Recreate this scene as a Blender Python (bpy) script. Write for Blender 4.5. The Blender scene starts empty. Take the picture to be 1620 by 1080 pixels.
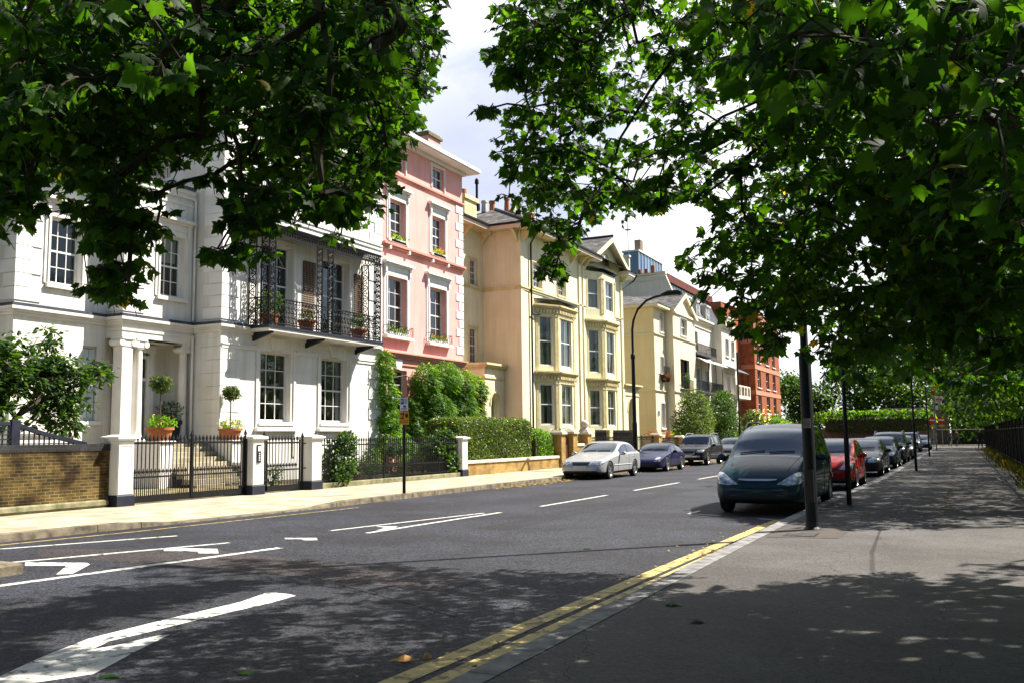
import bpy, bmesh, math, random
import numpy as np
from mathutils import Vector, Matrix
from mathutils.bvhtree import BVHTree
R = math.radians
random.seed(7); rng = np.random.default_rng(11)
SC = bpy.context.scene
COL = SC.collection

# ---------------------------------------------------------------- camera
EYE = Vector((0, 0, 1.6)); FPX = 1450.0; CX, CY = 810.0, 540.0
PITCH, YAW, ROLL = R(5.984), R(25.965), R(0.7)
_f = Vector((-math.sin(YAW)*math.cos(PITCH), math.cos(YAW)*math.cos(PITCH), math.sin(PITCH)))
_r = Vector((math.cos(YAW), math.sin(YAW), 0)); _u = _r.cross(_f)
CR = _r*math.cos(ROLL) - _u*math.sin(ROLL); CU = _r*math.sin(ROLL) + _u*math.cos(ROLL); CF = _f
cam_d = bpy.data.cameras.new('camera'); cam = bpy.data.objects.new('camera', cam_d); COL.objects.link(cam)
cam_d.sensor_width = 36; cam_d.lens = 36*FPX/1620; cam_d.clip_end = 5000; cam_d.clip_start = 0.05
m = Matrix((CR, CU, -CF)).transposed().to_4x4(); m.translation = EYE; cam.matrix_world = m
SC.camera = cam
def ray(px, py): return CF + CR*((px-CX)/FPX) - CU*((py-CY)/FPX)
def at_depth(px, py, d): return EYE + ray(px, py)*d

# ---------------------------------------------------------------- sky, sun, exposure
SUN = Vector((1.0, 1.05, 1.75)).normalized()
SC.view_settings.view_transform = 'Standard'; SC.view_settings.look = 'None'
SC.view_settings.gamma = 1; SC.view_settings.exposure = 1.3
W = bpy.data.worlds.new('World'); SC.world = W; W.use_nodes = True
nt = W.node_tree; nt.nodes.clear()
def nd(t, typ, **k):
    n = t.nodes.new(typ)
    for a, b in k.items(): setattr(n, a, b)
    return n
out = nd(nt, 'ShaderNodeOutputWorld'); bg = nd(nt, 'ShaderNodeBackground'); bg.inputs[1].default_value = 0.05
sky = nd(nt, 'ShaderNodeTexSky', sky_type='NISHITA'); sky.sun_disc = False
sky.sun_elevation = math.asin(SUN.z); sky.sun_rotation = math.atan2(SUN.x, SUN.y)
tc = nd(nt, 'ShaderNodeTexCoord'); mp = nd(nt, 'ShaderNodeMapping'); mp.inputs['Scale'].default_value = (1, 1, 2.2)
nz = nd(nt, 'ShaderNodeTexNoise'); nz.inputs['Scale'].default_value = 2.2; nz.inputs['Detail'].default_value = 7; nz.inputs['Roughness'].default_value = .55
rp = nd(nt, 'ShaderNodeValToRGB'); rp.color_ramp.elements[0].position = .22; rp.color_ramp.elements[1].position = .42
nz2 = nd(nt, 'ShaderNodeTexNoise'); nz2.inputs['Scale'].default_value = 4.0; nz2.inputs['Detail'].default_value = 5
rp2 = nd(nt, 'ShaderNodeValToRGB')
rp2.color_ramp.elements[0].position = .38; rp2.color_ramp.elements[0].color = (8.6, 9.0, 10.4, 1)
rp2.color_ramp.elements[1].position = .56; rp2.color_ramp.elements[1].color = (12.5, 12.6, 12.8, 1)
mx = nd(nt, 'ShaderNodeMix', data_type='RGBA')
L = nt.links.new
L(tc.outputs['Generated'], mp.inputs[0]); L(mp.outputs[0], nz.inputs['Vector']); L(mp.outputs[0], nz2.inputs['Vector'])
L(nz.outputs[0], rp.inputs[0]); L(nz2.outputs[0], rp2.inputs[0])
vd = nd(nt, 'ShaderNodeVectorMath', operation='DOT_PRODUCT'); vd.inputs[1].default_value = Vector((-.42, .88, .22)).normalized(); L(tc.outputs['Generated'], vd.inputs[0])
mr = nd(nt, 'ShaderNodeMapRange'); mr.inputs['From Min'].default_value = .70; mr.inputs['From Max'].default_value = .86; L(vd.outputs['Value'], mr.inputs[0])
mm_ = nd(nt, 'ShaderNodeMath', operation='MULTIPLY'); L(rp.outputs[0], mm_.inputs[0]); L(mr.outputs[0], mm_.inputs[1])
vg = nd(nt, 'ShaderNodeVectorMath', operation='DOT_PRODUCT'); vg.inputs[1].default_value = ray(762, 300).normalized(); L(tc.outputs['Generated'], vg.inputs[0])
mg = nd(nt, 'ShaderNodeMapRange'); mg.inputs['From Min'].default_value = .983; mg.inputs['From Max'].default_value = .998; L(vg.outputs['Value'], mg.inputs[0])
ng = nd(nt, 'ShaderNodeMath', operation='MULTIPLY_ADD'); ng.inputs[1].default_value = 1.6; ng.inputs[2].default_value = -.1; L(nz2.outputs[0], ng.inputs[0])
mq = nd(nt, 'ShaderNodeMath', operation='MULTIPLY'); mq.use_clamp = True; L(mg.outputs[0], mq.inputs[0]); L(ng.outputs[0], mq.inputs[1])
gx = nd(nt, 'ShaderNodeMix', data_type='RGBA'); gx.inputs[7].default_value = (4.0, 4.6, 6.8, 1); L(mq.outputs[0], gx.inputs[0]); L(rp2.outputs[0], gx.inputs[6])
L(mm_.outputs[0], mx.inputs[0]); L(sky.outputs[0], mx.inputs[6]); L(gx.outputs[2], mx.inputs[7])
L(mx.outputs[2], bg.inputs[0]); L(bg.outputs[0], out.inputs[0])
sun_d = bpy.data.lights.new('sun', 'SUN'); sun_d.energy = 5.0; sun_d.angle = R(.5); sun_d.color = (1, .94, .84)
sun = bpy.data.objects.new('sun', sun_d); COL.objects.link(sun); sun.location = (40, 40, 80)
sun.rotation_euler = SUN.to_track_quat('Z', 'Y').to_euler()
SC.cycles.max_bounces = 8; SC.cycles.transparent_max_bounces = 12; SC.cycles.diffuse_bounces = 2; SC.cycles.glossy_bounces = 3
SC.cycles.use_denoising = True; SC.cycles.sample_clamp_indirect = 6; SC.cycles.caustics_reflective = False; SC.cycles.caustics_refractive = False

# ---------------------------------------------------------------- materials
def mat(name, col=(.5, .5, .5), rough=.7, metal=0, spec=.4):
    m = bpy.data.materials.new(name); m.use_nodes = True
    b = m.node_tree.nodes['Principled BSDF']
    b.inputs['Base Color'].default_value = (*col, 1); b.inputs['Roughness'].default_value = rough
    b.inputs['Metallic'].default_value = metal; b.inputs['Specular IOR Level'].default_value = spec
    return m
def noisy(name, c1, c2, scale=3, rough=.8, detail=6, lo=.35, hi=.65, bump=0, bscale=None, spec=.3, stretch=None, extra=None):
    m = mat(name, c1, rough, 0, spec); t = m.node_tree; b = t.nodes['Principled BSDF']
    tc = nd(t, 'ShaderNodeTexCoord'); src = tc.outputs['Object']
    if stretch:
        mp = nd(t, 'ShaderNodeMapping'); mp.inputs['Scale'].default_value = stretch; t.links.new(src, mp.inputs[0]); src = mp.outputs[0]
    n = nd(t, 'ShaderNodeTexNoise'); n.inputs['Scale'].default_value = scale; n.inputs['Detail'].default_value = detail
    t.links.new(src, n.inputs['Vector'])
    r = nd(t, 'ShaderNodeValToRGB'); r.color_ramp.elements[0].position = lo; r.color_ramp.elements[1].position = hi
    r.color_ramp.elements[0].color = (*c1, 1); r.color_ramp.elements[1].color = (*c2, 1)
    t.links.new(n.outputs[0], r.inputs[0]); t.links.new(r.outputs[0], b.inputs['Base Color'])
    if bump:
        n2 = nd(t, 'ShaderNodeTexNoise'); n2.inputs['Scale'].default_value = bscale or scale*8; n2.inputs['Detail'].default_value = 4
        t.links.new(tc.outputs['Object'], n2.inputs['Vector'])
        bp = nd(t, 'ShaderNodeBump'); bp.inputs['Strength'].default_value = bump; bp.inputs['Distance'].default_value = .02
        t.links.new(n2.outputs[0], bp.inputs['Height']); t.links.new(bp.outputs[0], b.inputs['Normal'])
    return m
def tint(c, k): return tuple(min(1, x*k) for x in c)
def stucco(name, c, dirt=.82):
    # painted render: faint cloudiness, rain streaks and lined-out ashlar joints
    m = mat(name, c, .62, 0, .3); t = m.node_tree; b = t.nodes['Principled BSDF']; l = t.links.new
    tc = nd(t, 'ShaderNodeTexCoord')
    n = nd(t, 'ShaderNodeTexNoise'); n.inputs['Scale'].default_value = .9; n.inputs['Detail'].default_value = 8; l(tc.outputs['Object'], n.inputs['Vector'])
    mp = nd(t, 'ShaderNodeMapping'); mp.inputs['Scale'].default_value = (5, 5, .35); l(tc.outputs['Object'], mp.inputs[0])
    n2 = nd(t, 'ShaderNodeTexNoise'); n2.inputs['Scale'].default_value = 1.0; n2.inputs['Detail'].default_value = 6; l(mp.outputs[0], n2.inputs['Vector'])
    ma = nd(t, 'ShaderNodeMath', operation='MULTIPLY'); l(n.outputs[0], ma.inputs[0]); l(n2.outputs[0], ma.inputs[1])
    r = nd(t, 'ShaderNodeValToRGB'); r.color_ramp.elements[0].position = .13; r.color_ramp.elements[1].position = .34
    r.color_ramp.elements[0].color = (*[x*dirt*(1, .97, .92)[i] for i, x in enumerate(c)], 1); r.color_ramp.elements[1].color = (*c, 1)
    l(ma.outputs[0], r.inputs[0])
    sp = nd(t, 'ShaderNodeSeparateXYZ'); l(tc.outputs['Object'], sp.inputs[0])
    dv = nd(t, 'ShaderNodeMath', operation='MULTIPLY'); dv.inputs[1].default_value = 1/.42; l(sp.outputs[2], dv.inputs[0])
    fr = nd(t, 'ShaderNodeMath', operation='FRACT'); l(dv.outputs[0], fr.inputs[0])
    lt = nd(t, 'ShaderNodeMath', operation='LESS_THAN'); lt.inputs[1].default_value = .03; l(fr.outputs[0], lt.inputs[0])
    mx = nd(t, 'ShaderNodeMix', data_type='RGBA'); mx.inputs[7].default_value = (*[x*.86 for x in c], 1)
    mu = nd(t, 'ShaderNodeMath', operation='MULTIPLY'); mu.inputs[1].default_value = .55; l(lt.outputs[0], mu.inputs[0])
    l(mu.outputs[0], mx.inputs[0]); l(r.outputs[0], mx.inputs[6]); l(mx.outputs[2], b.inputs['Base Color'])
    bp = nd(t, 'ShaderNodeBump'); bp.inputs['Strength'].default_value = .15; bp.inputs['Distance'].default_value = .02
    n3 = nd(t, 'ShaderNodeTexNoise'); n3.inputs['Scale'].default_value = 14; l(tc.outputs['Object'], n3.inputs['Vector']); l(n3.outputs[0], bp.inputs['Height'])
    l(bp.outputs[0], b.inputs['Normal'])
    return m
def brick(name, c1, c2, mortar, bw=.225, bh=.075, plane='yz', dark=None):
    m = mat(name, c1, .85, 0, .2); t = m.node_tree; b = t.nodes['Principled BSDF']; l = t.links.new
    tc = nd(t, 'ShaderNodeTexCoord'); sp = nd(t, 'ShaderNodeSeparateXYZ'); l(tc.outputs['Object'], sp.inputs[0])
    ad = nd(t, 'ShaderNodeMath', operation='ADD'); l(sp.outputs[0], ad.inputs[0]); l(sp.outputs[1], ad.inputs[1])
    cb = nd(t, 'ShaderNodeCombineXYZ'); l(ad.outputs[0], cb.inputs[0]); l(sp.outputs[2], cb.inputs[1])
    bt = nd(t, 'ShaderNodeTexBrick'); bt.inputs['Scale'].default_value = 1; bt.inputs['Brick Width'].default_value = bw; bt.inputs['Row Height'].default_value = bh
    bt.inputs['Mortar Size'].default_value = .007; bt.inputs['Bias'].default_value = -.1
    bt.inputs['Color1'].default_value = (*c1, 1); bt.inputs['Color2'].default_value = (*c2, 1); bt.inputs['Mortar'].default_value = (*mortar, 1)
    l(cb.outputs[0], bt.inputs['Vector'])
    n = nd(t, 'ShaderNodeTexNoise'); n.inputs['Scale'].default_value = 1.7; n.inputs['Detail'].default_value = 8; l(tc.outputs['Object'], n.inputs['Vector'])
    r = nd(t, 'ShaderNodeValToRGB'); r.color_ramp.elements[0].position = .40; r.color_ramp.elements[1].position = .66
    d = dark or (.45, .42, .38)
    r.color_ramp.elements[0].color = (*d, 1); r.color_ramp.elements[1].color = (1, 1, 1, 1)
    mx = nd(t, 'ShaderNodeMix', data_type='RGBA', blend_type='MULTIPLY'); mx.inputs[0].default_value = 1
    l(n.outputs[0], r.inputs[0]); l(bt.outputs[0], mx.inputs[6]); l(r.outputs[0], mx.inputs[7]); l(mx.outputs[2], b.inputs['Base Color'])
    bp = nd(t, 'ShaderNodeBump'); bp.inputs['Strength'].default_value = .5; bp.inputs['Distance'].default_value = .01; bp.invert = True
    l(bt.outputs['Fac'], bp.inputs['Height']); l(bp.outputs[0], b.inputs['Normal'])
    return m
def glass(name, tintc=(.02, .025, .03), mixlo=.12):
    # window pane: see-through with mirror reflections that grow at grazing angles
    m = bpy.data.materials.new(name); m.use_nodes = True; t = m.node_tree; t.nodes.clear(); l = t.links.new
    o = nd(t, 'ShaderNodeOutputMaterial'); ms = nd(t, 'ShaderNodeMixShader'); tr = nd(t, 'ShaderNodeBsdfTransparent'); gl = nd(t, 'ShaderNodeBsdfGlossy')
    tr.inputs[0].default_value = (*tintc, 1); gl.inputs['Roughness'].default_value = .03; gl.inputs['Color'].default_value = (.9, .95, 1, 1)
    lw = nd(t, 'ShaderNodeLayerWeight'); lw.inputs[0].default_value = .5
    pw = nd(t, 'ShaderNodeMath', operation='POWER'); pw.inputs[1].default_value = 3; l(lw.outputs['Facing'], pw.inputs[0])
    mr = nd(t, 'ShaderNodeMapRange'); mr.inputs['To Min'].default_value = mixlo; mr.inputs['To Max'].default_value = .9; l(pw.outputs[0], mr.inputs[0])
    n = nd(t, 'ShaderNodeTexNoise'); n.inputs['Scale'].default_value = 1.3; tc = nd(t, 'ShaderNodeTexCoord'); l(tc.outputs['Object'], n.inputs['Vector'])
    bp = nd(t, 'ShaderNodeBump'); bp.inputs['Strength'].default_value = .12; bp.inputs['Distance'].default_value = .05; l(n.outputs[0], bp.inputs['Height']); l(bp.outputs[0], gl.inputs['Normal'])
    l(mr.outputs[0], ms.inputs[0]); l(tr.outputs[0], ms.inputs[1]); l(gl.outputs[0], ms.inputs[2]); l(ms.outputs[0], o.inputs[0])
    return m
def leafmat(name, cols, trans=.45, rough=.45):
    # leaves: each leaf has its own tone (attribute 'tone'), reflects and lets light through
    m = bpy.data.materials.new(name); m.use_nodes = True; t = m.node_tree; t.nodes.clear(); l = t.links.new
    o = nd(t, 'ShaderNodeOutputMaterial'); at = nd(t, 'ShaderNodeAttribute'); at.attribute_name = 'tone'
    r = nd(t, 'ShaderNodeValToRGB'); e = r.color_ramp.elements
    while len(e) < len(cols): e.new(.5)
    for i, (p, c) in enumerate(cols): e[i].position = p; e[i].color = (*c, 1)
    l(at.outputs['Fac'], r.inputs[0])
    p = nd(t, 'ShaderNodeBsdfPrincipled'); p.inputs['Roughness'].default_value = rough; p.inputs['Specular IOR Level'].default_value = .16
    l(r.outputs[0], p.inputs['Base Color'])
    g = nd(t, 'ShaderNodeMix', data_type='RGBA', blend_type='MULTIPLY'); g.inputs[0].default_value = 1; g.inputs[7].default_value = (7.6, 7.0, 1.1, 1)
    l(r.outputs[0], g.inputs[6]); tl = nd(t, 'ShaderNodeBsdfTranslucent'); l(g.outputs[2], tl.inputs[0])
    ms = nd(t, 'ShaderNodeMixShader'); ms.inputs[0].default_value = trans
    l(p.outputs[0], ms.inputs[1]); l(tl.outputs[0], ms.inputs[2]); l(ms.outputs[0], o.inputs[0])
    return m
M = {}
M['white'] = stucco('white_stucco', (.81, .79, .74), .82); M['whitetrim'] = noisy('white_trim', (.80, .77, .72), (.70, .66, .60), 1.5, .55)
M['pink'] = stucco('pink_stucco', (.85, .42, .385), .86); M['pinktrim'] = noisy('pink_trim', (.70, .29, .22), (.62, .26, .2), 2, .6)
M['brightwhite'] = noisy('bright_white_paint', (.84, .83, .81), (.74, .72, .69), 1.2, .5)
M['cream'] = stucco('cream_stucco', (.82, .77, .53), .86); M['creamtrim'] = noisy('cream_trim', (.72, .63, .36), (.58, .49, .24), 2.5, .6)
M['creamside'] = stucco('cream_side_stucco', (.84, .76, .52), .88)  # side wall's copy of the cream, tone lifted because that face stands in shade
M['pale'] = stucco('pale_cream_stucco', (.79, .70, .50), .92); M['yellowside'] = stucco('pale_yellow_stucco', (.80, .64, .36), .93)
M['terrace'] = stucco('ivory_stucco', (.76, .70, .60), .88)
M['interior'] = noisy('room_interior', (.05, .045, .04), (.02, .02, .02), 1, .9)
M['glass'] = glass('window_glass', (.55, .6, .58), .06); M['sash'] = noisy('sash_paint', (.80, .79, .76), (.70, .69, .66), 3, .4)
M['curtain'] = noisy('curtain_cloth', (.72, .70, .66), (.55, .53, .5), 4, .9, stretch=(6, 6, .4))
M['slate'] = brick('slate_roof', (.15, .15, .16), (.24, .23, .22), (.07, .07, .07), .3, .16)
M['lead'] = noisy('lead_flashing', (.035, .04, .055), (.07, .075, .09), 3, .5)
M['black'] = noisy('black_iron_paint', (.005, .0055, .007), (.010, .011, .013), 9, .45, spec=.22)
M['navy'] = noisy('dark_navy_paint', (.012, .016, .03), (.02, .024, .04), 6, .5)
M['stock'] = brick('yellow_stock_brick', (.165, .105, .025), (.048, .034, .017), (.27, .22, .10), .215, .070, dark=(.17, .14, .11))
M['blackbrick'] = brick('black_brick_coping', (.028, .028, .034), (.045, .045, .05), (.06, .06, .06), .08, .3)
M['goldbrick'] = brick('golden_brick', (.46, .30, .09), (.34, .20, .06), (.42, .34, .18), dark=(.6, .55, .45))
M['redbrick'] = brick('red_brick', (.44, .125, .05), (.36, .095, .036), (.38, .2, .12), dark=(.75, .7, .65))
M['pinkband'] = noisy('pink_stone_band', (.58, .27, .17), (.52, .22, .14), 2)
M['stone'] = noisy('weathered_stone', (.42, .37, .26), (.28, .24, .16), 3, .85, bump=.4)
M['moss'] = noisy('mossy_stone', (.30, .27, .17), (.13, .13, .06), 4, .9, bump=.5)
M['coping'] = noisy('pale_coping', (.66, .60, .50), (.5, .45, .36), 3, .8)
M['terracotta'] = noisy('terracotta', (.42, .15, .06), (.32, .11, .045), 5, .75)
M['bark'] = noisy('bark', (.055, .045, .032), (.14, .12, .085), 5, .9, bump=.6)
M['twig'] = noisy('twig_bark', (.03, .024, .016), (.06, .05, .03), 8, .9)
M['trellis'] = noisy('brown_trellis', (.10, .055, .03), (.14, .085, .05), 6)
M['soil'] = noisy('soil', (.045, .035, .02), (.09, .07, .04), 4, .95, bump=.6)
M['leaf_plane'] = leafmat('plane_leaf', [(0, (.006, .019, .004)), (.5, (.013, .040, .007)), (.993, (.030, .078, .011)), (.998, (.13, .15, .02)), (1, (.26, .15, .02))], .36, .6)
M['leaf_dark'] = leafmat('laurel_leaf', [(0, (.010, .028, .008)), (1, (.036, .075, .02))], .25, .35)
M['leaf_hedge'] = leafmat('clipped_hedge_leaf', [(0, (.018, .038, .010)), (.7, (.05, .085, .022)), (1, (.10, .13, .04))], .25, .3)
M['leaf_bright'] = leafmat('bright_leaf', [(0, (.020, .060, .008)), (.7, (.050, .115, .014)), (1, (.12, .18, .025))], .35)
M['leaf_olive'] = leafmat('olive_leaf', [(0, (.016, .034, .013)), (1, (.052, .078, .036))], .3)
M['leaf_far'] = leafmat('far_leaf', [(0, (.010, .030, .007)), (.6, (.022, .055, .010)), (1, (.05, .095, .017))], .22)
M['petal'] = leafmat('petal', [(0, (.6, .1, .05)), (.5, (.7, .35, .12)), (1, (.75, .7, .65))], .3)
M['petal_rust'] = leafmat('rust_flower', [(0, (.10, .03, .012)), (1, (.22, .08, .025))], .15)
M['drygrass'] = leafmat('dry_grass', [(0, (.015, .03, .007)), (.6, (.035, .04, .010)), (1, (.10, .065, .022))], .2)

# ---------------------------------------------------------------- building blocks
def wloc(o):
    v = Vector((0, 0, 0))
    while o is not None: v += o.location; o = o.parent
    return v
def tag(o, label=None, cat=None, group=None, kind=None, category=None):
    cat = cat or category
    for k, v in (('label', label), ('category', cat), ('group', group), ('kind', kind)):
        if v: o[k] = v
    return o
def thing(name, label, cat, loc=(0, 0, 0), group=None):
    o = bpy.data.objects.new(name, None); COL.objects.link(o); o.location = loc; o.empty_display_size = .3
    return tag(o, label, cat, group)
def place(T, v): return v if T is None else T(v)
def plane(origin, u, n):
    # local frame of a facade: u along the wall, n outward, v up
    o = Vector(origin); u = Vector(u); n = Vector(n)
    return lambda p: (o.x+u.x*p[0]+n.x*p[1], o.y+u.y*p[0]+n.y*p[1], o.z+p[2])
class MB:
    def __init__(s, T=None): s.v = []; s.f = []; s.m = []; s.T = T; s.i = 0
    def add(s, vs, fs):
        k = len(s.v); s.v += [place(s.T, v) for v in vs]; s.f += [tuple(k+i for i in f) for f in fs]; s.m += [s.i]*len(fs); return s
    def box(s, a0, a1, b0, b1, c0, c1):
        return s.add([(a, b, c) for a in (a0, a1) for b in (b0, b1) for c in (c0, c1)],
                     [(0, 1, 3, 2), (4, 6, 7, 5), (0, 4, 5, 1), (2, 3, 7, 6), (0, 2, 6, 4), (1, 5, 7, 3)])
    def bev(s, a0, a1, b0, b1, c0, c1, r):
        # box with a chamfered top edge
        k = [(a0, b0), (a1, b0), (a1, b1), (a0, b1)]; q = [(a0+r, b0+r), (a1-r, b0+r), (a1-r, b1-r), (a0+r, b1-r)]
        v = [(x, y, c0) for x, y in k]+[(x, y, c1-r) for x, y in k]+[(x, y, c1) for x, y in q]
        f = [(3, 2, 1, 0), (8, 9, 10, 11)]
        for j in range(4): f += [(j, (j+1) % 4, 4+(j+1) % 4, 4+j), (4+j, 4+(j+1) % 4, 8+(j+1) % 4, 8+j)]
        return s.add(v, f)
    def frustum(s, cx, cy, z0, z1, a0, b0, a1, b1):
        v = [(cx+x*a0, cy+y*b0, z0) for x, y in ((-1, -1), (1, -1), (1, 1), (-1, 1))]+[(cx+x*a1, cy+y*b1, z1) for x, y in ((-1, -1), (1, -1), (1, 1), (-1, 1))]
        return s.add(v, [(3, 2, 1, 0), (4, 5, 6, 7)]+[(j, (j+1) % 4, 4+(j+1) % 4, 4+j) for j in range(4)])
    def prism(s, poly, n0, n1):
        # polygon in (u, v) pushed along n
        k = len(poly); v = [(u, n0, w) for u, w in poly]+[(u, n1, w) for u, w in poly]
        return s.add(v, [tuple(range(k-1, -1, -1)), tuple(range(k, 2*k))]+[(j, (j+1) % k, k+(j+1) % k, k+j) for j in range(k)])
    def slab(s, poly, z0, z1):
        k = len(poly); v = [(x, y, z0) for x, y in poly]+[(x, y, z1) for x, y in poly]
        return s.add(v, [tuple(range(k-1, -1, -1)), tuple(range(k, 2*k))]+[(j, (j+1) % k, k+(j+1) % k, k+j) for j in range(k)])
    def quad(s, *v): return s.add(list(v), [tuple(range(len(v)))])
    def tube(s, pts, r, n=6, cap=True):
        P = [Vector(p) for p in pts]; rs = r if hasattr(r, '__len__') else [r]*len(P); vs = []; fs = []
        for i, p in enumerate(P):
            d = (P[min(i+1, len(P)-1)]-P[max(i-1, 0)])
            d = d.normalized() if d.length > 1e-9 else Vector((0, 0, 1))
            a = d.cross(Vector((0, 0, 1)) if abs(d.z) < .95 else Vector((0, 1, 0))).normalized(); b = a.cross(d)
            for k in range(n):
                t = 2*math.pi*k/n; vs.append(tuple(p+(a*math.cos(t)+b*math.sin(t))*rs[i]))
        for i in range(len(P)-1):
            for k in range(n): fs.append((i*n+k, i*n+(k+1) % n, (i+1)*n+(k+1) % n, (i+1)*n+k))
        if cap: fs += [tuple(range(n-1, -1, -1)), tuple(range((len(P)-1)*n, len(P)*n))]
        return s.add(vs, fs)
    def lathe(s, cx, cy, prof, n=14):
        vs = []; fs = []
        for r, z in prof:
            for k in range(n): t = 2*math.pi*k/n; vs.append((cx+r*math.cos(t), cy+r*math.sin(t), z))
        for i in range(len(prof)-1):
            for k in range(n): fs.append((i*n+k, i*n+(k+1) % n, (i+1)*n+(k+1) % n, (i+1)*n+k))
        fs += [tuple(range(n-1, -1, -1)), tuple(range((len(prof)-1)*n, len(prof)*n))]
        return s.add(vs, fs)
    def build(s, name, mats, parent=None, smooth=False, origin=None, bevel=0, **tg):
        me = bpy.data.meshes.new(name); o = bpy.data.objects.new(name, me); COL.objects.link(o)
        off = Vector(origin) if origin is not None else Vector((0, 0, 0))
        if parent is not None: off = wloc(parent); o.parent = parent
        else: o.location = off
        me.from_pydata([(x-off.x, y-off.y, z-off.z) for x, y, z in s.v], [], s.f)
        for mm in (mats if isinstance(mats, (list, tuple)) else [mats]): me.materials.append(M[mm] if isinstance(mm, str) else mm)
        me.polygons.foreach_set('material_index', s.m)
        bm = bmesh.new(); bm.from_mesh(me); bmesh.ops.recalc_face_normals(bm, faces=bm.faces); bm.to_mesh(me); bm.free()
        if smooth: me.polygons.foreach_set('use_smooth', [True]*len(me.polygons))
        if smooth == 'auto': me.set_sharp_from_angle(angle=R(40))
        if bevel:
            b = o.modifiers.new('bevel', 'BEVEL'); b.width = bevel; b.segments = 2; b.limit_method = 'ANGLE'
        me.update(); tag(o, **tg); return o
def copy_tree(o, parent=None, name=None):
    c = o.copy(); COL.objects.link(c); c.parent = parent
    for ch in list(o.children): copy_tree(ch, c)
    return c

# ---------------------------------------------------------------- foliage
def leaf_plane_template():
    half = [(0, .02), (.14, -.05), (.30, .02), (.40, .16), (.30, .22), (.46, .30), (.62, .52), (.45, .48), (.33, .52), (.30, .66), (.20, .64), (.12, .80), (0, 1.0)]
    pts = half+[(-x, y) for x, y in half[-2:0:-1]]
    v = [(0, .36)]+pts
    vv = [(x, y, -.22*abs(x)-.22*(y-.3)**2+(.05 if i == 0 else 0)) for i, (x, y) in enumerate(v)]
    n = len(pts); f = [(0, 1+i, 1+(i+1) % n) for i in range(n)]
    return np.array(vv), np.array(f)
def leaf_simple_template(w=.32):
    v = [(0, 0, 0), (w, .38, -.10), (.22*w/.32, .75, -.13), (0, 1, -.12), (-.22*w/.32, .75, -.13), (-w, .38, -.10), (0, .45, .02)]
    return np.array(v), np.array([(0, 1, 6), (1, 2, 6), (2, 3, 6), (3, 4, 6), (4, 5, 6), (5, 0, 6)])
def leaf_tiny_template(w=.3):
    return np.array([(0, 0, 0), (w, .5, -.08), (0, 1, 0), (-w, .5, -.08)]), np.array([(0, 1, 2), (0, 2, 3)])
T_PLANE, T_SIMPLE, T_TINY = leaf_plane_template(), leaf_simple_template(), leaf_tiny_template()
def norm(a): return a/np.maximum(np.linalg.norm(a, axis=1, keepdims=True), 1e-9)
def leaf_mesh(name, pos, dirs, nrm, size, tone, template, material, parent=None, origin=None, **tg):
    tv, tf = template; N = len(pos); pos = np.asarray(pos); d = norm(np.asarray(dirs)); n = np.asarray(nrm)
    n = norm(n-(n*d).sum(1, keepdims=True)*d+1e-6); x = np.cross(d, n)
    size = np.asarray(size).reshape(-1, 1, 1)
    V = pos[:, None, :]+size*(tv[None, :, 0:1]*x[:, None, :]+tv[None, :, 1:2]*d[:, None, :]+tv[None, :, 2:3]*n[:, None, :])
    off = wloc(parent) if parent is not None else Vector(origin or (0, 0, 0))
    V = V.reshape(-1, 3)-np.array(off)
    Fc = (tf[None]+(np.arange(N)*len(tv))[:, None, None]).reshape(-1, 3)
    me = bpy.data.meshes.new(name)
    me.vertices.add(len(V)); me.vertices.foreach_set('co', V.astype(np.float32).ravel())
    me.loops.add(Fc.size); me.loops.foreach_set('vertex_index', Fc.astype(np.int32).ravel())
    me.polygons.add(len(Fc)); me.polygons.foreach_set('loop_start', np.arange(0, Fc.size, 3, dtype=np.int32))
    me.materials.append(M[material] if isinstance(material, str) else material)
    a = me.attributes.new('tone', 'FLOAT', 'POINT'); a.data.foreach_set('value', np.repeat(np.asarray(tone), len(tv)).astype(np.float32))
    me.update(calc_edges=True); me.validate()
    o = bpy.data.objects.new(name, me); COL.objects.link(o)
    if parent is not None: o.parent = parent
    else: o.location = off
    return tag(o, **tg)
def rnd(n, a=0, b=1): return rng.uniform(a, b, n)
def blob_leaves(center, rad, n, size, shell=.55, lump=.25, flat=.0, up=.35):
    # leaves through a lumpy ellipsoid, denser towards its outside
    c = np.array(center); rad = np.array(rad)
    d = norm(rng.normal(size=(n, 3)))
    k = norm(rng.normal(size=(9, 3))); bump = np.max(d@k.T, axis=1)
    r = (1-lump)+lump*2*(bump-.62)
    t = shell+(1-shell)*rng.uniform(0, 1, n)**.6
    p = c+d*rad*(r*t)[:, None]
    nr = norm(d+rng.normal(size=(n, 3))*.6+np.array([0, 0, up]))
    dr = norm(np.cross(nr, rng.normal(size=(n, 3)))+d*.5+np.array([0, 0, -flat]))
    return p, dr, nr, size*rnd(n, .7, 1.25), rng.uniform(0, 1, n)
def join_leaves(ls): return [np.concatenate([l[i] for l in ls]) for i in range(5)]
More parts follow.
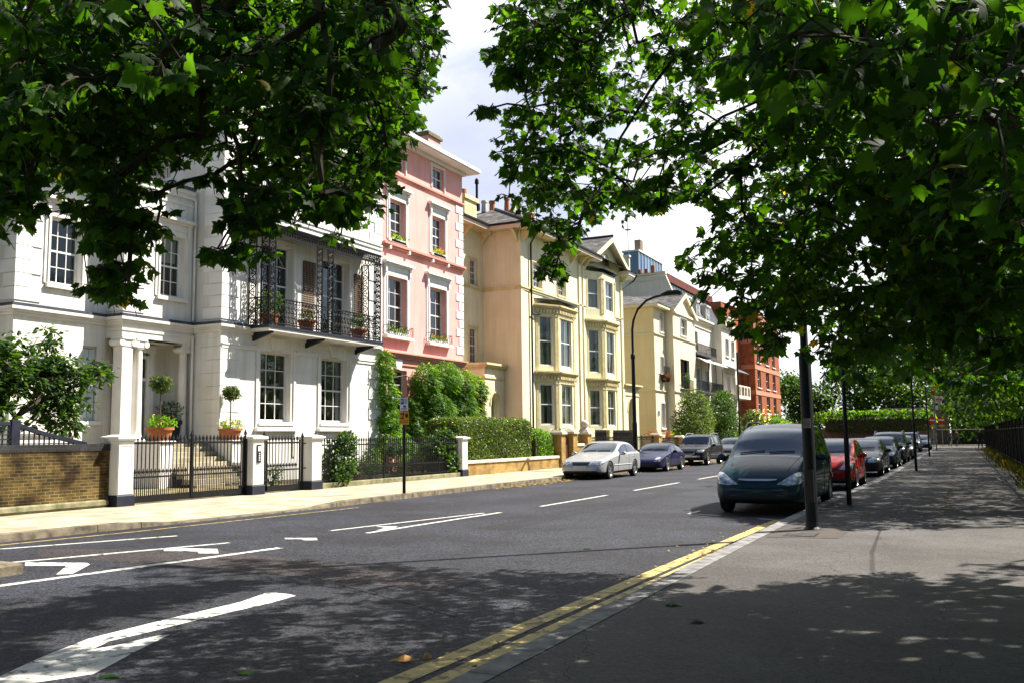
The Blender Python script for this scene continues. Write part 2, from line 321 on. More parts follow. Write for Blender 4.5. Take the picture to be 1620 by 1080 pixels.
def shrub(name, label, cat, base, blobs, mat_, size, density, template=None, group=None, stems=4, shell=.55, lump=.25):
    root = thing(name, label, cat, base, group)
    ls = []; mb = MB()
    for (dx, dy, dz, rx, ry, rz) in blobs:
        n = int(density*4*math.pi*((rx*ry*rz)**(2/3)))
        ls.append(blob_leaves((base[0]+dx, base[1]+dy, base[2]+dz), (rx, ry, rz), n, size, shell, lump))
        for k in range(max(1, stems//len(blobs)+1)):
            a = random.uniform(0, 6.28); q = random.uniform(.2, .6)
            mb.tube([(base[0]+.05*math.cos(a), base[1]+.05*math.sin(a), base[2]), (base[0]+dx*.5, base[1]+dy*.5, base[2]+dz*.5),
                     (base[0]+dx+rx*q*math.cos(a), base[1]+dy+ry*q*math.sin(a), base[2]+dz+rz*q*.6)], [.03, .02, .006], 5)
    P = join_leaves(ls)
    leaf_mesh('foliage', *P, template or T_SIMPLE, mat_, root)
    mb.build('stem', 'twig', root)
    return root
def grow(root_nodes, pts, rmin, rbase, gamma=.5):
    # joins every twig end to the nearest limb already grown: returns tubes (parent, child, r0, r1)
    P = np.array(pts); nodes = [np.array(p) for p in root_nodes]; par = [-1]+list(range(len(root_nodes)-1))
    o = np.array(root_nodes[-1]); order = np.argsort(np.linalg.norm(P-o, axis=1))
    A = np.zeros((len(root_nodes)+len(P), 3)); A[:len(root_nodes)] = np.array(root_nodes); cnt = len(root_nodes)
    dist0 = np.zeros(len(A)); 
    idx = []
    for i in order:
        d = np.linalg.norm(A[:cnt]-P[i], axis=1); j = int(np.argmin(d+.25*dist0[:cnt])) if cnt > len(root_nodes) else len(root_nodes)-1
        A[cnt] = P[i]; dist0[cnt] = dist0[j]+d[j]; par.append(j); idx.append(cnt); cnt += 1
    w = np.ones(cnt)*.0; w[len(root_nodes):] = 1
    for k in range(cnt-1, 0, -1): w[par[k]] += w[k]
    rad = np.clip(rmin*np.maximum(w, 1)**gamma, rmin, rbase)
    return A[:cnt], par, rad
# ================================================================ the setting
def asphalt(name, c1, c2, patch, speck=.5, crack=.003):
    m = mat(name, c1, .82, 0, .35); t = m.node_tree; b = t.nodes['Principled BSDF']; l = t.links.new
    tc = nd(t, 'ShaderNodeTexCoord'); v = nd(t, 'ShaderNodeTexVoronoi'); v.inputs['Scale'].default_value = 48; l(tc.outputs['Object'], v.inputs['Vector'])
    sp = nd(t, 'ShaderNodeSeparateColor'); l(v.outputs['Color'], sp.inputs[0])
    r = nd(t, 'ShaderNodeValToRGB'); e = r.color_ramp.elements; e[0].position = .1; e[1].position = .95
    e[0].color = (*[x*(1-speck) for x in c1], 1); e[1].color = (*[x*(1+speck*1.6) for x in c2], 1); l(sp.outputs[0], r.inputs[0])
    n = nd(t, 'ShaderNodeTexNoise'); n.inputs['Scale'].default_value = .45; n.inputs['Detail'].default_value = 9; n.inputs['Roughness'].default_value = .62; l(tc.outputs['Object'], n.inputs['Vector'])
    r2 = nd(t, 'ShaderNodeValToRGB'); r2.color_ramp.elements[0].position = .40; r2.color_ramp.elements[1].position = .60
    r2.color_ramp.elements[0].color = (*patch, 1); r2.color_ramp.elements[1].color = (1, 1, 1, 1); l(n.outputs[0], r2.inputs[0])
    mx = nd(t, 'ShaderNodeMix', data_type='RGBA', blend_type='MULTIPLY'); mx.inputs[0].default_value = 1
    l(r.outputs[0], mx.inputs[6]); l(r2.outputs[0], mx.inputs[7])
    # thin cracks
    vc = nd(t, 'ShaderNodeTexVoronoi', feature='DISTANCE_TO_EDGE'); vc.inputs['Scale'].default_value = .32
    nw = nd(t, 'ShaderNodeTexNoise'); nw.inputs['Scale'].default_value = 2.5; l(tc.outputs['Object'], nw.inputs['Vector'])
    ad = nd(t, 'ShaderNodeMix', data_type='RGBA', blend_type='ADD'); ad.inputs[0].default_value = .45; l(tc.outputs['Object'], ad.inputs[6]); l(nw.outputs['Color'], ad.inputs[7]); l(ad.outputs[2], vc.inputs['Vector'])
    lt = nd(t, 'ShaderNodeMath', operation='LESS_THAN'); lt.inputs[1].default_value = crack; l(vc.outputs['Distance'], lt.inputs[0])
    m2 = nd(t, 'ShaderNodeMix', data_type='RGBA'); m2.inputs[7].default_value = (.008, .008, .009, 1); l(lt.outputs[0], m2.inputs[0]); l(mx.outputs[2], m2.inputs[6])
    l(m2.outputs[2], b.inputs['Base Color'])
    bp = nd(t, 'ShaderNodeBump'); bp.inputs['Strength'].default_value = .7; bp.inputs['Distance'].default_value = .006; l(v.outputs['Distance'], bp.inputs['Height']); l(bp.outputs[0], b.inputs['Normal'])
    return m
M['asphalt'] = asphalt('asphalt', (.008, .010, .018), (.023, .025, .034), (.50, .47, .45), .9)
M['tarmac'] = asphalt('pavement_tarmac', (.074, .069, .067), (.090, .084, .080), (.62, .60, .58), .16, .0012)
def paint(name, c, worn, lo=.40, hi=.47, sc=7):
    m = mat(name, c, .65, 0, .3); t = m.node_tree; b = t.nodes['Principled BSDF']; l = t.links.new
    tc = nd(t, 'ShaderNodeTexCoord'); n = nd(t, 'ShaderNodeTexNoise'); n.inputs['Scale'].default_value = sc; n.inputs['Detail'].default_value = 10; n.inputs['Roughness'].default_value = .7
    l(tc.outputs['Object'], n.inputs['Vector']); r = nd(t, 'ShaderNodeValToRGB'); e = r.color_ramp.elements
    e[0].position = lo; e[1].position = hi; e[0].color = (*worn, 1); e[1].color = (*c, 1); x = e.new(.65); x.color = (*tint(c, .86), 1)
    l(n.outputs[0], r.inputs[0]); l(r.outputs[0], b.inputs['Base Color']); return m
M['whitepaint'] = paint('white_road_paint', (.62, .61, .56), (.06, .058, .058), .39, .47)
M['yellowpaint'] = paint('yellow_road_paint', (.58, .44, .15), (.14, .11, .05), .40, .52, 6)
def slabs(name, c1, c2, joint):
    m = brick(name, c1, c2, joint, .9, .62, dark=(.72, .68, .60)); t = m.node_tree
    # lay the courses on the ground plane
    tc = [n for n in t.nodes if n.type == 'TEX_COORD'][0]; bt = [n for n in t.nodes if n.type == 'TEX_BRICK'][0]
    mp = nd(t, 'ShaderNodeMapping'); mp.inputs['Rotation'].default_value = (0, 0, R(90)); t.links.new(tc.outputs['Object'], mp.inputs[0]); t.links.new(mp.outputs[0], bt.inputs['Vector'])
    bt.inputs['Mortar Size'].default_value = .008
    return m
M['flag'] = slabs('paving_flags', (.50, .45, .35), (.42, .38, .29), (.20, .17, .12))
M['sett'] = brick('yard_cobble', (.42, .34, .18), (.32, .26, .14), (.16, .13, .08), .2, .1); M['sett'].node_tree.nodes
M['granite'] = noisy('granite_kerb', (.12, .12, .125), (.27, .26, .25), 6, .8, bump=.3)
M['oldkerb'] = noisy('worn_kerb', (.085, .07, .05), (.24, .20, .14), 5, .9, bump=.5)
M['grass'] = noisy('park_grass', (.035, .06, .015), (.07, .09, .03), 1.2, .95, bump=.5)
ZP = .12
g = MB(); g.quad((-2500, -800, -.03), (2500, -800, -.03), (2500, 4000, -.03), (-2500, 4000, -.03)); g.build('ground', 'grass', kind='structure')
rd = MB(); rd.quad((-14.6, -20, 0), (-2.6, -20, 0), (-2.2, 112, 0), (-14.2, 112, 0)); rd.quad((-60, 112, 0), (40, 112, 0), (40, 123, 0), (-60, 123, 0))
road = rd.build('road', 'asphalt', kind='structure')
def kerb_l(y): return -14.3+.075*(y-9) if y < 18 else -13.62
def kerb_z(y): # dropped kerb in front of the gates
    return ZP-.095*max(0, min(1, (y-12.4)/1.2))*max(0, min(1, (18.6-y)/1.2))
ys = [-20, 4, 8, 10, 11.5, 12.4, 13, 13.6, 15.5, 17.4, 18, 18.6, 20, 24, 30, 45, 70, 111.5]
pv = MB()
for a, b in zip(ys, ys[1:]):
    ka, kb = kerb_l(a)-.26, kerb_l(b)-.26
    pv.quad((ka, a, kerb_z(a)), (kb, b, kerb_z(b)), (kb-1.2, b, ZP), (ka-1.2, a, ZP)); pv.quad((ka-1.2, a, ZP), (kb-1.2, b, ZP), (-18.2, b, ZP), (-18.2, a, ZP))
pv.build('pavement', 'flag', kind='structure')
kb = MB(); y = -2.0; j = 0
while y < 111:
    e = min(y+.92, 111.2); x0, x1 = kerb_l(y), kerb_l(e); za, zb = kerb_z(y)+.006, kerb_z(e)+.006; w = random.uniform(-.008, .008)
    kb.add([(x0-.27, y+.006, -.02), (x0+w, y+.006, -.02), (x0-.015+w, y+.006, za), (x0-.27, y+.006, za), (x1-.27, e-.006, -.02), (x1+w, e-.006, -.02), (x1-.015+w, e-.006, zb), (x1-.27, e-.006, zb)],
           [(0, 1, 2, 3), (4, 5, 6, 7), (1, 5, 6, 2), (2, 6, 7, 3), (0, 3, 7, 4)]); y = e
kb.build('kerb', 'oldkerb', kind='structure')
def kerb_r(y): return -2.92 if y < 17 else (-2.92+.021*(y-17) if y < 35 else -2.54)
pr = MB(); yy = [-20, 6, 10, 17, 26, 35, 60, 90, 111.5]
for a, b in zip(yy, yy[1:]): pr.quad((kerb_r(a)+.215, a, ZP), (2.4, a, ZP), (2.4, b, ZP), (kerb_r(b)+.215, b, ZP))
path = pr.build('path', 'tarmac', kind='structure')
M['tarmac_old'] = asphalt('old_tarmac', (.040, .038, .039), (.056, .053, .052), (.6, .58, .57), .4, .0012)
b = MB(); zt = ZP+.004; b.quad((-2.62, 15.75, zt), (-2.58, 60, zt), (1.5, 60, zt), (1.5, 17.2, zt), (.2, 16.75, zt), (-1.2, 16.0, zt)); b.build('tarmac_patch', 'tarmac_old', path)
b = MB(); b.quad((-2.64, 13.75, zt), (-2.64, 15.2, zt), (-1.62, 15.45, zt), (-1.66, 13.95, zt)); b.build('tarmac_patch', noisy('brown_tarmac', (.085, .07, .06), (.06, .052, .046), 3, .9, bump=.4), path)
b = MB(); b.quad((-.42, 18.2, zt+.004), (-.40, 44, zt+.004), (-.36, 44, zt+.004), (-.37, 18.2, zt+.004)); b.build('joint', 'plastic' if 'plastic' in M else 'soil', path)
kr = MB(); y = -3.0
while y < 111:
    e = min(y+.92, 111.2); w = random.uniform(-.006, .006)
    x0, x1 = kerb_r(y), kerb_r(e)
    kr.add([(x0+w, y+.005, -.02), (x0+.22, y+.005, -.02), (x0+.22, y+.005, ZP+.005), (x0+.012+w, y+.005, ZP+.005), (x1+w, e-.005, -.02), (x1+.22, e-.005, -.02), (x1+.22, e-.005, ZP+.005), (x1+.012+w, e-.005, ZP+.005)],
           [(0, 1, 2, 3), (4, 5, 6, 7), (0, 4, 7, 3), (3, 7, 6, 2)]); y = e
kr.build('kerb', 'granite', kind='structure')
pk = MB(); pk.box(2.4, 60, -20, 111, -.02, ZP-.02); pk.build('park_lawn', 'grass', kind='structure')
fp = MB(); fp.quad((-60, 123, .1), (40, 123, .1), (40, 126.5, .1), (-60, 126.5, .1)); fp.build('pavement', 'flag', kind='structure')
gd = MB(); gd.box(-40, -18.2, 24.3, 111.5, -.02, ZP+.02); gd.box(-40, -18.2, -10, 15.4, -.02, ZP+.02); gd.build('garden_ground', 'soil', kind='structure')
yd = MB(); yd.box(-24, -18.2, 15.4, 24.3, -.02, ZP+.06); yd.build('courtyard_ground', 'sett', kind='structure')

# painted markings lie 4 mm above the road
Z1 = .004
def strip(mb, p, q, w0, w1=None):
    p = Vector((*p, 0)); q = Vector((*q, 0)); d = (q-p).normalized(); n = Vector((-d.y, d.x, 0)); w1 = w1 or w0
    k = max(1, int((q-p).length/1.2)); pr_ = []
    for i in range(k+1):
        c = p.lerp(q, i/k)+n*random.uniform(-.006, .006); w = w0+(w1-w0)*i/k; pr_.append(((c.x-n.x*w/2, c.y-n.y*w/2, Z1), (c.x+n.x*w/2, c.y+n.y*w/2, Z1)))
    for a, b in zip(pr_, pr_[1:]): mb.quad(a[0], b[0], b[1], a[1])
def poly(mb, pts):
    mb.quad(*[(x, y, Z1) for x, y in pts])
M['asphalt_patch'] = asphalt('reddish_asphalt', (.020, .016, .018), (.040, .033, .034), (.6, .56, .55), .8)
b = MB(); b.quad(*[(x, y, .002) for x, y in [(-12.77, 9.61), (-10.22, 10.54), (-7.54, 9.93), (-4.98, 9.34), (-5.01, 8.54), (-7.14, 8.8), (-9.62, 9.01), (-11.92, 8.97)]]); b.build('asphalt_patch', 'asphalt_patch', road)
M['asphalt_dark'] = asphalt('fresh_asphalt', (.006, .007, .011), (.016, .017, .022), (.7, .68, .66), .8)
b = MB(); b.quad((-7.9, 14.6, .002), (-7.25, 14.6, .002), (-7.2, 27.5, .002), (-7.85, 27.5, .002)); b.build('asphalt_patch', 'asphalt_dark', road)
b = MB(); strip(b, (-7.6, 9.2), (-4.2, 7.4), .035); b.build('tar_seam', 'asphalt_dark', road)
b = MB(); strip(b, (-3.59, 0), (-3.20, 18.0), .18); b.build('yellow_line', 'yellowpaint', road)
b = MB(); strip(b, (-3.31, 0), (-3.0, 17.8), .15); strip(b, (-3.24, 17.95), (-2.93, 17.75), .06); b.build('yellow_line', 'yellowpaint', road)
b = MB(); strip(b, (-14.1, 8), (-13.48, 12.2), .07); strip(b, (-13.48, 12.2), (-12.98, 18.2), .06); b.build('yellow_line', 'yellowpaint', road)
for p, q in [((-8.95, 19.8), (-8.88, 24.1)), ((-8.87, 26.4), (-8.85, 31.2)), ((-8.85, 33.7), (-8.83, 37.4)), ((-8.8, 40.3), (-8.8, 44.3)), ((-8.8, 47), (-8.8, 51)), ((-8.75, 53.6), (-8.75, 57.6))]:
    b = MB(); strip(b, p, q, .12); b.build('centre_line', 'whitepaint', road)
for p, q, w in [((-13.9, 8.2), (-12.19, 11.82), .11), ((-11.85, 8.0), (-10.53, 11.31), .12), ((-10.2, 5.0), (-9.3, 11.05), .15), ((-10.18, 13.41), (-9.33, 17.68), .10), ((-9.3, 13.3), (-9.06, 17.95), .12)]:
    b = MB(); strip(b, p, q, w); b.build('lane_line', 'whitepaint', road)
for pts in [[(-11.54, 8.5), (-10.65, 8.76), (-10.46, 8.65), (-9.94, 7.97), (-10.08, 7.85), (-10.66, 8.45), (-11.19, 8.24)],
            [(-10.83, 10.25), (-10.85, 10.44), (-10.11, 10.61), (-9.69, 10.19), (-9.97, 10.09), (-10.17, 10.26), (-10.7, 10.13)],
            [(-10.16, 12.19), (-9.64, 12.37), (-9.42, 12.1), (-9.61, 11.99), (-9.77, 12.13), (-10.03, 12.04)],
            [(-9.87, 14.39), (-9.47, 14.53), (-9.35, 14.25), (-9.40, 13.7), (-9.52, 14.2)]]:
    b = MB(); poly(b, pts); b.build('chevron', 'whitepaint', road)
b = MB()
poly(b, [(-6.29, 7.74), (-6.46, 7.80), (-6.64, 7.81), (-6.7, 7.74), (-6.58, 7.23), (-6.58, 6.21), (-6.55, 5.44), (-6.34, 4.87), (-6.28, 5.71), (-6.29, 6.39), (-6.25, 7.29)])
poly(b, [(-6.34, 4.87), (-6.21, 4.59), (-6.07, 4.31), (-5.80, 3.4), (-5.62, 3.4), (-5.72, 4.25), (-5.52, 4.62), (-5.62, 4.85), (-5.78, 5.19), (-6.04, 5.81), (-6.10, 5.75), (-6.12, 5.37), (-6.18, 5.16), (-6.285, 5.4), (-6.31, 5.2)])
b.build('arrow', 'whitepaint', road)
b = MB(); strip(b, (-5.13, 19.6), (-5.15, 18.82), .09); strip(b, (-5.18, 18.84), (-4.44, 18.56), .09); b.build('bay_line', 'whitepaint', road)
b = MB(); strip(b, (-3.6, 18.1), (-3.3, 17.98), .08); b.build('bay_line', 'whitepaint', road)
b = MB(); b.bev(-12.6, -10.55, 5.2, 7.75, -.01, .14, .03); b.build('island_pavement', 'oldkerb', kind='structure', smooth=False)

def leafscat(name, n, fx, fy, mat_='petal_rust', sz=.07, **tg):
    p = np.stack([fx(n), fy(n), np.full(n, .012)+rnd(n, 0, .03)], 1)
    return leaf_mesh(name, p, np.stack([rng.normal(size=n), rng.normal(size=n), rng.normal(size=n)*.15], 1), np.array([0, 0, 1])+rng.normal(size=(n, 3))*.3, sz*rnd(n, .6, 1.4), rnd(n), T_SIMPLE, mat_, None, (0, 0, 0), **tg)
M['leaf_litter'] = leafmat('dry_leaf_litter', [(0, (.12, .065, .02)), (.5, (.26, .165, .05)), (1, (.36, .27, .08))], .1)
leafscat('leaf_litter', 420, lambda n: -13.5+np.abs(rng.normal(size=n))*.28, lambda n: rnd(n, 26, 37), 'leaf_litter', .085, kind='stuff', label='drift of dry golden leaves in the gutter by the silver car', category='leaves')
leafscat('leaf_litter', 260, lambda n: -13.45+np.abs(rng.normal(size=n))*.3, lambda n: rnd(n, 37, 56), 'leaf_litter', .09, kind='stuff', label='dry leaves in the gutter under the dark parked cars', category='leaves')
leafscat('leaf_litter', 60, lambda n: -3.12+rng.normal(size=n)*.12, lambda n: 12.75+rng.normal(size=n)*.25, 'leaf_litter', .06, kind='stuff', label='small heap of brown leaves caught on the double yellow lines', category='leaves')
leafscat('leaf_litter', 110, lambda n: -3.0-np.abs(rng.normal(size=n))*.4, lambda n: rnd(n, 4, 17), 'leaf_litter', .045, kind='stuff', label='scattered leaf crumbs along the right gutter', category='leaves')
leafscat('leaf_litter', 120, lambda n: rnd(n, -2.4, 1.2), lambda n: rnd(n, 6, 60), 'leaf_litter', .05, kind='stuff', label='stray dry leaves over the tarmac pavement', category='leaves')
for i, (x, y, z, c, lab) in enumerate([(-5.42, 4.63, .012, .93, 'yellow green fallen plane leaf by the tail of the white arrow'), (-4.51, 5.03, .012, .95, 'yellow fallen plane leaf on shaded asphalt right of the arrow'),
        (-4.87, 12.51, .012, .3, 'green fallen leaf lying in the sunlit middle of the road'), (-2.43, 8.03, ZP+.02, .95, 'dull yellow leaf on the pavement edge beside the kerb'),
        (-1.95, 7.35, ZP+.02, .2, 'green leaf on the shaded tarmac pavement'), (-1.7, 18.43, ZP+.02, .94, 'pale yellow leaf on the tarmac behind the tall black post')]):
    leaf_mesh('fallen_leaf', [(x, y, z)], [(math.cos(i*2.1), math.sin(i*2.1), .05)], [(.2, .1, 1)], [.15], [c], T_PLANE, 'leaf_plane', None, (x, y, z), label=lab, category='fallen leaf', group='fallen leaves on the ground')
for i, (x, y, a, lab) in enumerate([(-3.72, 5.80, .4, 'larger orange bark flake beside the double yellow lines'), (-3.60, 5.92, 1.4, 'small pale bark flake nearest the yellow line')]):
    b = MB(); dx, dy = math.cos(a)*.11/(i+1), math.sin(a)*.11/(i+1)
    b.add([(x-dx, y-dy, .006), (x+dy*.5, y-dx*.5, .01), (x+dx, y+dy, .012), (x-dy*.6, y+dx*.5, .035), (x, y, .05)], [(0, 1, 4), (1, 2, 4), (2, 3, 4), (3, 0, 4), (3, 2, 1, 0)])
    b.build('bark_flake', noisy('bark_flake', (.5, .28, .1), (.36, .18, .06), 9), origin=(x, y, 0), label=lab, category='bark flake')
b = MB(); b.box(-2.45, -2.0, 14.0, 14.55, ZP, ZP+.006); b.i = 1
for k in range(6): b.box(-2.43, -2.02, 14.04+k*.085, 14.07+k*.085, ZP+.007, ZP+.012)
b.build('drain_cover', ['black', 'granite'], origin=(-2.2, 14.3, ZP), label='dark iron drain cover in the pavement below the tall black post', category='drain cover')

# ================================================================ front boundary: wall, pillars, gates, railings
XW = -17.9
r = thing('garden_wall', 'long mossy yellow brick wall with black brick top at the left', 'wall', (XW, 8, 0))
b = MB(); b.box(-18.25, -17.95, -6, 15.28, 0, 1.42); b.build('brickwork', 'stock', r)
b = MB(); b.box(-18.27, -17.93, -6, 15.28, 1.422, 1.58); b.build('coping', 'blackbrick', r)
b = MB(); b.box(-17.948, -17.88, -6, 15.2, .0, .18); b.bev(-17.948, -17.84, -6, 15.2, .18, .30, .03); b.build('plinth', 'moss', r)
def pillar(x, y, label, w=.42, h=1.72, cap=True, panel=None, group='white gate pillars along the front'):
    r = thing('gate_pillar', label, 'gate pillar', (x, y, 0), group); h2 = w/2
    b = MB(); b.box(x-h2, x+h2, y-h2, y+h2, .38, h-.12)
    for s in (-1, 1): # raised panel border on the street face and the near face
        b.box(x+h2, x+h2+.012, y+s*(h2-.035)-.03, y+s*(h2-.035)+.03, .40, h-.14)
        b.box(x+s*(h2-.035)-.03, x+s*(h2-.035)+.03, y-h2-.012, y-h2, .40, h-.14)
    b.box(x+h2, x+h2+.012, y-h2+.066, y+h2-.066, .40, .47); b.box(x+h2, x+h2+.012, y-h2+.066, y+h2-.066, h-.24, h-.14); b.build('shaft', 'brightwhite', r, bevel=.006)
    b = MB(); b.bev(x-h2-.035, x+h2+.035, y-h2-.035, y+h2+.035, ZP-.02, .38, .02); b.build('base', 'navy', r)
    b = MB(); b.box(x-h2-.03, x+h2+.03, y-h2-.03, y+h2+.03, h-.12, h-.07); b.box(x-h2-.09, x+h2+.09, y-h2-.09, y+h2+.09, h-.07, h-.02); b.frustum(x, y, h-.02, h+.03, h2+.09, h2+.09, h2*.6, h2*.6); b.build('cap', 'brightwhite', r)
    return r
pillar(XW, 15.52, 'white gate pillar at the end of the brick wall, left of the double gate', .44, 1.76)
q = pillar(XW, 20.05, 'white gate pillar with grey entry panel, between double gate and small gate', .44, 1.74)
b = MB(); x = XW+.232; b.box(x, x+.02, 19.98, 20.13, 1.0, 1.5); b.i = 1; b.box(x+.02, x+.026, 20.0, 20.11, 1.32, 1.46)
for k in range(4): b.box(x+.02, x+.028, 20.03, 20.08, 1.06+k*.06, 1.09+k*.06)
b.build('entry_panel', ['navy', 'sash'], q)
b = MB(); b.lathe(XW-.1, 19.82, [(.03, .8), (.03, .86)], 8); b.build('gate_latch', 'black', q)
pillar(XW, 22.62, 'white gate pillar right of the small gate, beside a round shrub', .46, 1.74)
pillar(XW, 31.95, 'weathered white pillar half hidden in dark laurel, next to the clipped hedge', .42, 1.66)
def spear(b, x, y, z, s=1):
    b.frustum(x, y, z, z+.05*s, .011*s, .011*s, .026*s, .026*s); b.frustum(x, y, z+.05*s, z+.15*s, .026*s, .026*s, .002, .002)
def gate_leaf(parent, y0, y1, step=.125, zt=1.62, zb=.30):
    x = XW; g_ = MB()
    for y in (y0+.02, y1-.02): g_.box(x-.02, x+.02, y-.02, y+.02, .2, zt+.05)
    g_.box(x-.022, x+.022, y0+.04, y1-.04, zt-.06, zt-.01); g_.box(x-.018, x+.018, y0+.04, y1-.04, .74, .78); g_.box(x-.02, x+.02, y0, y1, .16, .32)
    n = int(round((y1-y0)/step)); o = g_.build('gate_leaf', 'black', parent)
    bb = MB(); ff = bb
    for k in range(1, n):
        y = y0+(y1-y0)*k/n; bb.box(x-.01, x+.01, y-.01, y+.01, .32, zt+.02); spear(ff, x, y, zt+.02)
        ym = y-(y1-y0)/n/2; bb.box(x-.008, x+.008, ym-.008, ym+.008, .32, .84); spear(ff, x, ym, .84, .9)
    bb.build('bars', 'black', o)
    return o
r = thing('double_gate', 'wide black iron double gate with spear tops and dog bars', 'gate', (XW, 17.8, 0))
gate_leaf(r, 15.80, 17.78); gate_leaf(r, 17.80, 19.72)
b = MB(); b.box(XW-.03, XW+.03, 17.76, 17.82, .2, 1.7); spear(b, XW, 17.79, 1.7, 1.5); b.build('gate_post', 'black', r); b = MB(); b.box(XW-.04, XW+.04, 19.72, 19.80, .1, 1.75); spear(b, XW, 19.76, 1.75, 1.3); b.build('gate_post', 'black', r)
r = thing('pedestrian_gate', 'narrow black iron garden gate between two white pillars', 'gate', (XW, 21.3, 0))
gate_leaf(r, 20.62, 22.12, .14, 1.58)
b = MB(); b.box(XW-.03, XW+.03, 20.50, 20.56, .1, 1.7); spear(b, XW, 20.53, 1.7, 1.3)
for z in (.76, 1.5): b.box(XW-.012, XW+.012, 20.3, 20.5, z, z+.03)
b.build('gate_post', 'black', r); b = MB(); b.box(XW-.025, XW+.025, 22.2, 22.25, .1, 1.66); spear(b, XW, 22.225, 1.66, 1.3)
for z in (.76, 1.5): b.box(XW-.012, XW+.012, 22.25, 22.4, z, z+.03)
b.build('gate_post', 'black', r)
def railing(label, x, y0, y1, plinth='moss', zt=1.55, step=.13, name='iron_railing', zb=.34, dog=True):
    r = thing(name, label, 'railing', (x, (y0+y1)/2, 0))
    b = MB(); b.bev(x-.14, x+.16, y0, y1, 0, .28, .02); b.build('plinth', plinth, r)
    b = MB(); b.box(x-.02, x+.02, y0, y1, zt-.12, zt-.08); b.box(x-.018, x+.018, y0, y1, .34, .37)
    if dog: b.box(x-.02, x+.02, y0, y1, .70, .74)
    b.build('rail', 'black', r)
    b = MB(); f = b; n = int((y1-y0)/step)
    for k in range(n+1):
        y = y0+(y1-y0)*k/n; big = k % 14 == 0; w = .02 if big else .0105
        b.box(x-w, x+w, y-w, y+w, .28, zt); spear(f, x, y, zt, 1.4 if big else .9)
        if dog and k < n: ym = y+step/2; b.box(x-.009, x+.009, ym-.009, ym+.009, .28, .80)
    b.build('bars', 'black', r); return r
railing('long black spear topped railing in front of the planted beds', XW, 22.9, 31.72)
railing('black railing in front of the yellow villa behind the parked cars', -17.9, 46.0, 57.4, 'stone', 1.5, .16)
railing('black railing in front of the pale villa further down the street', -17.9, 58.6, 80, 'stone', 1.4, .18)
r = thing('low_wall', 'low golden brick wall with pale coping under the clipped hedge', 'wall', (-17.9, 37, 0))
b = MB(); b.box(-18.1, -17.75, 32.2, 41.5, 0, .60); b.build('brickwork', 'goldbrick', r); b = MB(); b.bev(-18.15, -17.70, 32.2, 41.5, .602, .72, .02); b.build('coping', 'coping', r)
def brick_pier(x, y, w, h, label, ball=True, cap='pale'):
    r = thing('brick_pier', label, 'gate pier', (x, y, 0), 'brick gate piers')
    b = MB(); b.box(x-w/2, x+w/2, y-w/2, y+w/2, 0, h); b.build('shaft', 'goldbrick', r)
    b = MB(); b.box(x-w/2-.08, x+w/2+.08, y-w/2-.08, y+w/2+.08, h, h+.1); b.frustum(x, y, h+.1, h+.35 if ball else h+.2, w/2+.05, w/2+.05, .12 if ball else w*.4, .12 if ball else w*.4); b.build('cap', 'coping', r)
    if ball:
        b = MB(); b.lathe(x, y, [(.02+.21*math.sin(a), h+.53-.21*math.cos(a)) for a in [i*math.pi/10 for i in range(11)]], 16); b.build('ball', 'coping', r, smooth=True)
brick_pier(-17.9, 41.9, .5, 1.75, 'plain brick pier at the end of the clipped hedge, left of the wooden gate', False)
brick_pier(-17.9, 43.4, .55, 1.78, 'plain brick pier right of the wooden gate', False)
brick_pier(-17.9, 45.4, .55, 1.75, 'ball topped brick pier behind the silver car')
brick_pier(-17.9, 58.0, .55, 1.62, 'brick pier with a pale pyramid cap right of the curved lamp', False)
brick_pier(-17.9, 63.5, .55, 1.45, 'smaller brick pier with pale cap behind the black estate car', False)
b = MB(); b.box(-17.95, -17.88, 42.18, 43.1, .15, 1.55)
for k in range(5): b.box(-17.88, -17.865, 42.2+k*.18, 42.36+k*.18, .17, 1.5)
b.build('wooden_gate', noisy('dark_wood', (.06, .02, .015), (.1, .04, .03), 6), origin=(-17.9, 42.6, 0), label='dark reddish wooden garden gate between two brick piers', category='gate')
r = thing('low_wall', 'short golden brick wall with pale coping between two brick piers', 'wall', (-17.9, 44.4, 0))
b = MB(); b.box(-18.05, -17.8, 43.7, 45.1, 0, 1.15); b.build('brickwork', 'goldbrick', r); b = MB(); b.bev(-18.1, -17.75, 43.7, 45.1, 1.152, 1.28, .02); b.build('coping', 'coping', r)
def round_pier(x, y, h, label):
    r = thing('gate_pillar', label, 'gate pillar', (x, y, 0), 'cream gate pillars of the villa')
    b = MB(); b.box(x-.24, x+.24, y-.28, y+.28, 0, h); b.build('shaft', 'creamtrim', r, bevel=.01)
    b = MB(T=plane((x, y, h), (0, 1, 0), (1, 0, 0))); b.prism([(.29*math.cos(a), .002+.24*math.sin(a)) for a in [i*math.pi/10 for i in range(11)]], -.25, .25); b.build('cap', 'creamtrim', r)
round_pier(-18.9, 48.6, 1.85, 'cream gate pillar with rounded top, left one of the pair before the bay windows')
round_pier(-18.9, 51.6, 1.85, 'cream gate pillar with rounded top, right one of the pair before the bay windows')
def iron_panel(label, x, y0, y1, zt):
    r = thing('iron_screen', label, 'railing', (x, (y0+y1)/2, 0), 'heavy iron screens before the villa')
    b = MB(); b.box(x-.03, x+.03, y0, y1, zt-.14, zt); b.box(x-.03, x+.03, y0, y1, .9, 1.0); b.build('rail', 'black', r)
    b = MB(); n = int((y1-y0)/.17)
    for k in range(n+1): y = y0+(y1-y0)*k/n; b.box(x-.025, x+.025, y-.03, y+.03, .1, zt-.14)
    b.build('bars', 'black', r)
iron_panel('heavy black iron screen between the round topped cream pillars', -18.9, 48.9, 51.3, 2.0)
iron_panel('heavy black iron screen right of the round topped cream pillars', -18.9, 51.9, 56.6, 2.0)
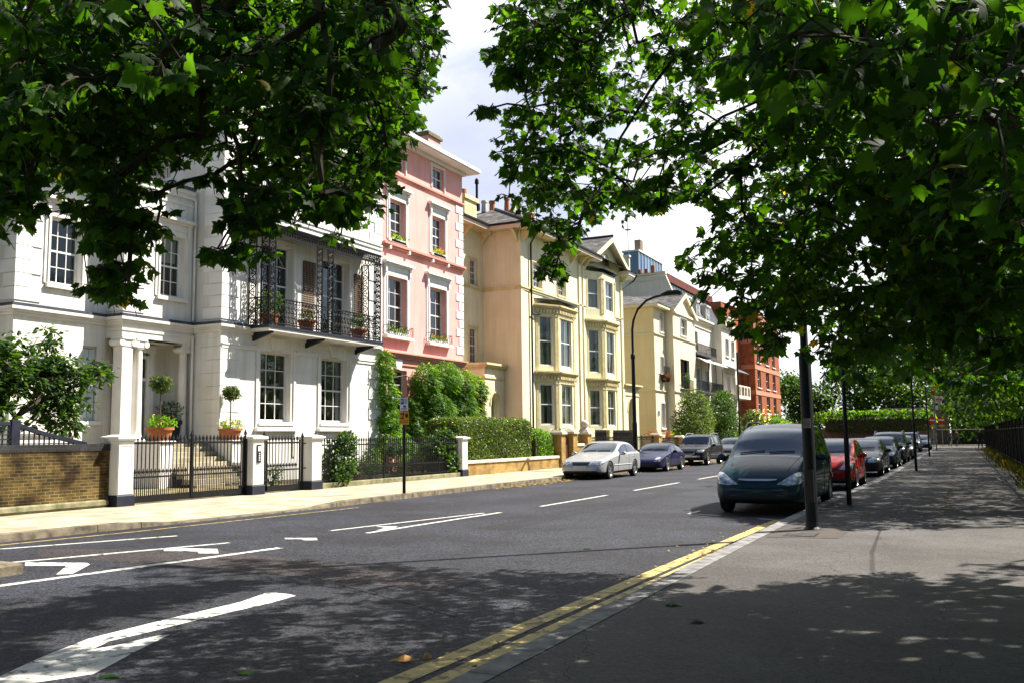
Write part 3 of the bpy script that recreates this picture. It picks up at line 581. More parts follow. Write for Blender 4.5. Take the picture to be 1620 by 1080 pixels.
# trellis on the brick wall
r = thing('trellis_fence', 'dark blue square trellis with a swept top behind the brick wall', 'trellis', (-18.4, 13, 0))
b = MB(); top = lambda y: 2.07 if y < 13.2 else 2.07-.45*((y-13.2)/1.75)**.8
b.box(-18.42, -18.32, 13.05, 13.25, 0, 2.12)
b.box(-18.42, -18.32, 9.9, 10.08, 0, 2.12); b.box(-18.40, -18.34, 9, 13.05, 2.0, 2.07)
pts = [13.25+i*.17 for i in range(11)]
for a, c in zip(pts, pts[1:]): b.add([(x, y, top(y)+dz) for x in (-18.42, -18.32) for y in (a, c) for dz in (-.09, 0)], [(0, 1, 3, 2), (4, 6, 7, 5), (0, 4, 5, 1), (2, 3, 7, 6), (0, 2, 6, 4), (1, 5, 7, 3)])
b.build('frame', 'navy', r); b = MB()
for k in range(48):
    y = 9.0+k*.125
    if y < 14.9: b.box(-18.385, -18.365, y-.014, y+.014, 1.2, max(1.25, top(y)-.05))
for k in range(8):
    z = 1.3+k*.1
    ye = 13.2 if z > 2.0 else 13.2+1.75*(max(0, (2.03-z))/.45)**1.25
    b.box(-18.364, -18.35, 9, min(ye, 14.9), z-.012, z+.012)
b.build('lattice', 'navy', r)
# ================================================================ house parts
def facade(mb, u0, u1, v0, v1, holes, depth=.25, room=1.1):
    # wall face with real openings, reveals and behind each a box coloured dark for room shade
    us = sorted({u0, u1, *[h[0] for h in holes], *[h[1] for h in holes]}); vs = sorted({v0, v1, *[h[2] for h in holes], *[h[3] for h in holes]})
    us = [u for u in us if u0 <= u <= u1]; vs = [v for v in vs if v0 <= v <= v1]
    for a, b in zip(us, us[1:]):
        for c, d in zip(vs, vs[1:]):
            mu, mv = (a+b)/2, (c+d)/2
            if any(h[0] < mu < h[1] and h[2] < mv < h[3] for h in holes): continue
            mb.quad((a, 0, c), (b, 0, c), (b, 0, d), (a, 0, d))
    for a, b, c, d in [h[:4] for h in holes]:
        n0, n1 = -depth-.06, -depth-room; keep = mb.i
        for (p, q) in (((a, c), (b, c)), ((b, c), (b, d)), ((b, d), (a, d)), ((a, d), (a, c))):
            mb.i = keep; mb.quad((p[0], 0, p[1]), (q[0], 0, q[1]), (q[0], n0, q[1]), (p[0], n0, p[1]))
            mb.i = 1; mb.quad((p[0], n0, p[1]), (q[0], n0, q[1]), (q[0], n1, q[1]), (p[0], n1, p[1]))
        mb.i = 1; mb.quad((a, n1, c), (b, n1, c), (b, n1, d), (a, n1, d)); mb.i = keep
def window(parent, T, h, cols=3, rows=(2, 2), depth=.25, name='window', frame='sash', curtain=0, surround=None, sill=True, trim='brightwhite', bar=.026, box=None, split=.5, blind=0):
    u0, u1, v0, v1 = h[:4]; d = -depth; b = MB(T); fw = .075
    b.box(u0, u0+fw, d-.05, d+.03, v0, v1); b.box(u1-fw, u1, d-.05, d+.03, v0, v1); b.box(u0+fw, u1-fw, d-.05, d+.03, v1-fw, v1); b.box(u0+fw, u1-fw, d-.05, d+.035, v0, v0+fw*1.3)
    a, c, e, f = u0+fw, u1-fw, v0+fw*1.3, v1-fw; mid = e+(f-e)*split
    if rows[1]:
        b.box(a, c, d-.04, d+.012, mid-.03, mid+.03)
    for (s0, s1, r) in ((mid+.03, f, rows[0]), (e, mid-.03, rows[1])) if rows[1] else ((e, f, rows[0]),):
        for k in range(1, cols): u = a+(c-a)*k/cols; b.box(u-bar/2, u+bar/2, d-.03, d+.004, s0, s1)
        for k in range(1, r): v = s0+(s1-s0)*k/r; b.box(a, c, d-.032, d+.002, v-bar/2, v+bar/2)
    w = b.build(name, frame, parent)
    p = MB(T); p.quad((a, d-.02, e), (c, d-.02, e), (c, d-.02, f), (a, d-.02, f)); p.build('pane', 'glass', w)
    if curtain:
        cb = MB(T)
        for (x0, x1) in ((a, a+(c-a)*curtain), (c-(c-a)*curtain*.8, c)) if curtain < 1 else ((a, c),):
            n = 18
            top_ = f; bot = e if curtain < 1 else e
            pr_ = [(x0+(x1-x0)*k/n, d-.14+.03*math.sin(k*1.9)) for k in range(n+1)]
            for (p0, q0), (p1, q1) in zip(pr_, pr_[1:]): cb.quad((p0, q0, bot), (p1, q1, bot), (p1, q1, top_), (p0, q0, top_))
        cb.build('curtain', 'curtain', w)
    if blind:
        q = MB(T); q.box(a, c, d-.13, d-.12, f-(f-e)*blind, f); q.build('blind', 'curtain', w)
    if sill:
        s = MB(T); s.bev(u0-.14, u1+.14, -.02, .12, v0-.13, v0-.002, .015); s.build('sill', trim, w)
    if surround:
        s = MB(T); k, hood = surround[0], surround[1]; ks = .035
        s.box(u0-k, u0, 0.002, ks, v0-.002, v1); s.box(u1, u1+k, .002, ks, v0-.002, v1); s.box(u0-k, u1+k, .002, ks+.003, v1, v1+k)
        s.box(u0-k*.45, u0-.02, ks, ks+.03, v0, v1); s.box(u1+.02, u1+k*.45, ks, ks+.03, v0, v1)
        if hood:
            q = v1+k; s.box(u0-k, u1+k, .002, .06, q, q+.22); s.box(u0-k-.06, u1+k+.06, .002, .14, q+.22, q+.30); s.box(u0-k-.13, u1+k+.13, .002, .26, q+.30, q+.38); s.box(u0-k-.10, u1+k+.10, .002, .20, q+.38, q+.42)
            for u in (u0-k, u1+k-.11): s.box(u, u+.11, .06, .13, q-.14, q+.22); s.box(u+.01, u+.10, .06, .10, q-.26, q-.14)
        s.build('surround', trim, w)
    return w
def quoins(parent, x, y, z0, z1, sx, sy, mat_='brightwhite', h=.42, long=.85, short=.5, proud=.03, name='quoins', gap=.025):
    # sx, sy: the sides the wall lies on (from the corner); each block wraps the corner
    b = MB(); z = z0; k = 0
    while z+h*.6 < z1:
        l = long if k % 2 == 0 else short; t = min(z+h-gap, z1)
        X = sorted((x-sx*proud, x+sx*l)); Y = sorted((y-sy*proud, y+sy*l)); b.bev(X[0], X[1], Y[0], Y[1], z, t, .012); z += h; k += 1
    return b.build(name, mat_, parent)
def band(b, T, pieces): pass
FX = lambda x: plane((x, 0, 0), (0, 1, 0), (1, 0, 0))     # facade facing the street at this x
FY = lambda y: plane((0, y, 0), (1, 0, 0), (0, -1, 0))    # facade facing back along the street

# ================================================================ white villa
H = thing('white_house', 'grand white stucco villa with columned porch, iron balcony and stepped front', 'house', (-23, 27, 0))
X1, X2, X3 = -25.05, -24.3, -23.0
gw = [(26.12, 27.82, 2.30, 4.90), (29.70, 31.42, 2.30, 4.90)]
fw_ = [(26.10, 27.85, 5.80, 9.0), (29.68, 31.45, 5.80, 9.0)]
uw = [(26.2, 27.7, 10.9, 13.2), (29.8, 31.3, 10.9, 13.2)]
tw = [(26.3, 27.6, 14.2, 15.6), (29.9, 31.2, 14.2, 15.6)]
b = MB(FX(X3)); facade(b, 24.08, 33.92, 0, 16.6, gw+fw_+uw+tw)
b.T = FY(24.08); facade(b, -34, X3, 0, 16.6, [(-26.8, -25.6, 11.2, 13.2)])
b.T = FX(X2); facade(b, 21.02, 24.08, 5.0, 10.45, [(22.5, 23.55, 6.55, 8.72)])
b.T = FY(21.02); facade(b, X1, X2, 5.0, 10.45, [])
b.T = FX(X1); facade(b, 17.73, 21.02, 0, 10.45, [(18.85, 19.98, 6.5, 8.62), (20.15, 20.7, 2.3, 4.7)])
b.T = FY(17.73); facade(b, -26.2, X1, 0, 10.45, [])
b.T = FX(-26.2); facade(b, 4, 17.73, 0, 10.45, [(8.8, 9.9, 6.5, 8.6), (12.8, 13.9, 6.5, 8.6)])
b.T = None
b.quad((-34, 33.92, 0), (X3, 33.92, 0), (X3, 33.92, 16.6), (-34, 33.92, 16.6)); b.quad((-34, 4, 0), (-34, 34, 0), (-34, 34, 16.6), (-34, 4, 16.6))
b.quad((-34, 4, 0), (-26.2, 4, 0), (-26.2, 4, 10.45), (-34, 4, 10.45))
# porch recess walls
b.quad((-25.6, 21.02, 1.6), (-25.6, 24.08, 1.6), (-25.6, 24.08, 5.1), (-25.6, 21.02, 5.1)); b.quad((-25.6, 21.0, 0), (-25.05, 21.0, 0), (-25.05, 21.0, 5), (-25.6, 21.0, 5))
b.quad((-25.6, 21.02, 5.02), (-25.6, 24.08, 5.02), (X2, 24.08, 5.02), (X2, 21.02, 5.02))
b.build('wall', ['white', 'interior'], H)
b = MB(); b.box(-34, X3-.3, 24.4, 33.6, 16.2, 16.5); b.box(-34, X2-.2, 4, 24.08, 10.0, 10.3); b.build('roof', 'slate', H)
def cornice_run(parent, pts, z, prof, mat_, name='cornice'):
    # moulded band following the stepped front: pts = plan polyline, prof = (out, z0, z1)
    b = MB()
    for (out_, z0, z1) in prof:
        P = []
        for i, (x, y) in enumerate(pts):
            # outward offset: each corner moves by out in +x and the way its return faces (-y)
            P.append((x+out_, y-out_))
        for (p, q) in zip(P, P[1:]):
            (x0, y0), (x1, y1) = p, q
            if abs(x0-x1) < 1e-6: b.box(x0-out_-.3, x0, min(y0, y1)+.004, max(y0, y1)-.004, z+z0, z+z1)
            else: b.box(min(x0, x1)-.2, max(x0, x1)-.004, y0, y0+out_+.3, z+z0+.001, z+z1-.001)
    return b.build(name, mat_, parent)
plan = [(-26.2, 4), (-26.2, 17.73), (X1, 17.73), (X1, 21.02), (X2, 21.02), (X2, 24.08), (X3, 24.08), (X3, 34.0)]
cornice_run(H, plan, 5.4, [(.06, 0, .10), (.12, .10, .17), (.18, .17, .26)], 'whitetrim', 'string_course')
cornice_run(H, plan, 5.66, [(.16, 0, .10)], 'lead', 'flashing')
cornice_run(H, plan[:-2], 10.0, [(.04, -.12, .0), (.09, .15, .30), (.14, .30, .46)], 'whitetrim', 'parapet_moulding')
cornice_run(H, plan[:-2], 10.46, [(.2, 0, .10)], 'lead', 'coping')
cornice_run(H, plan[-2:], 10.0, [(.05, 0, .16), (.09, .16, .24)], 'whitetrim', 'string_course')
cornice_run(H, plan[-2:], 13.5, [(.05, 0, .16), (.10, .16, .26)], 'whitetrim', 'string_course')
cornice_run(H, [(-34, 24.08)]+plan[-2:], 16.2, [(.25, 0, .15), (.45, .15, .3), (.6, .3, .42)], 'whitetrim', 'cornice')
quoins(H, X3, 24.08, 5.86, 9.9, -1, 1); quoins(H, X2, 21.02, 5.86, 9.9, -1, 1); quoins(H, X1, 17.73, 5.86, 9.9, -1, 1)
quoins(H, X3, 24.08, 1.7, 5.2, -1, 1, 'white', .46, .95, .62, .02); quoins(H, X3, 24.08, 10.3, 16.1, -1, 1)
# right hand quoins on the street face only
for z0, z1 in ((1.6, 5.2), (5.9, 9.9), (10.3, 16.1)):
    z = z0; k = 0; b = MB()
    while z < z1-.3:
        b.bev(X3-.02, X3+.035, 33.92-(.95 if k % 2 == 0 else .55), 33.93, z, z+.40, .012); z += .44; k += 1
    b.build('quoins', 'brightwhite', H)
T = FX(X3)
for i, h in enumerate(gw):
    w = window(H, T, h, 3, (2, 2), .26, curtain=.16 if i else 0)
    s = MB(T); u0, u1, v0, v1 = h; s.box(u0-.26, u0-.13, .002, .05, 1.0, v1+.12); s.box(u1+.13, u1+.26, .002, .05, 1.0, v1+.12); s.prism([(u0+.6, v1+.06), (u1-.6, v1+.06), (u1-.45, v1+.5), (u0+.45, v1+.5)], .002, .12)
    s.bev(u0-.3, u1+.3, .0, .18, v0-.34, v0-.2, .02); s.build('surround', 'white', w)
for (u0, u1) in ((24.1, 25.86), (28.1, 29.42), (31.7, 33.9)): b = MB(T); b.box(u0, u1, .002, .04, 4.86, 4.98); b.box(u0, u1, .002, .07, 4.98, 5.04); b.build('impost_band', 'whitetrim', H)
for h in fw_: window(H, T, h, 2, (2, 1), .26, 'french_window', sill=False, surround=(.2, 0), trim='white', curtain=0, split=.52)
for h in uw: window(H, T, h, 3, (2, 2), .22, surround=(.16, 1))
for h in tw: window(H, T, h, 3, (1, 1), .2)
window(H, FY(24.08), (-26.8, -25.6, 11.2, 13.2), 3, (2, 2), .2)
window(H, FX(X2), (22.5, 23.55, 6.55, 8.72), 3, (2, 2), .2, surround=(.2, 1), blind=.42, trim='whitetrim')
window(H, FX(X1), (18.85, 19.98, 6.5, 8.62), 3, (2, 2), .2, surround=(.2, 1), trim='whitetrim')
for h in ((8.8, 9.9, 6.5, 8.6), (12.8, 13.9, 6.5, 8.6)): window(H, FX(-26.2), h, 3, (2, 2), .2, surround=(.2, 1))
w = window(H, FX(X1), (20.15, 20.7, 2.3, 4.7), 1, (1, 0), .15, 'side_light'); 
b = MB(FX(X1)); b.box(20.2, 20.42, -.1, -.06, 2.4, 4.6); b.box(20.44, 20.66, -.1, -.06, 2.4, 4.6); b.build('shutter', noisy('pale_blue_shutter', (.50, .58, .60), (.42, .5, .52), 3, .5), w)
# arch blind panel left of the porch
b = MB(FX(X1)); b.prism([(18.4, 3.6), (19.6, 3.6)]+[(19.0+.6*math.cos(a), 4.4+.6*math.sin(a)) for a in [i*math.pi/10 for i in range(11)]], .002, .05); b.build('blind_arch', 'whitetrim', H)
for z in (3.9, 1.85): b = MB(FX(X1)); b.box(17.8, 20.0, .051, .07, z, z+.09); b.build('impost_band', 'whitetrim', H)
# porch
P = MB(); P.box(-25.6, X2+.1, 20.95, 24.08, 0, 1.6); P.build('porch_floor', 'stone', H)
P = MB(); P.box(X2-.55, X2+.02, 21.0, 24.08, 5.02, 5.4); P.box(X2-.55, X2+.05, 20.97, 24.08, 5.22, 5.3); P.build('entablature', 'whitetrim', H)
def column(x, y, z0, z1, r, square=False):
    b = MB(); b.box(x-r*1.3, x+r*1.3, y-r*1.3, y+r*1.3, z0, z0+.12)
    if square: b.box(x-r, x+r, y-r, y+r, z0+.12, z1-.34)
    else: b.lathe(x, y, [(r*1.25, z0+.12), (r*1.25, z0+.18), (r*1.05, z0+.24), (r, z0+.4), (r*.97, z0+1.2), (r*.86, z1-.34)], 20)
    b.box(x-r*1.0, x+r*1.0, y-r*1.0, y+r*1.0, z1-.34, z1-.30); b.box(x-r*1.3, x+r*1.3, y-r*1.3, y+r*1.3, z1-.08, z1)
    for sy in (-1, 1): # volutes
        b.T = FX(x); b.prism([(y+sy*r*1.15+.11*math.cos(a), z1-.19+.11*math.sin(a)) for a in [i*math.pi/6 for i in range(12)]], -r*1.2, r*1.2); b.T = None
    b.box(x-r*1.1, x+r*1.1, y-r*.9, y+r*.9, z1-.30, z1-.08)
    return b.build('column', 'whitetrim', H, smooth='auto')
column(X2-.2, 21.25, 1.6, 5.02, .21, True); column(X2-.2, 21.85, 1.6, 5.02, .17); column(X2-.2, 23.82, 1.6, 5.02, .16)
T = FX(-25.55); D = MB(T); D.box(21.95, 22.05, 0, .1, 1.6, 4.6); D.box(23.1, 23.2, 0, .1, 1.6, 4.6); D.box(22.05, 23.1, 0, .1, 4.5, 4.6); D.box(22.05, 23.1, 0, .08, 3.72, 3.82)
D.box(21.75, 21.95, 0, .14, 1.6, 4.9); D.box(23.2, 23.4, 0, .14, 1.6, 4.9); D.box(21.7, 23.45, 0, .16, 4.7, 4.95); dd = D.build('door', 'sash', H)
D = MB(T); D.box(22.07, 23.08, -.02, .05, 1.62, 3.7); D.i = 1; D.box(22.25, 22.9, .05, .06, 2.3, 3.55); D.box(22.07, 23.08, .0, .04, 3.84, 4.48); D.build('door_panel', [noisy('grey_green_door', (.16, .19, .18), (.12, .15, .14), 4, .4), 'glass'], dd)
S = MB()
for k in range(9):
    z1 = 1.6-k*.165; x0 = -23.72+k*.27; S.bev(X2+.1 if k == 0 else x0-.02, x0+.29, 21.36, 23.94, z1-.165, z1-.001*k, .012)
S.build('steps', 'stone', H)
S = MB(); S.box(-23.9, -22.25, 20.82, 21.36, 0, 1.58); S.bev(-23.95, -22.2, 20.78, 21.40, 1.58, 1.64, .015); S.build('pedestal', 'brightwhite', H)
S = MB(); S.box(-22.98, -22.25, 23.95, 24.5, 0, 1.58); S.bev(-22.98, -22.2, 23.91, 24.54, 1.58, 1.64, .015); S.box(-22.25, -21.5, 23.95, 24.15, 0, .9); S.build('pedestal', 'brightwhite', H)
b = MB(); b.tube([(X2+.08, 23.98, 10.2), (X2+.08, 23.98, 5.8)], .045, 8); b.build('drainpipe', 'whitetrim', H); b = MB(); b.tube([(X2+.08, 23.98, 5.3), (X2+.08, 23.98, 1.7)], .045, 8); b.build('drainpipe', 'whitetrim', H)
# iron verandah
V = MB(); V.box(X3, -22.0, 25.38, 32.5, 5.52, 5.62); V.i = 1; V.box(X3, -21.96, 25.34, 32.54, 5.622, 5.72)
for y in (25.7, 28.7, 32.0): V.add([(X3, y-.05, 5.2), (X3, y+.05, 5.2), (X3, y-.05, 5.52), (X3, y+.05, 5.52), (-22.1, y-.05, 5.52), (-22.1, y+.05, 5.52), (-22.1, y-.05, 5.46), (-22.1, y+.05, 5.46)], [(0, 1, 3, 2), (0, 6, 7, 1), (0, 2, 4, 6), (1, 7, 5, 3), (4, 5, 7, 6)])
vr = V.build('balcony', ['whitetrim', 'navy'], H)
def scroll(b, c, u, z0, z1, w, n=7, r=.012):
    # vertical S-scroll of cast iron between z0 and z1: c + u*offset
    pts = []
    for k in range(n*4+1):
        t = k/(n*4); o = w*math.sin(t*n*math.pi)
        pts.append((c[0]+u[0]*o, c[1]+u[1]*o, z0+(z1-z0)*t))
    b.tube(pts, r, 4, False)
    for k in range(n):
        z = z0+(z1-z0)*(k+.5)/n; s = .38*w*(1 if k % 2 else -1)
        b.box(c[0]+u[0]*s-.018, c[0]+u[0]*s+.018, c[1]+u[1]*s-.022, c[1]+u[1]*s+.022, z-.022, z+.022)
def post(x, y, u, w=.16, z0=5.72, z1=9.08):
    b = MB()
    for s in (-1, 1): b.box(x+u[0]*s*w-.02, x+u[0]*s*w+.02, y+u[1]*s*w-.02, y+u[1]*s*w+.02, z0, z1)
    scroll(b, (x, y), u, z0, z1, w*.8, 15, .021); scroll(b, (x, y), (-u[0], -u[1]), z0, z1, w*.55, 15, .014)
    b.build('lattice_post', 'black', vr)
for y in (25.58, 28.3, 28.98, 32.26): post(-22.04, y, (0, 1))
post(-22.22, 25.4, (1, 0)); post(-22.80, 25.4, (1, 0)); post(-22.82, 32.44, (1, 0)); post(-22.2, 32.44, (1, 0))
B = MB()
for z in (5.78, 6.70): B.box(-22.06, -22.02, 25.4, 32.4, z, z+.045)
B.box(-22.98, -22.04, 25.38, 25.42, 6.70, 6.745); B.box(-22.98, -22.04, 32.425, 32.455, 6.70, 6.73)
y = 25.95
while y < 32.1:
    if not any(abs(y-q) < .2 for q in (28.3, 28.98)): scroll(B, (-22.04, y), (0, 1), 5.8, 6.7, .06, 5, .018)
    y += .19
for x in (-22.4, -22.6): scroll(B, (x, 32.44), (1, 0), 5.8, 6.7, .05, 5, .018); scroll(B, (x, 25.4), (1, 0), 5.8, 6.7, .05, 5, .018)
B.build('balustrade', 'black', vr)
C = MB(); n = 6
pr_ = [(X3+.98*k/n, 9.62-.22*(k/n)**1.8) for k in range(n+1)]
for (x0, z0), (x1, z1) in zip(pr_, pr_[1:]): C.add([(x, y, z+dz) for x, z in ((x0, z0), (x1, z1)) for y in (25.3, 32.6) for dz in (-.03, 0)], [(0, 1, 3, 2), (4, 6, 7, 5), (0, 4, 5, 1), (2, 3, 7, 6), (0, 2, 6, 4), (1, 5, 7, 3)])
C.build('canopy', 'lead', vr)
C = MB(); C.box(-22.06, -22.02, 25.36, 32.5, 9.02, 9.08); C.box(-22.06, -22.02, 25.36, 32.5, 9.36, 9.45); C.box(-22.98, -22.04, 32.43, 32.46, 9.04, 9.08)
for k in range(49):
    y = 25.42+k*.145; C.tube([(-22.04, y+.07*math.cos(a), 9.22+.13*math.sin(a)) for a in [i*math.pi/4 for i in range(9)]], .019, 4, False)
    C.tube([(-22.04, y-.07, 9.08), (-22.04, y+.07, 9.36)], .015, 4, False); C.tube([(-22.04, y+.07, 9.08), (-22.04, y-.07, 9.36)], .012, 4, False)
for k in range(6):
    x = -22.9+k*.15; C.tube([(x+.07*math.cos(a), 32.445, 9.22+.13*math.sin(a)) for a in [i*math.pi/4 for i in range(9)]], .019, 4, False)
C.build('frieze', 'black', vr)
for y0, y1 in ((28.45, 29.2), (31.85, 32.5)):
    C = MB(FX(X3))
    for k in range(9): u = y0+(y1-y0)*k/8; C.box(u-.017, u+.017, .03, .045, 6.45, 8.62)
    for k in range(26): v = 6.45+2.17*k/25; C.box(y0, y1, .046, .06, v-.016, v+.016)
    C.build('trellis_panel', 'trellis', H)
# chimneys above
for y in (25.6, 31.9):
    C = MB(); C.box(-29.5, -28.3, y, y+1.8, 16.4, 18.6); C.box(-29.6, -28.2, y-.1, y+1.9, 18.6, 18.8); ch = C.build('chimney', 'white', H)
    for k in range(4): C = MB(); C.lathe(-28.9, y+.3+.4*k, [(.13, 18.8), (.11, 19.3), (.14, 19.35), (.1, 19.36)], 10); C.build('chimney_pot', 'terracotta', ch)

# ================================================================ pink house
H = thing('pink_house', 'tall pink stucco house with white window surrounds and quoins', 'house', (-23.04, 37.7, 0))
XP = -23.04; Y0, Y1 = 33.96, 41.5; T = FX(XP)
h1 = [(34.45, 36.05, 6.3, 9.0), (38.1, 39.72, 6.3, 9.0)]; h2 = [(34.6, 35.95, 10.72, 12.62), (38.35, 39.62, 10.72, 12.62)]; h3 = [(34.72, 35.92, 14.05, 15.15), (38.42, 39.55, 14.05, 15.15)]; h0 = [(34.5, 36.1, 2.2, 4.75), (38.1, 39.7, 2.2, 4.75)]
b = MB(T); facade(b, Y0, Y1, 0, 15.5, h0+h1+h2+h3, .24)
b.T = None; b.quad((-33, Y1, 0), (XP, Y1, 0), (XP, Y1, 15.5), (-33, Y1, 15.5)); b.quad((-33, Y0, 12), (XP, Y0, 12), (XP, Y0, 15.5), (-33, Y0, 15.5)); b.quad((-33, Y0, 0), (-33, Y1, 0), (-33, Y1, 15.5), (-33, Y0, 15.5))
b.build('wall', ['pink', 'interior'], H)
b = MB(); b.box(XP-9, XP+.75, Y0-.1, Y1+.55, 15.52, 15.58); b.box(XP-9, XP+.82, Y0-.1, Y1+.62, 15.58, 15.76); b.box(XP-9, XP+.2, Y0, Y1+.1, 15.36, 15.52); b.build('eaves_cornice', 'brightwhite', H)
b = MB(); b.add([(XP+.8, Y0-.1, 15.762), (XP+.8, Y1+.6, 15.762), (XP-9, Y1+.6, 15.762), (XP-9, Y0-.1, 15.762), (XP-3.5, Y0+2, 16.9), (XP-3.5, Y1-2, 16.9)], [(0, 1, 5, 4), (1, 2, 5), (2, 3, 4, 5), (3, 0, 4)]); b.build('roof', 'slate', H)
C = MB(); C.box(XP-1.3, XP-.5, 38.9, 40.1, 15.8, 16.95); C.i = 1; C.box(XP-1.4, XP-.4, 38.8, 40.2, 16.95, 17.08); C.box(XP-1.3, XP-.5, 38.9, 40.1, 17.08, 17.2); C.build('chimney', ['pink', noisy('mossy_cap', (.12, .09, .04), (.2, .16, .06), 5)], H)
def strings(z, prof): 
    b = MB(T)
    for o, a, c in prof: b.box(Y0, Y1+.02, .002, o, z+a, z+c)
    b.build('string_course', 'pinktrim', H)
strings(10.18, [(.07, 0, .12), (.15, .12, .2), (.22, .2, .30)]); strings(13.72, [(.06, 0, .08), (.12, .08, .16)]); strings(5.28, [(.06, -.3, 0), (.14, 0, .10), (.22, .10, .20), (.3, .2, .26)])
for h in h1: window(H, T, h, 3, (2, 2), .26, surround=(.26, 1), curtain=.22 if h[0] > 36 else 0)
for h in h2:
    w = window(H, T, h, 3, (2, 2), .24, surround=(.22, 1), blind=.3 if h[0] > 36 else 0, curtain=.25); s = MB(T); s.box(h[0]-.24, h[1]+.24, .002, .06, h[2]-.40, h[2]-.14)
    for u in (h[0]-.2, h[1]+.06): s.box(u, u+.14, .06, .2, h[2]-.52, h[2]-.24)
    s.build('sill_bracket', 'brightwhite', w)
for h in h3: window(H, T, h, 2, (1, 1), .14, frame=M['sash'], surround=(.14, 0), sill=False)
for h in h0:
    w = window(H, T, h, 2, (2, 2), .24); s = MB(T); u0, u1 = h[0], h[1]; s.prism([(u0+.6, 4.78), (u1-.6, 4.78), (u1-.5, 5.24), (u0+.5, 5.24)], .002, .1); s.box(u0-.5, u0-.2, .002, .05, 4.6, 5.0); s.build('keystone', 'brightwhite', w)
for z0, z1 in ((5.9, 10.1), (10.55, 13.6), (.5, 4.9)):
    z = z0; k = 0; b = MB(T)
    while z < z1-.3: b.bev(Y1-(.72 if k % 2 == 0 else .42), Y1+.03, -.3, .035, z, z+.40, .01); z += .455; k += 1
    b.build('quoins', 'brightwhite', H)
for h in h1: # little iron guards on the first floor sills
    s = MB(T); u0, u1, v0 = h[0]-.26, h[1]+.26, h[2]-.02
    for v in (v0, v0+.42): s.box(u0, u1, .20, .215, v, v+.018)
    n = 13
    for k in range(n): u = u0+(u1-u0)*(k+.5)/n; q = (u1-u0)/n*.55; s.tube([tuple((u-q, .207, v0)), (u, .207, v0+.21), (u-q, .207, v0+.42)], .009, 4, False); s.tube([(u+q, .207, v0), (u, .207, v0+.21), (u+q, .207, v0+.42)], .009, 4, False)
    for u in (u0, u1): s.box(u-.01, u+.01, .02, .215, v0+.40, v0+.42); s.box(u-.012, u+.012, .2, .22, v0, v0+.46)
    s.build('window_guard', 'black', H)
    s = MB(T); s.bev(u0-.06, u1+.06, 0, .26, v0-.16, v0-.03, .015); s.build('window_ledge', 'brightwhite', H)
def window_box(h, label, z, petals):
    T_ = FX(XP); u0, u1 = h[0]+.06, h[1]-.06; c = (XP+.04, (u0+u1)/2, z)
    r = thing('window_box', label, 'window box', c, 'planted window boxes on the pink house')
    b = MB(T_); b.box(u0, u1, -.16, .12, z, z+.16); b.build('trough', 'brightwhite', r)
    n = 150; p = np.stack([rnd(n, XP-.15, XP+.2), rnd(n, u0, u1), z+.13+np.abs(rng.normal(size=n))*.11], 1)
    leaf_mesh('foliage', p, rng.normal(size=(n, 3))+[0.5, 0, .4], rng.normal(size=(n, 3))+[.3, 0, 1], rnd(n, .07, .13), rnd(n), T_SIMPLE, 'leaf_bright', r)
    n = petals; p = np.stack([rnd(n, XP-.1, XP+.2), rnd(n, u0, u1), z+.2+np.abs(rng.normal(size=n))*.1], 1)
    leaf_mesh('flowers', p, rng.normal(size=(n, 3)), rng.normal(size=(n, 3))+[.6, 0, .6], rnd(n, .05, .08), rnd(n, 0, .5), T_TINY, 'petal', r)
window_box(h2[0], 'window box of green ivy on the upper left window of the pink house', 10.60, 8)
window_box(h2[1], 'window box with red flowers on the upper right window of the pink house', 10.60, 70)
window_box(h1[0], 'dark green planting behind the iron guard of the lower left pink house window', 6.28, 6)
window_box(h1[1], 'planting with salmon flowers behind the iron guard of the lower right pink house window', 6.28, 40)

# ================================================================ yellow villa with bay windows
H = thing('yellow_house', 'cream yellow villa with stacked canted bay windows and a street gable', 'house', (-23, 57, 0))
XY, YL, YR = -23.0, 48.48, 66.7; XR = -25.5
T = FX(XY)
wf = [(50.2, 51.5, 10.72, 12.28), (54.05, 55.3, 10.72, 12.28)]
b = MB(T); facade(b, YL, YR, 0, 13.95, wf, .16)
b.T = None; b.quad((XR-8, YR, 0), (XY, YR, 0), (XY, YR, 13.95), (XR-8, YR, 13.95)); b.quad((XR-8, 44.6, 0), (XR-8, YR, 0), (XR-8, YR, 13.95), (XR-8, 44.6, 13.95))
rw = [(46.72, 47.62, 10.55, 12.12), (46.6, 47.62, 5.95, 8.05)]
b.T = FX(XR); facade(b, 44.6, YL, 0, 13.95, rw, .16); b.T = None; b.quad((XR-8, 44.6, 0), (XR, 44.6, 0), (XR, 44.6, 13.95), (XR-8, 44.6, 13.95))
b.T = FX(XY); b.prism([(59.3, 13.9), (67.3, 13.9), (63.3, 16.05)], -.6, .02)
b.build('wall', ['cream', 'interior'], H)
b = MB(FY(YL)); facade(b, XR, XY, 0, 13.95, []); b.build('side_wall', 'creamside', H)
b = MB(); 
for o, z0, z1 in ((.05, 10.34, 10.46), (.1, 10.46, 10.56)):
    b.box(XY, XY+o, YL-o, YR, z0, z1); b.box(XR, XY, YL-o, YL, z0+.001, z1-.001); b.box(XR, XR+o, 44.6, YL-o, z0, z1)
b.build('string_course', 'creamtrim', H)
for u in (57.6, 58.35, 66.2): b = MB(T); b.box(u, u+.42, .002, .10, 0, 13.2); b.box(u-.04, u+.46, .002, .14, 13.2, 13.35); b.build('pilaster', 'cream', H)
b = MB(T); b.box(YL, YL+.45, .002, .03, 0, 13.3); b.build('corner_strip', 'cream', H)
E1 = .85
b = MB(); b.box(XR-8, XY+E1, YL-E1, 60.0, 13.92, 14.0); b.box(XR-8, XR+E1, 44.2, YL-E1, 13.921, 13.999); b.build('soffit', 'creamtrim', H)
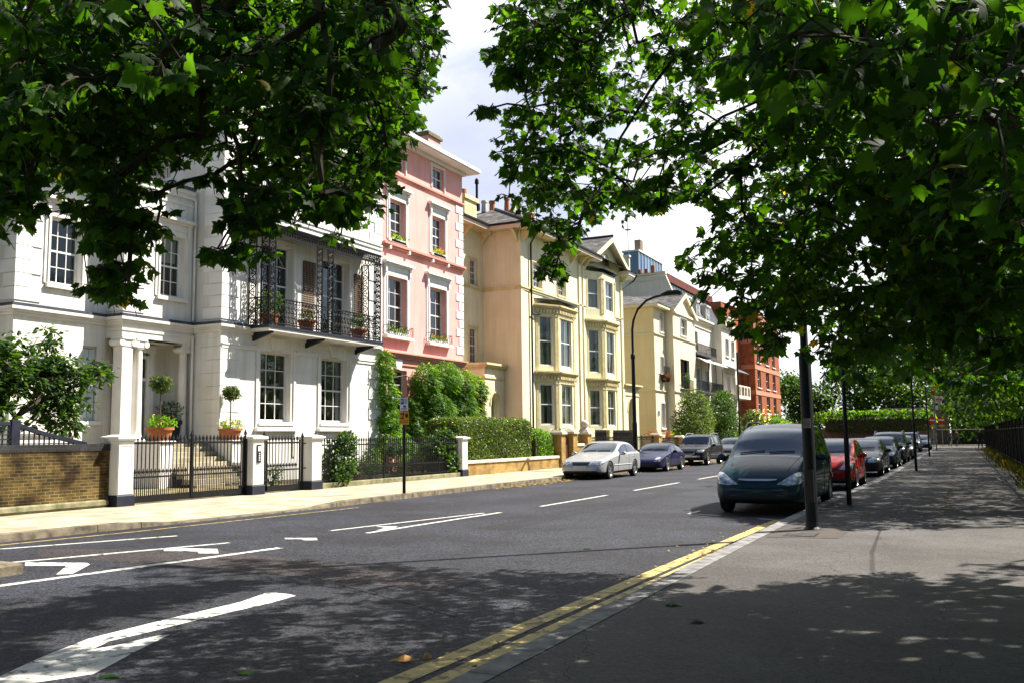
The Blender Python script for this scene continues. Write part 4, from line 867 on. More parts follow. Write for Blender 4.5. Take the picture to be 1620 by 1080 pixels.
b = MB(); b.box(XY+E1, XY+E1+.06, YL-E1-.06, 60.0, 13.86, 14.14); b.box(XR+E1, XY+E1, YL-E1-.06, YL-E1, 13.861, 14.139); b.box(XR+E1, XR+E1+.06, 44.2, YL-E1-.06, 13.862, 14.138); b.build('fascia', noisy('fascia_paint', (.78, .62, .5), (.7, .58, .46), 2, .5), H)
b = MB(); b.box(XY+E1+.06, XY+E1+.17, YL-E1-.17, 60.0, 14.08, 14.2); b.box(XR+E1+.06, XY+E1+.06, YL-E1-.17, YL-E1-.06, 14.081, 14.199); b.box(XR+E1+.06, XR+E1+.17, 44.2, YL-E1-.17, 14.082, 14.198); b.build('gutter', 'black', H)
b = MB(); xa, xb, ya, yb = XR-8, XY+E1+.05, YL-E1-.05, 68.0
b.add([(xb, ya, 14.16), (xb, yb, 14.16), (xa, yb, 14.16), (xa, ya, 14.16), (XY-3.2, ya+4, 16.2), (XY-3.2, yb-4, 16.2)], [(0, 1, 5, 4), (1, 2, 5), (2, 3, 4, 5), (3, 0, 4)])
b.add([(XR+E1, 44.2, 14.15), (XR+E1, YL+3, 14.15), (XR-8, YL+3, 14.15), (XR-8, 44.2, 14.15), (XR-3, 47, 15.4), (XR-3, YL+3, 16)], [(0, 1, 5, 4), (3, 0, 4), (2, 3, 4, 5)])
# gable roof running back from the street
b.add([(XY+.6, 58.9, 14.0), (XY+.6, 63.3, 16.3), (XY-8, 63.3, 16.3), (XY-8, 58.9, 14.0)], [(0, 1, 2, 3)]); b.add([(XY+.6, 67.7, 14.0), (XY+.6, 63.3, 16.3), (XY-8, 63.3, 16.3), (XY-8, 67.7, 14.0)], [(0, 1, 2, 3)])
b.build('roof', 'slate', H)
b = MB(); b.tube([(xb, ya, 14.2), (XY-3.2, ya+4, 16.24), (XY-3.2, yb-4, 16.24)], .09, 6); b.tube([(XY+.62, 63.3, 16.36), (XY-8, 63.3, 16.36)], .08, 6); b.build('ridge', 'lead', H)
b = MB(T)
for p, q in (((58.75, 13.86), (63.3, 16.22)), ((67.85, 13.86), (63.3, 16.22))):
    b.prism([p, q, (q[0], q[1]-.34), (p[0]+(.5 if p[0] < 60 else -.5), p[1]-.1)], .45, .62); b.prism([(p[0], p[1]-.02), (q[0], q[1]-.05), (q[0], q[1]-.12), (p[0], p[1]-.09)], -.5, .45)
b.build('bargeboard', 'cream', H)
for u in (58.7, 66.2): b = MB(T); b.box(u, u+1.5, -.2, .78, 13.88, 14.2); b.box(u+.1, u+1.4, -.2, .70, 13.78, 13.88); b.build('gable_return', 'brightwhite', H)
b = MB(T); b.prism([(62.75, 14.0), (63.85, 14.0)]+[(63.3+.55*math.cos(a), 14.6+.6*math.sin(a)) for a in [i*math.pi/8 for i in range(9)]], .02, .06); w = b.build('attic_window', 'creamtrim', H)
b = MB(T); b.prism([(62.95, 14.1), (63.65, 14.1)]+[(63.3+.35*math.cos(a), 14.6+.42*math.sin(a)) for a in [i*math.pi/8 for i in range(9)]], .061, .07); b.build('pane', 'glass', w); b = MB(T); b.box(63.28, 63.32, .07, .09, 14.1, 15.0); b.build('glazing_bar', 'sash', w)
def bracket(b, T_, u, z=13.92, d=.72, w=.16):
    b.T = T_; pts = [(0, z), (d, z), (d, z-.14), (d*.72, z-.2), (d*.45, z-.42), (d*.25, z-.62), (.0, z-.78)]
    v = [(u-w/2, n, q) for n, q in pts]+[(u+w/2, n, q) for n, q in pts]; k = len(pts)
    b.add(v, [tuple(range(k)), tuple(range(k, 2*k))]+[(j, (j+1) % k, k+(j+1) % k, k+j) for j in range(k)])
for T_, u, w_ in [(FX(XY), u, .16) for u in (48.7, 52.6, 56.4, 57.9, 58.7, 66.5)]+[(FY(YL), XY-.2, .16), (FX(XR), 46.0, .16), (FX(XR), 48.2, .12)]: b = MB(); bracket(b, T_, u, w=w_); b.T = None; b.build('bracket', 'creamtrim', H)
for h in wf: window(H, T, h, 3, (2, 2), .16, surround=(.14, 0), trim='creamtrim')
for h in rw: window(H, FX(XR), h, 3, (2, 2), .12, surround=(.13, 0), trim='creamtrim')
def bay(y0, y1, top, floors, cut, dent, levels):
    # canted bay: chamfer - front - chamfer, on plan from y0 to y1
    d = .82; f0, f1 = y0+1.55, y1-1.55
    plan_ = [(XY, y0), (XY+d, f0), (XY+d, f1), (XY, y1)]
    r = MB()
    faces = []
    for p, q in zip(plan_, plan_[1:]):
        L_ = math.hypot(q[0]-p[0], q[1]-p[1]); u = ((q[0]-p[0])/L_, (q[1]-p[1])/L_, 0); n = (u[1], -u[0], 0); faces.append((plane((p[0], p[1], 0), u, n), L_))
    for T_, L_ in faces:
        r.T = T_; mg = .36 if L_ < 2.2 else .5
        facade(r, 0, L_, 0, top, [(mg, L_-mg, a, c) for a, c, *_ in floors], .12, .8)
    bo = r.build('bay_window', ['cream', 'interior'], H)
    for T_, L_ in faces:
        mg = .36 if L_ < 2.2 else .5
        for a, c, cu in floors: window(bo, T_, (mg, L_-mg, a, c), 1 if L_ < 2.2 else 2, (1, 1), .12, curtain=cu, sill=False)
    m_ = MB()
    for T_, L_ in faces: # corner pilasters and moulded cornices with dentils
        m_.T = T_
        for (z, h_) in levels:
            for o, a, c in ((.05, -.55, -.42), (.07, -.12, 0), (.2, 0, .10), (.28, .10, .2)): m_.box(-o*.42, L_+o*.42, .003, o, z+a, z+c)
            k = max(3, int(L_/.24))
            for i in range(k): u = L_*(i+.5)/k; m_.box(u-.06, u+.06, .003, .17, z-.3, z-.12)
        for a, c, _ in floors:
            for u in (.02, L_-.22): m_.box(u, u+.2, .003, .04, a-.3, c+.12); m_.box(u-.02, u+.22, .003, .06, c+.0, c+.10)
    m_.T = None; m_.build('bay_cornice', 'creamtrim', bo)
    l = MB(); o = .2; P_ = [(XY, y0-.15), (XY+d+o, f0-.1), (XY+d+o, f1+.1), (XY, y1+.15)]
    l.add([(x, y, top+.22) for x, y in P_]+[(x, y, top+.28) for x, y in P_]+[(XY, (y0+y1)/2-1.2, top+.55), (XY, (y0+y1)/2+1.2, top+.55)], [(0, 1, 5, 4), (1, 2, 6, 5), (2, 3, 7, 6), (4, 5, 8), (5, 6, 9, 8), (6, 7, 9)]); l.build('bay_roof', 'lead', bo)
bay(50.45, 56.3, 9.75, [(2.35, 4.85, .4), (5.95, 9.0, .35)], 0, 1, [(5.45, .3), (9.5, .3)])
bay(58.75, 64.4, 13.1, [(2.35, 4.85, .4), (6.0, 9.0, .25), (10.45, 12.6, .7)], 0, 1, [(5.45, .3), (9.5, .3)])
b = MB(); b.tube([(XY+.9, 49.3, 14.05), (XY+.12, 49.75, 13.3), (XY+.12, 49.75, 1.6)], .06, 8); b.tube([(XY+.12, 49.75, 9.0), (XY+.2, 50.7, 9.05)], .04, 6); b.build('drainpipe', 'black', H); b = MB(); b.tube([(XY+.9, 67.8, 14.05), (XY+.7, 67.6, 13.6), (XY-.1, 66.6, 12.7), (XY-.1, 66.85, 1)], .06, 8); b.build('drainpipe', 'black', H)
C = MB(); C.box(-26.6, -25.6, 46.4, 47.9, 14.3, 15.7); C.box(-26.7, -25.5, 46.3, 48.0, 15.7, 15.95); C.build('chimney', 'creamtrim', H)
C = MB(); C.box(-27.6, -26.4, 54.6, 59.5, 15.4, 16.7); C.box(-27.7, -26.3, 54.5, 59.6, 16.7, 16.85); ch = C.build('chimney', 'stone', H)
for k, (y, mt, hh) in enumerate([(54.9, 'terracotta', 1.0), (55.9, 'coping', .8), (56.8, 'coping', .9), (57.7, 'blackbrick', .9), (58.6, 'terracotta', .8), (59.2, 'coping', .8)]):
    C = MB(); C.lathe(-27, y, [(.2, 16.85), (.16, 16.85+hh*.8), (.21, 16.85+hh*.85), (.2, 16.85+hh), (.1, 16.85+hh)], 10); C.build('chimney_pot', mt, ch)
for k, (x, y, z, mt, hh) in enumerate([(-26.9, 48.6, 15.3, 'terracotta', 1.6), (-26.8, 51.2, 16.0, 'coping', .75), (-26.8, 52.3, 16.0, 'terracotta', 1.0)]):
    C = MB(); C.lathe(x, y, [(.2, z), (.17, z+hh*.8), (.22, z+hh*.84), (.2, z+hh), (.1, z+hh)], 10); C.build('chimney_pot', mt, H)
C = MB(); C.lathe(-26.8, 50.2, [(.2, 15.9), (.2, 16.3), (.08, 16.4), (.08, 17.6), (.14, 17.65), (.12, 17.9), (.03, 18)], 10); C.build('flue', 'black', H)
def porch(x0, x1, y0, y1, zt, ay0, ay1, zs, name='porch'):
    b = MB(FX(x1)); n = 10; c = (ay0+ay1)/2; r_ = (ay1-ay0)/2
    arch = [(c+r_*math.cos(math.pi*k/n), zs+r_*math.sin(math.pi*k/n)) for k in range(n+1)]
    b.quad(*[(u, 0, v) for u, v in [(y0, 0), (ay0, 0), (ay0, zs), (y0, zs)]]); b.quad(*[(u, 0, v) for u, v in [(ay1, 0), (y1, 0), (y1, zs), (ay1, zs)]])
    b.quad((y0, 0, zs+r_), (y1, 0, zs+r_), (y1, 0, zt), (y0, 0, zt))
    for (p, q) in zip(arch, arch[1:]): b.quad((p[0], 0, p[1]), (q[0], 0, q[1]), (q[0], 0, zs+r_), (p[0], 0, zs+r_)); b.quad((p[0], 0, p[1]), (q[0], 0, q[1]), (q[0], -.35, q[1]), (p[0], -.35, p[1]))
    b.quad((y0, 0, zs), (ay0, 0, zs), (ay0, 0, zs+r_), (y0, 0, zs+r_)); b.quad((ay1, 0, zs), (y1, 0, zs), (y1, 0, zs+r_), (ay1, 0, zs+r_))
    for u in (ay0, ay1): b.quad((u, 0, 0), (u, -.35, 0), (u, -.35, zs), (u, 0, zs))
    b.T = None; b.quad((x0, y0, 0), (x1, y0, 0), (x1, y0, zt), (x0, y0, zt)); b.quad((x0, y1, 0), (x1, y1, 0), (x1, y1, zt), (x0, y1, zt)); b.quad((x0, y0, zt), (x1, y0, zt), (x1, y1, zt), (x0, y1, zt))
    o = b.build(name, 'cream', H)
    m_ = MB()
    for e, a, c_ in ((.06, -.75, -.65), (.08, -.2, -.1), (.2, -.1, .0), (.3, .0, .12)): m_.box(x0, x1+e, y0-e, y1+min(e, .02 if y1 < 49 else e), zt+a, zt+c_)
    for u in (ay0-.16, ay1+.04): m_.box(x1, x1+.06, u, u+.12, zs-.22, zs)
    for (p, q) in zip(arch, arch[1:]):
        p2 = (c+(p[0]-c)*1.16, zs+(p[1]-zs)*1.16); q2 = (c+(q[0]-c)*1.16, zs+(q[1]-zs)*1.16); m_.T = FX(x1); m_.prism([p, q, q2, p2], .003, .05); m_.T = None
    m_.build('porch_moulding', 'creamtrim', o)
    dk = MB(); dk.box(x0+.3, x0+.36, ay0, ay1, .3, zs+r_*.6); dk.build('porch_door', 'interior', o)
porch(XR, -24.15, 46.0, YL-.01, 5.75, 46.75, 47.75, 3.7)
porch(-25.5, -23.02, 66.75, 70.2, 5.5, 67.6, 69.3, 3.7)

# ================================================================ pale villa with pediment
H = thing('pale_house', 'pale cream villa with a pedimented front and grey hipped slate roof', 'house', (-23.5, 82, 0))
XA, XB = -23.75, -23.0; ya, ym, yb = 77.2, 80.6, 88.2
na = [(79.0, 79.9, 10.86, 12.5), (78.9, 79.8, 7.1, 8.65), (78.75, 79.7, 2.3, 4.5)]; nb = [(83.1, 85.2, 10.9, 12.5), (82.7, 85.8, 6.0, 8.7)]
b = MB(FX(XA)); facade(b, ya, ym, 0, 12.95, na, .15); b.T = FX(XB); facade(b, ym, yb, 0, 12.95, nb, .18); b.prism([(ym, 12.95), (yb, 12.95), ((ym+yb)/2, 14.75)], -.3, .0)
b.T = None; b.quad((XA, ym, 0), (XB, ym, 0), (XB, ym, 12.95), (XA, ym, 12.95)); b.quad((-34, yb, 0), (XB, yb, 0), (XB, yb, 12.95), (-34, yb, 12.95)); b.quad((-34, ya, 0), (-34, yb, 0), (-34, yb, 12.95), (-34, ya, 12.95))
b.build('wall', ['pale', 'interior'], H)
b = MB(FY(ya)); facade(b, -34, XA, 0, 12.95, []); b.build('side_wall', 'yellowside', H)
b = MB()
for z in (5.45, 10.4):
    for o, a, c in ((.06, 0, .1), (.12, .1, .18)): b.box(XA, XA+o, ya-o, ym, z+a, z+c); b.box(-34, XA, ya-o, ya, z+a+.001, z+c-.001); b.box(XB, XB+o, ym-o, yb, z+a, z+c)
b.build('string_course', 'pale', H)
b = MB(); b.box(XA, XA+.6, ya-.6, ym, 12.85, 13.1); b.box(-34, XA, ya-.6, ya, 12.851, 13.099); b.T = FX(XB)
for p, q in (((ym-.5, 12.8), ((ym+yb)/2, 14.95)), ((yb+.5, 12.8), ((ym+yb)/2, 14.95))): b.prism([p, q, (q[0], q[1]-.4), (p[0]+(.6 if p[0] < 84 else -.6), p[1]-.12)], -.1, .3)
b.box(ym, yb, .002, .14, 12.7, 12.9); b.T = None; b.build('eaves', 'pale', H)
b = MB(); b.add([(XA+.65, ya-.65, 13.1), (XA+.65, ym, 13.1), (-34, yb, 13.1), (-34, ya-.65, 13.1), (-27.5, ya+3.5, 14.6), (-27.5, yb-3.8, 14.9)], [(0, 1, 5, 4), (3, 0, 4), (1, 2, 5), (2, 3, 4, 5)])
mY = (ym+yb)/2; b.add([(XB+.3, ym-.5, 12.85), (XB+.3, mY, 15.0), (-29, mY, 15.0), (-29, ym-.5, 12.85)], [(0, 1, 2, 3)]); b.add([(XB+.3, yb+.5, 12.85), (XB+.3, mY, 15.0), (-29, mY, 15.0), (-29, yb+.5, 12.85)], [(0, 1, 2, 3)]); b.build('roof', 'slate', H)
for i, h in enumerate(na): window(H, FX(XA), h, 1, (1, 1), .15, 'narrow_window', surround=(.15, 0), trim='brightwhite', split=.7)
window(H, FX(XB), nb[0], 3, (1, 1), .18, curtain=1, surround=(.15, 0), trim='brightwhite'); window(H, FX(XB), nb[1], 2, (1, 1), .35, 'loggia_window', frame='black', sill=True)
b = MB(FX(XA)); b.box(78.5, 80.4, 0, .4, 6.95, 7.03)
for k in range(9): b.box(78.5+k*.235, 78.53+k*.235, .38, .41, 7.03, 7.75)
b.box(78.5, 80.42, .38, .41, 7.72, 7.76); b.build('balconette', 'black', H)
b = MB(FX(XB)); [b.box(82.5+k*.2, 82.53+k*.2, .3, .33, 5.9, 6.8) for k in range(18)]; b.box(82.4, 86, .3, .33, 6.78, 6.82); b.box(82.4, 86, 0, .35, 5.82, 5.9); b.build('balconette', 'black', H)
b = MB(FX(XA)); b.lathe(0, 0, [(.01, 0), (.01, .01)], 3); b = MB(FX(XA)); b.prism([(77.9+.3*math.cos(a), 3.6+.3*math.sin(a)) for a in [i*math.pi/10 for i in range(20)]], .002, .03); b.i = 1; b.prism([(77.9+.26*math.cos(a), 3.6+.26*math.sin(a)) for a in [i*math.pi/10 for i in range(20)]], .031, .036); b.build('round_plaque', ['sash', noisy('blue_enamel', (.05, .09, .25), (.07, .11, .28), 3, .3)], H)

# ================================================================ ivory terrace with verandahs
H = thing('terrace_house', 'ivory stucco terrace with curved verandah canopy, balconies and mansard roof', 'house', (-23.5, 97, 0))
XT = -24.0
tw_ = [(88.7, 92.9, 10.3, 12.2), (89.5, 90.9, 6.1, 8.5), (92.2, 93.4, 6.1, 8.5), (98.5, 100, 6.1, 8.3)]; tw2 = [(101.2, 102.6, 10.3, 12.2), (104, 105.4, 10.3, 12.2), (101.4, 102.8, 6.1, 8.2), (104.2, 105.4, 6.1, 8.2), (101.5, 105, 1.8, 4.5)]
b = MB(FX(XT)); facade(b, 88.25, 99.5, 0, 13.6, tw_[:3]+[(96, 97.2, 6.1, 8.4), (90, 93, 1.8, 4.4)], .2); b.T = FX(-23.0); facade(b, 99.5, 106.6, 0, 13.6, tw2, .2)
b.T = None; b.quad((XT, 99.5, 0), (-23, 99.5, 0), (-23, 99.5, 13.6), (XT, 99.5, 13.6)); b.quad((-34, 106.6, 0), (-23, 106.6, 0), (-23, 106.6, 14), (-34, 106.6, 14)); b.quad((-34, 88.25, 0), (-34, 106.6, 0), (-34, 106.6, 14), (-34, 88.25, 14))
b.T = FY(88.25); b.prism([(-34, 0), (XT, 0), (XT, 13.8), (-24.8, 15.0), (-25.4, 16.6), (-25.8, 17.6), (-30.2, 17.7), (-30.6, 17.7), (-34, 17.7)], -.35, 0); b.box(-34, -25.9, .0, .12, 17.15, 17.3); b.box(-34, -25.75, -.36, .16, 17.7, 17.95)
b.box(-33.5, -29.6, -.4, .05, 17.95, 19.8); b.box(-33.6, -29.5, -.45, .12, 19.8, 20.0)
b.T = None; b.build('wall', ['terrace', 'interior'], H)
b = MB(FX(XT)); 
for o, a, c in ((.2, 13.3, 13.5), (.4, 13.5, 13.7), (.1, 12.7, 12.8)): b.box(88.3, 99.4, .002, o, a, c)
b.T = FX(-23); 
for o, a, c in ((.2, 13.3, 13.5), (.4, 13.5, 13.7)): b.box(99.4, 106.6, .002, o, a, c)
b.box(99.4, 106.6, -.3, -.05, 13.7, 14.0); b.box(99.4, 106.6, -.3, 0, 14.75, 14.9)
for k in range(24): b.box(99.5+k*.3, 99.64+k*.3, -.25, -.1, 14.0, 14.75)
b.T = None; b.build('cornice', 'terrace', H)
b = MB(); b.add([(XT-.4, 88.6, 13.7), (XT-.4, 106.5, 13.7), (XT-1.7, 106.5, 16.6), (XT-1.7, 88.6, 16.6), (-33, 106.5, 17.4), (-33, 88.6, 17.4)], [(0, 1, 2, 3), (3, 2, 4, 5)]); b.build('mansard_roof', 'lead', H)
for y in (91, 95, 99): 
    b = MB(FX(XT-.5)); b.box(y, y+1.5, -1.3, 0, 13.8, 15.6); b.box(y-.15, y+1.65, -1.3, .15, 15.6, 15.75); d = b.build('dormer', 'terrace', H); b = MB(FX(XT-.5)); b.box(y+.2, y+1.3, .002, .03, 14.0, 15.4); b.build('pane', 'glass', d); b = MB(FX(XT-.5)); b.box(y+.72, y+.78, .03, .05, 14, 15.4); b.box(y+.2, y+1.3, .03, .05, 14.7, 14.75); b.build('glazing_bar', 'sash', d)
for h in tw_[:3]+[(96, 97.2, 6.1, 8.4), (90, 93, 1.8, 4.4)]: window(H, FX(XT), h, 4 if h[1]-h[0] > 3 else 2, (2, 1), .2, surround=(.15, 0), sill=False)
for h in tw2: window(H, FX(-23), h, 2, (2, 1), .2, surround=(.15, 0))
def balcony(y0, y1, x0, x1, z, h=.95, step=.16):
    b = MB(); b.box(x0, x1, y0, y1, z-.16, z); s = b.build('balcony', 'lead', H)
    b = MB(); b.box(x1-.04, x1, y0, y1, z+h-.05, z+h); b.box(x1-.04, x1, y0, y1, z+.08, z+.12); n = int((y1-y0)/step)
    for k in range(n+1): y = y0+(y1-y0)*k/n; b.box(x1-.035, x1-.01, y-.014, y+.014, z, z+h)
    for y in (y0, y1):
        b.box(x0, x1, y-.02, y+.02, z+h-.05, z+h)
        for k in range(5): x = x0+(x1-x0)*(k+.5)/5; b.box(x-.012, x+.012, y-.012, y+.012, z, z+h)
    b.build('balustrade', 'black', s)
balcony(88.4, 96.5, XT, XT+1.1, 9.75); balcony(88.4, 97.5, XT, XT+1.5, 5.95, 1.0)
b = MB(); n = 7; pr_ = [(XT+1.9*k/n, 9.45-.65*(k/n)**2) for k in range(n+1)]
for (x0, z0), (x1, z1) in zip(pr_, pr_[1:]): b.add([(x, y, z+dz) for x, z in ((x0, z0), (x1, z1)) for y in (88.3, 98.2) for dz in (-.05, 0)], [(0, 1, 3, 2), (4, 6, 7, 5), (0, 4, 5, 1), (2, 3, 7, 6), (0, 2, 6, 4), (1, 5, 7, 3)])
b.build('verandah_canopy', noisy('canopy_canvas', (.66, .62, .52), (.56, .52, .44), 2), H)
b = MB(); pr_ = [(-23+1.5*k/n, 9.2-.7*(k/n)**1.5) for k in range(n+1)]
for (x0, z0), (x1, z1) in zip(pr_, pr_[1:]): b.add([(x, y, z+dz) for x, z in ((x0, z0), (x1, z1)) for y in (99.8, 106) for dz in (-.05, 0)], [(0, 1, 3, 2), (4, 6, 7, 5), (0, 4, 5, 1), (2, 3, 7, 6), (0, 2, 6, 4), (1, 5, 7, 3)])
b.build('verandah_canopy', 'lead', H)
b = MB(); [b.box(XT+1.42, XT+1.48, y-.03, y+.03, 5.95, 8.9) for y in (88.5, 91.5, 94.5, 97.4)]; [b.box(-21.6, -21.54, y-.03, y+.03, 5.95, 8.5) for y in (100, 103, 105.8)]; b.build('verandah_post', 'black', H)
b = MB(); b.box(-23, -21.5, 99.6, 106.4, 5.6, 5.95); b.box(-21.7, -21.5, 99.6, 106.4, 6.9, 7.05); [b.box(-21.7, -21.5, y, y+.35, 5.95, 6.9) for y in (99.6, 101.3, 103, 104.7, 106.05)]; b.build('balcony_parapet', 'terrace', H)
for k, y in enumerate((90.0, 90.9)): 
    b = MB(); b.lathe(-32+k*1.0, 88.1, [(.2, 20.0), (.16, 20.7), (.22, 20.75), (.2, 20.9), (.1, 20.9)], 10); b.build('chimney_pot', 'terracotta', H)
for k in range(3):
    b = MB(); b.lathe(-28.4+k*.7, 88.0, [(.2, 17.9), (.2, 18.3+.3*(k == 2)), (.1, 18.35+.3*(k == 2))], 10); b.build('chimney_pot', 'terracotta', H)
b = MB(); b.tube([(-29.6, 88.2, 17.9), (-29.6, 88.2, 23.2)], .035, 5)
for k in range(7): b.tube([(-29.9, 87.9+k*.1, 22.6), (-29.3, 87.9+k*.1, 22.6)], .015, 4)
b.tube([(-29.6, 87.8, 22.6), (-29.6, 88.7, 22.6)], .02, 4); b.build('aerial', 'granite', H)

# ================================================================ red brick block, glass offices, end of the street
H = thing('brick_apartment_block', 'red brick apartment block with pink stone bands at the end of the row', 'apartment block', (-23.5, 120, 0))
wins = []; XQ = -22.9
zf = [1.0, 4.2, 7.4, 10.6, 13.8]
for z in zf: wins += [(123.6, 125.9, z+.2, z+2.4), (118.0, 120.2, z+.2, z+2.4), (128.5, 130.6, z+.2, z+2.4)]
b = MB(FX(XQ)); facade(b, 116.6, 134, 0, 17.2, wins, .2); b.T = FX(-24.6); w2 = [(110.5, 112.5, z+.2, z+2.3) for z in zf]; facade(b, 106.7, 116.6, 0, 17.2, w2, .2)
b.T = FY(116.6); w3 = []; facade(b, -24.6, XQ, 0, 17.2, []); b.T = FY(106.7); facade(b, -36, -24.6, 0, 17.2, []); b.T = None
b.quad((-36, 134, 0), (XQ, 134, 0), (XQ, 134, 17.2), (-36, 134, 17.2)); b.quad((-36, 106.7, 17.2), (-24.6, 106.7, 17.2), (XQ, 134, 17.2), (-36, 134, 17.2)); b.quad((-36, 106.7, 0), (-36, 134, 0), (-36, 134, 17.2), (-36, 106.7, 17.2))
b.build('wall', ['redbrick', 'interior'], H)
b = MB()
for z in zf[1:]+[17.0]: b.box(XQ, XQ+.06, 116.5, 134.06, z-.75, z-.2); b.box(-24.6, XQ, 116.54, 116.6, z-.74, z-.21)
b.build('stone_band', 'pinkband', H)
for h in wins: window(H, FX(XQ), h, 2, (1, 1) if h[0] > 121 else (1, 1), .2, sill=True, trim='brightwhite', curtain=.3 if h[0] < 120 else 0)
for h in w2: window(H, FX(-24.6), h, 2, (1, 1), .2, trim='brightwhite')
H = thing('glass_office', 'blue glass office building with dark red floor edges above the rooftops', 'office building', (-55, 165, 0))
M['blueglass'] = noisy('blue_curtain_glass', (.035, .10, .22), (.12, .25, .42), .35, .12, spec=.8, stretch=(1, 1, .2)); M['oxide'] = noisy('oxide_red_panel', (.10, .02, .015), (.14, .03, .02), 1)
b = MB(); b.box(-47.5, -45, 139, 152, 0, 31.0); b.box(-60, -46, 152, 190, 0, 29.0); b.build('glazing', 'blueglass', H)
b = MB(); b.box(-60.2, -45.6, 152.3, 190.4, 29.02, 30.4); b.box(-60.2, -45.6, 152.3, 190.4, 24.4, 25.6); b.i = 1; b.box(-47.7, -44.8, 138.8, 152.2, 31.02, 31.3); b.build('floor_edge', ['oxide', 'sash'], H)
b = MB()
for k in range(9): b.box(-44.97, -44.9, 139+k*1.6, 139.1+k*1.6, 0, 31)
for k in range(22): b.box(-45.97, -45.9, 152+k*1.75, 152.1+k*1.75, 0, 29)
b.build('mullions', 'sash', H); b = MB(); b.box(-46.9, -45.9, 143, 144.4, 31.3, 33.8); b.build('plant_tower', noisy('brown_plant', (.22, .17, .13), (.18, .14, .1), 2), H)
H = thing('end_wall', 'grey brown boundary wall across the end of the street', 'wall', (-10, 125.6, 0))
b = MB(); b.box(-40, -3, 126.6, 127, 0, 2.2); b.build('brickwork', noisy('grey_brown_wall', (.12, .10, .08), (.18, .15, .12), 2), H); b = MB(); b.box(-40, -3, 126.5, 127.1, 2.202, 2.32); b.build('coping', 'stone', H)
H = thing('garden_building', 'plain brown brick building with a flat roof behind the far hedge', 'building', (-6, 134, 0))
b = MB(); b.box(-9, -1.5, 131, 138, 0, 4.7); b.build('wall', noisy('brown_brick_far', (.16, .11, .085), (.21, .15, .12), 2), H); b = MB(); b.box(-9.3, -1.2, 130.7, 138.3, 4.702, 4.9); b.build('roof', 'stone', H)
H = thing('park_building', 'dark timber pavilion in the shade at the far end of the pavement', 'building', (2, 133, 0))
b = MB(); b.box(-1.2, 9, 131, 140, 0, 3.1); b.build('wall', noisy('dark_timber', (.018, .02, .022), (.03, .033, .034), 2), H); b = MB(); b.box(-1.5, 9.3, 130.7, 140, 3.102, 3.25); b.build('roof', 'stone', H)
# ================================================================ cars
def carpaint(name, c, metal=0, rough=.5):
    m = mat(name, c, rough, metal, .1); b = m.node_tree.nodes['Principled BSDF']; b.inputs['Coat Weight'].default_value = .5; b.inputs['Coat Roughness'].default_value = .03
    t = m.node_tree; n = nd(t, 'ShaderNodeTexNoise'); n.inputs['Scale'].default_value = 30; tc = nd(t, 'ShaderNodeTexCoord'); t.links.new(tc.outputs['Object'], n.inputs['Vector'])
    mr = nd(t, 'ShaderNodeMapRange'); mr.inputs['To Min'].default_value = rough*.8; mr.inputs['To Max'].default_value = rough*1.3; t.links.new(n.outputs[0], mr.inputs[0]); t.links.new(mr.outputs[0], b.inputs['Roughness'])
    return m
M['tyre'] = noisy('tyre_rubber', (.018, .018, .019), (.035, .034, .033), 8, .85)
M['alloy'] = mat('alloy_rim', (.55, .56, .58), .3, .9); M['chrome'] = mat('chrome', (.7, .7, .72), .12, 1)
M['plastic'] = noisy('black_plastic', (.012, .012, .013), (.02, .02, .021), 20, .5); M['plate'] = noisy('number_plate', (.70, .70, .66), (.6, .6, .57), 5, .4)
M['carglass'] = glass('car_glass', (.13, .17, .165), .09)
def lampmat():
    m = mat('headlamp', (.5, .52, .55), .15, .6, .6); b = m.node_tree.nodes['Principled BSDF']; b.inputs['Coat Weight'].default_value = 1; b.inputs['Coat Roughness'].default_value = .02
    t = m.node_tree; v = nd(t, 'ShaderNodeTexVoronoi'); v.inputs['Scale'].default_value = 11; tc = nd(t, 'ShaderNodeTexCoord'); t.links.new(tc.outputs['Object'], v.inputs['Vector'])
    r = nd(t, 'ShaderNodeValToRGB'); r.color_ramp.elements[0].color = (.85, .87, .9, 1); r.color_ramp.elements[1].color = (.07, .08, .09, 1); t.links.new(v.outputs['Distance'], r.inputs[0]); t.links.new(r.outputs[0], b.inputs['Base Color']); return m
M['lamp'] = lampmat(); M['seat'] = noisy('car_seat', (.03, .03, .032), (.05, .05, .05), 6, .9)
def ip(tab, y):
    xs = [a for a, _ in tab]; zs = [b for _, b in tab]
    return float(np.interp(y, xs, zs))
def sm(tab, y, w=.06): return (ip(tab, y-w)+2*ip(tab, y)+ip(tab, y+w))/4
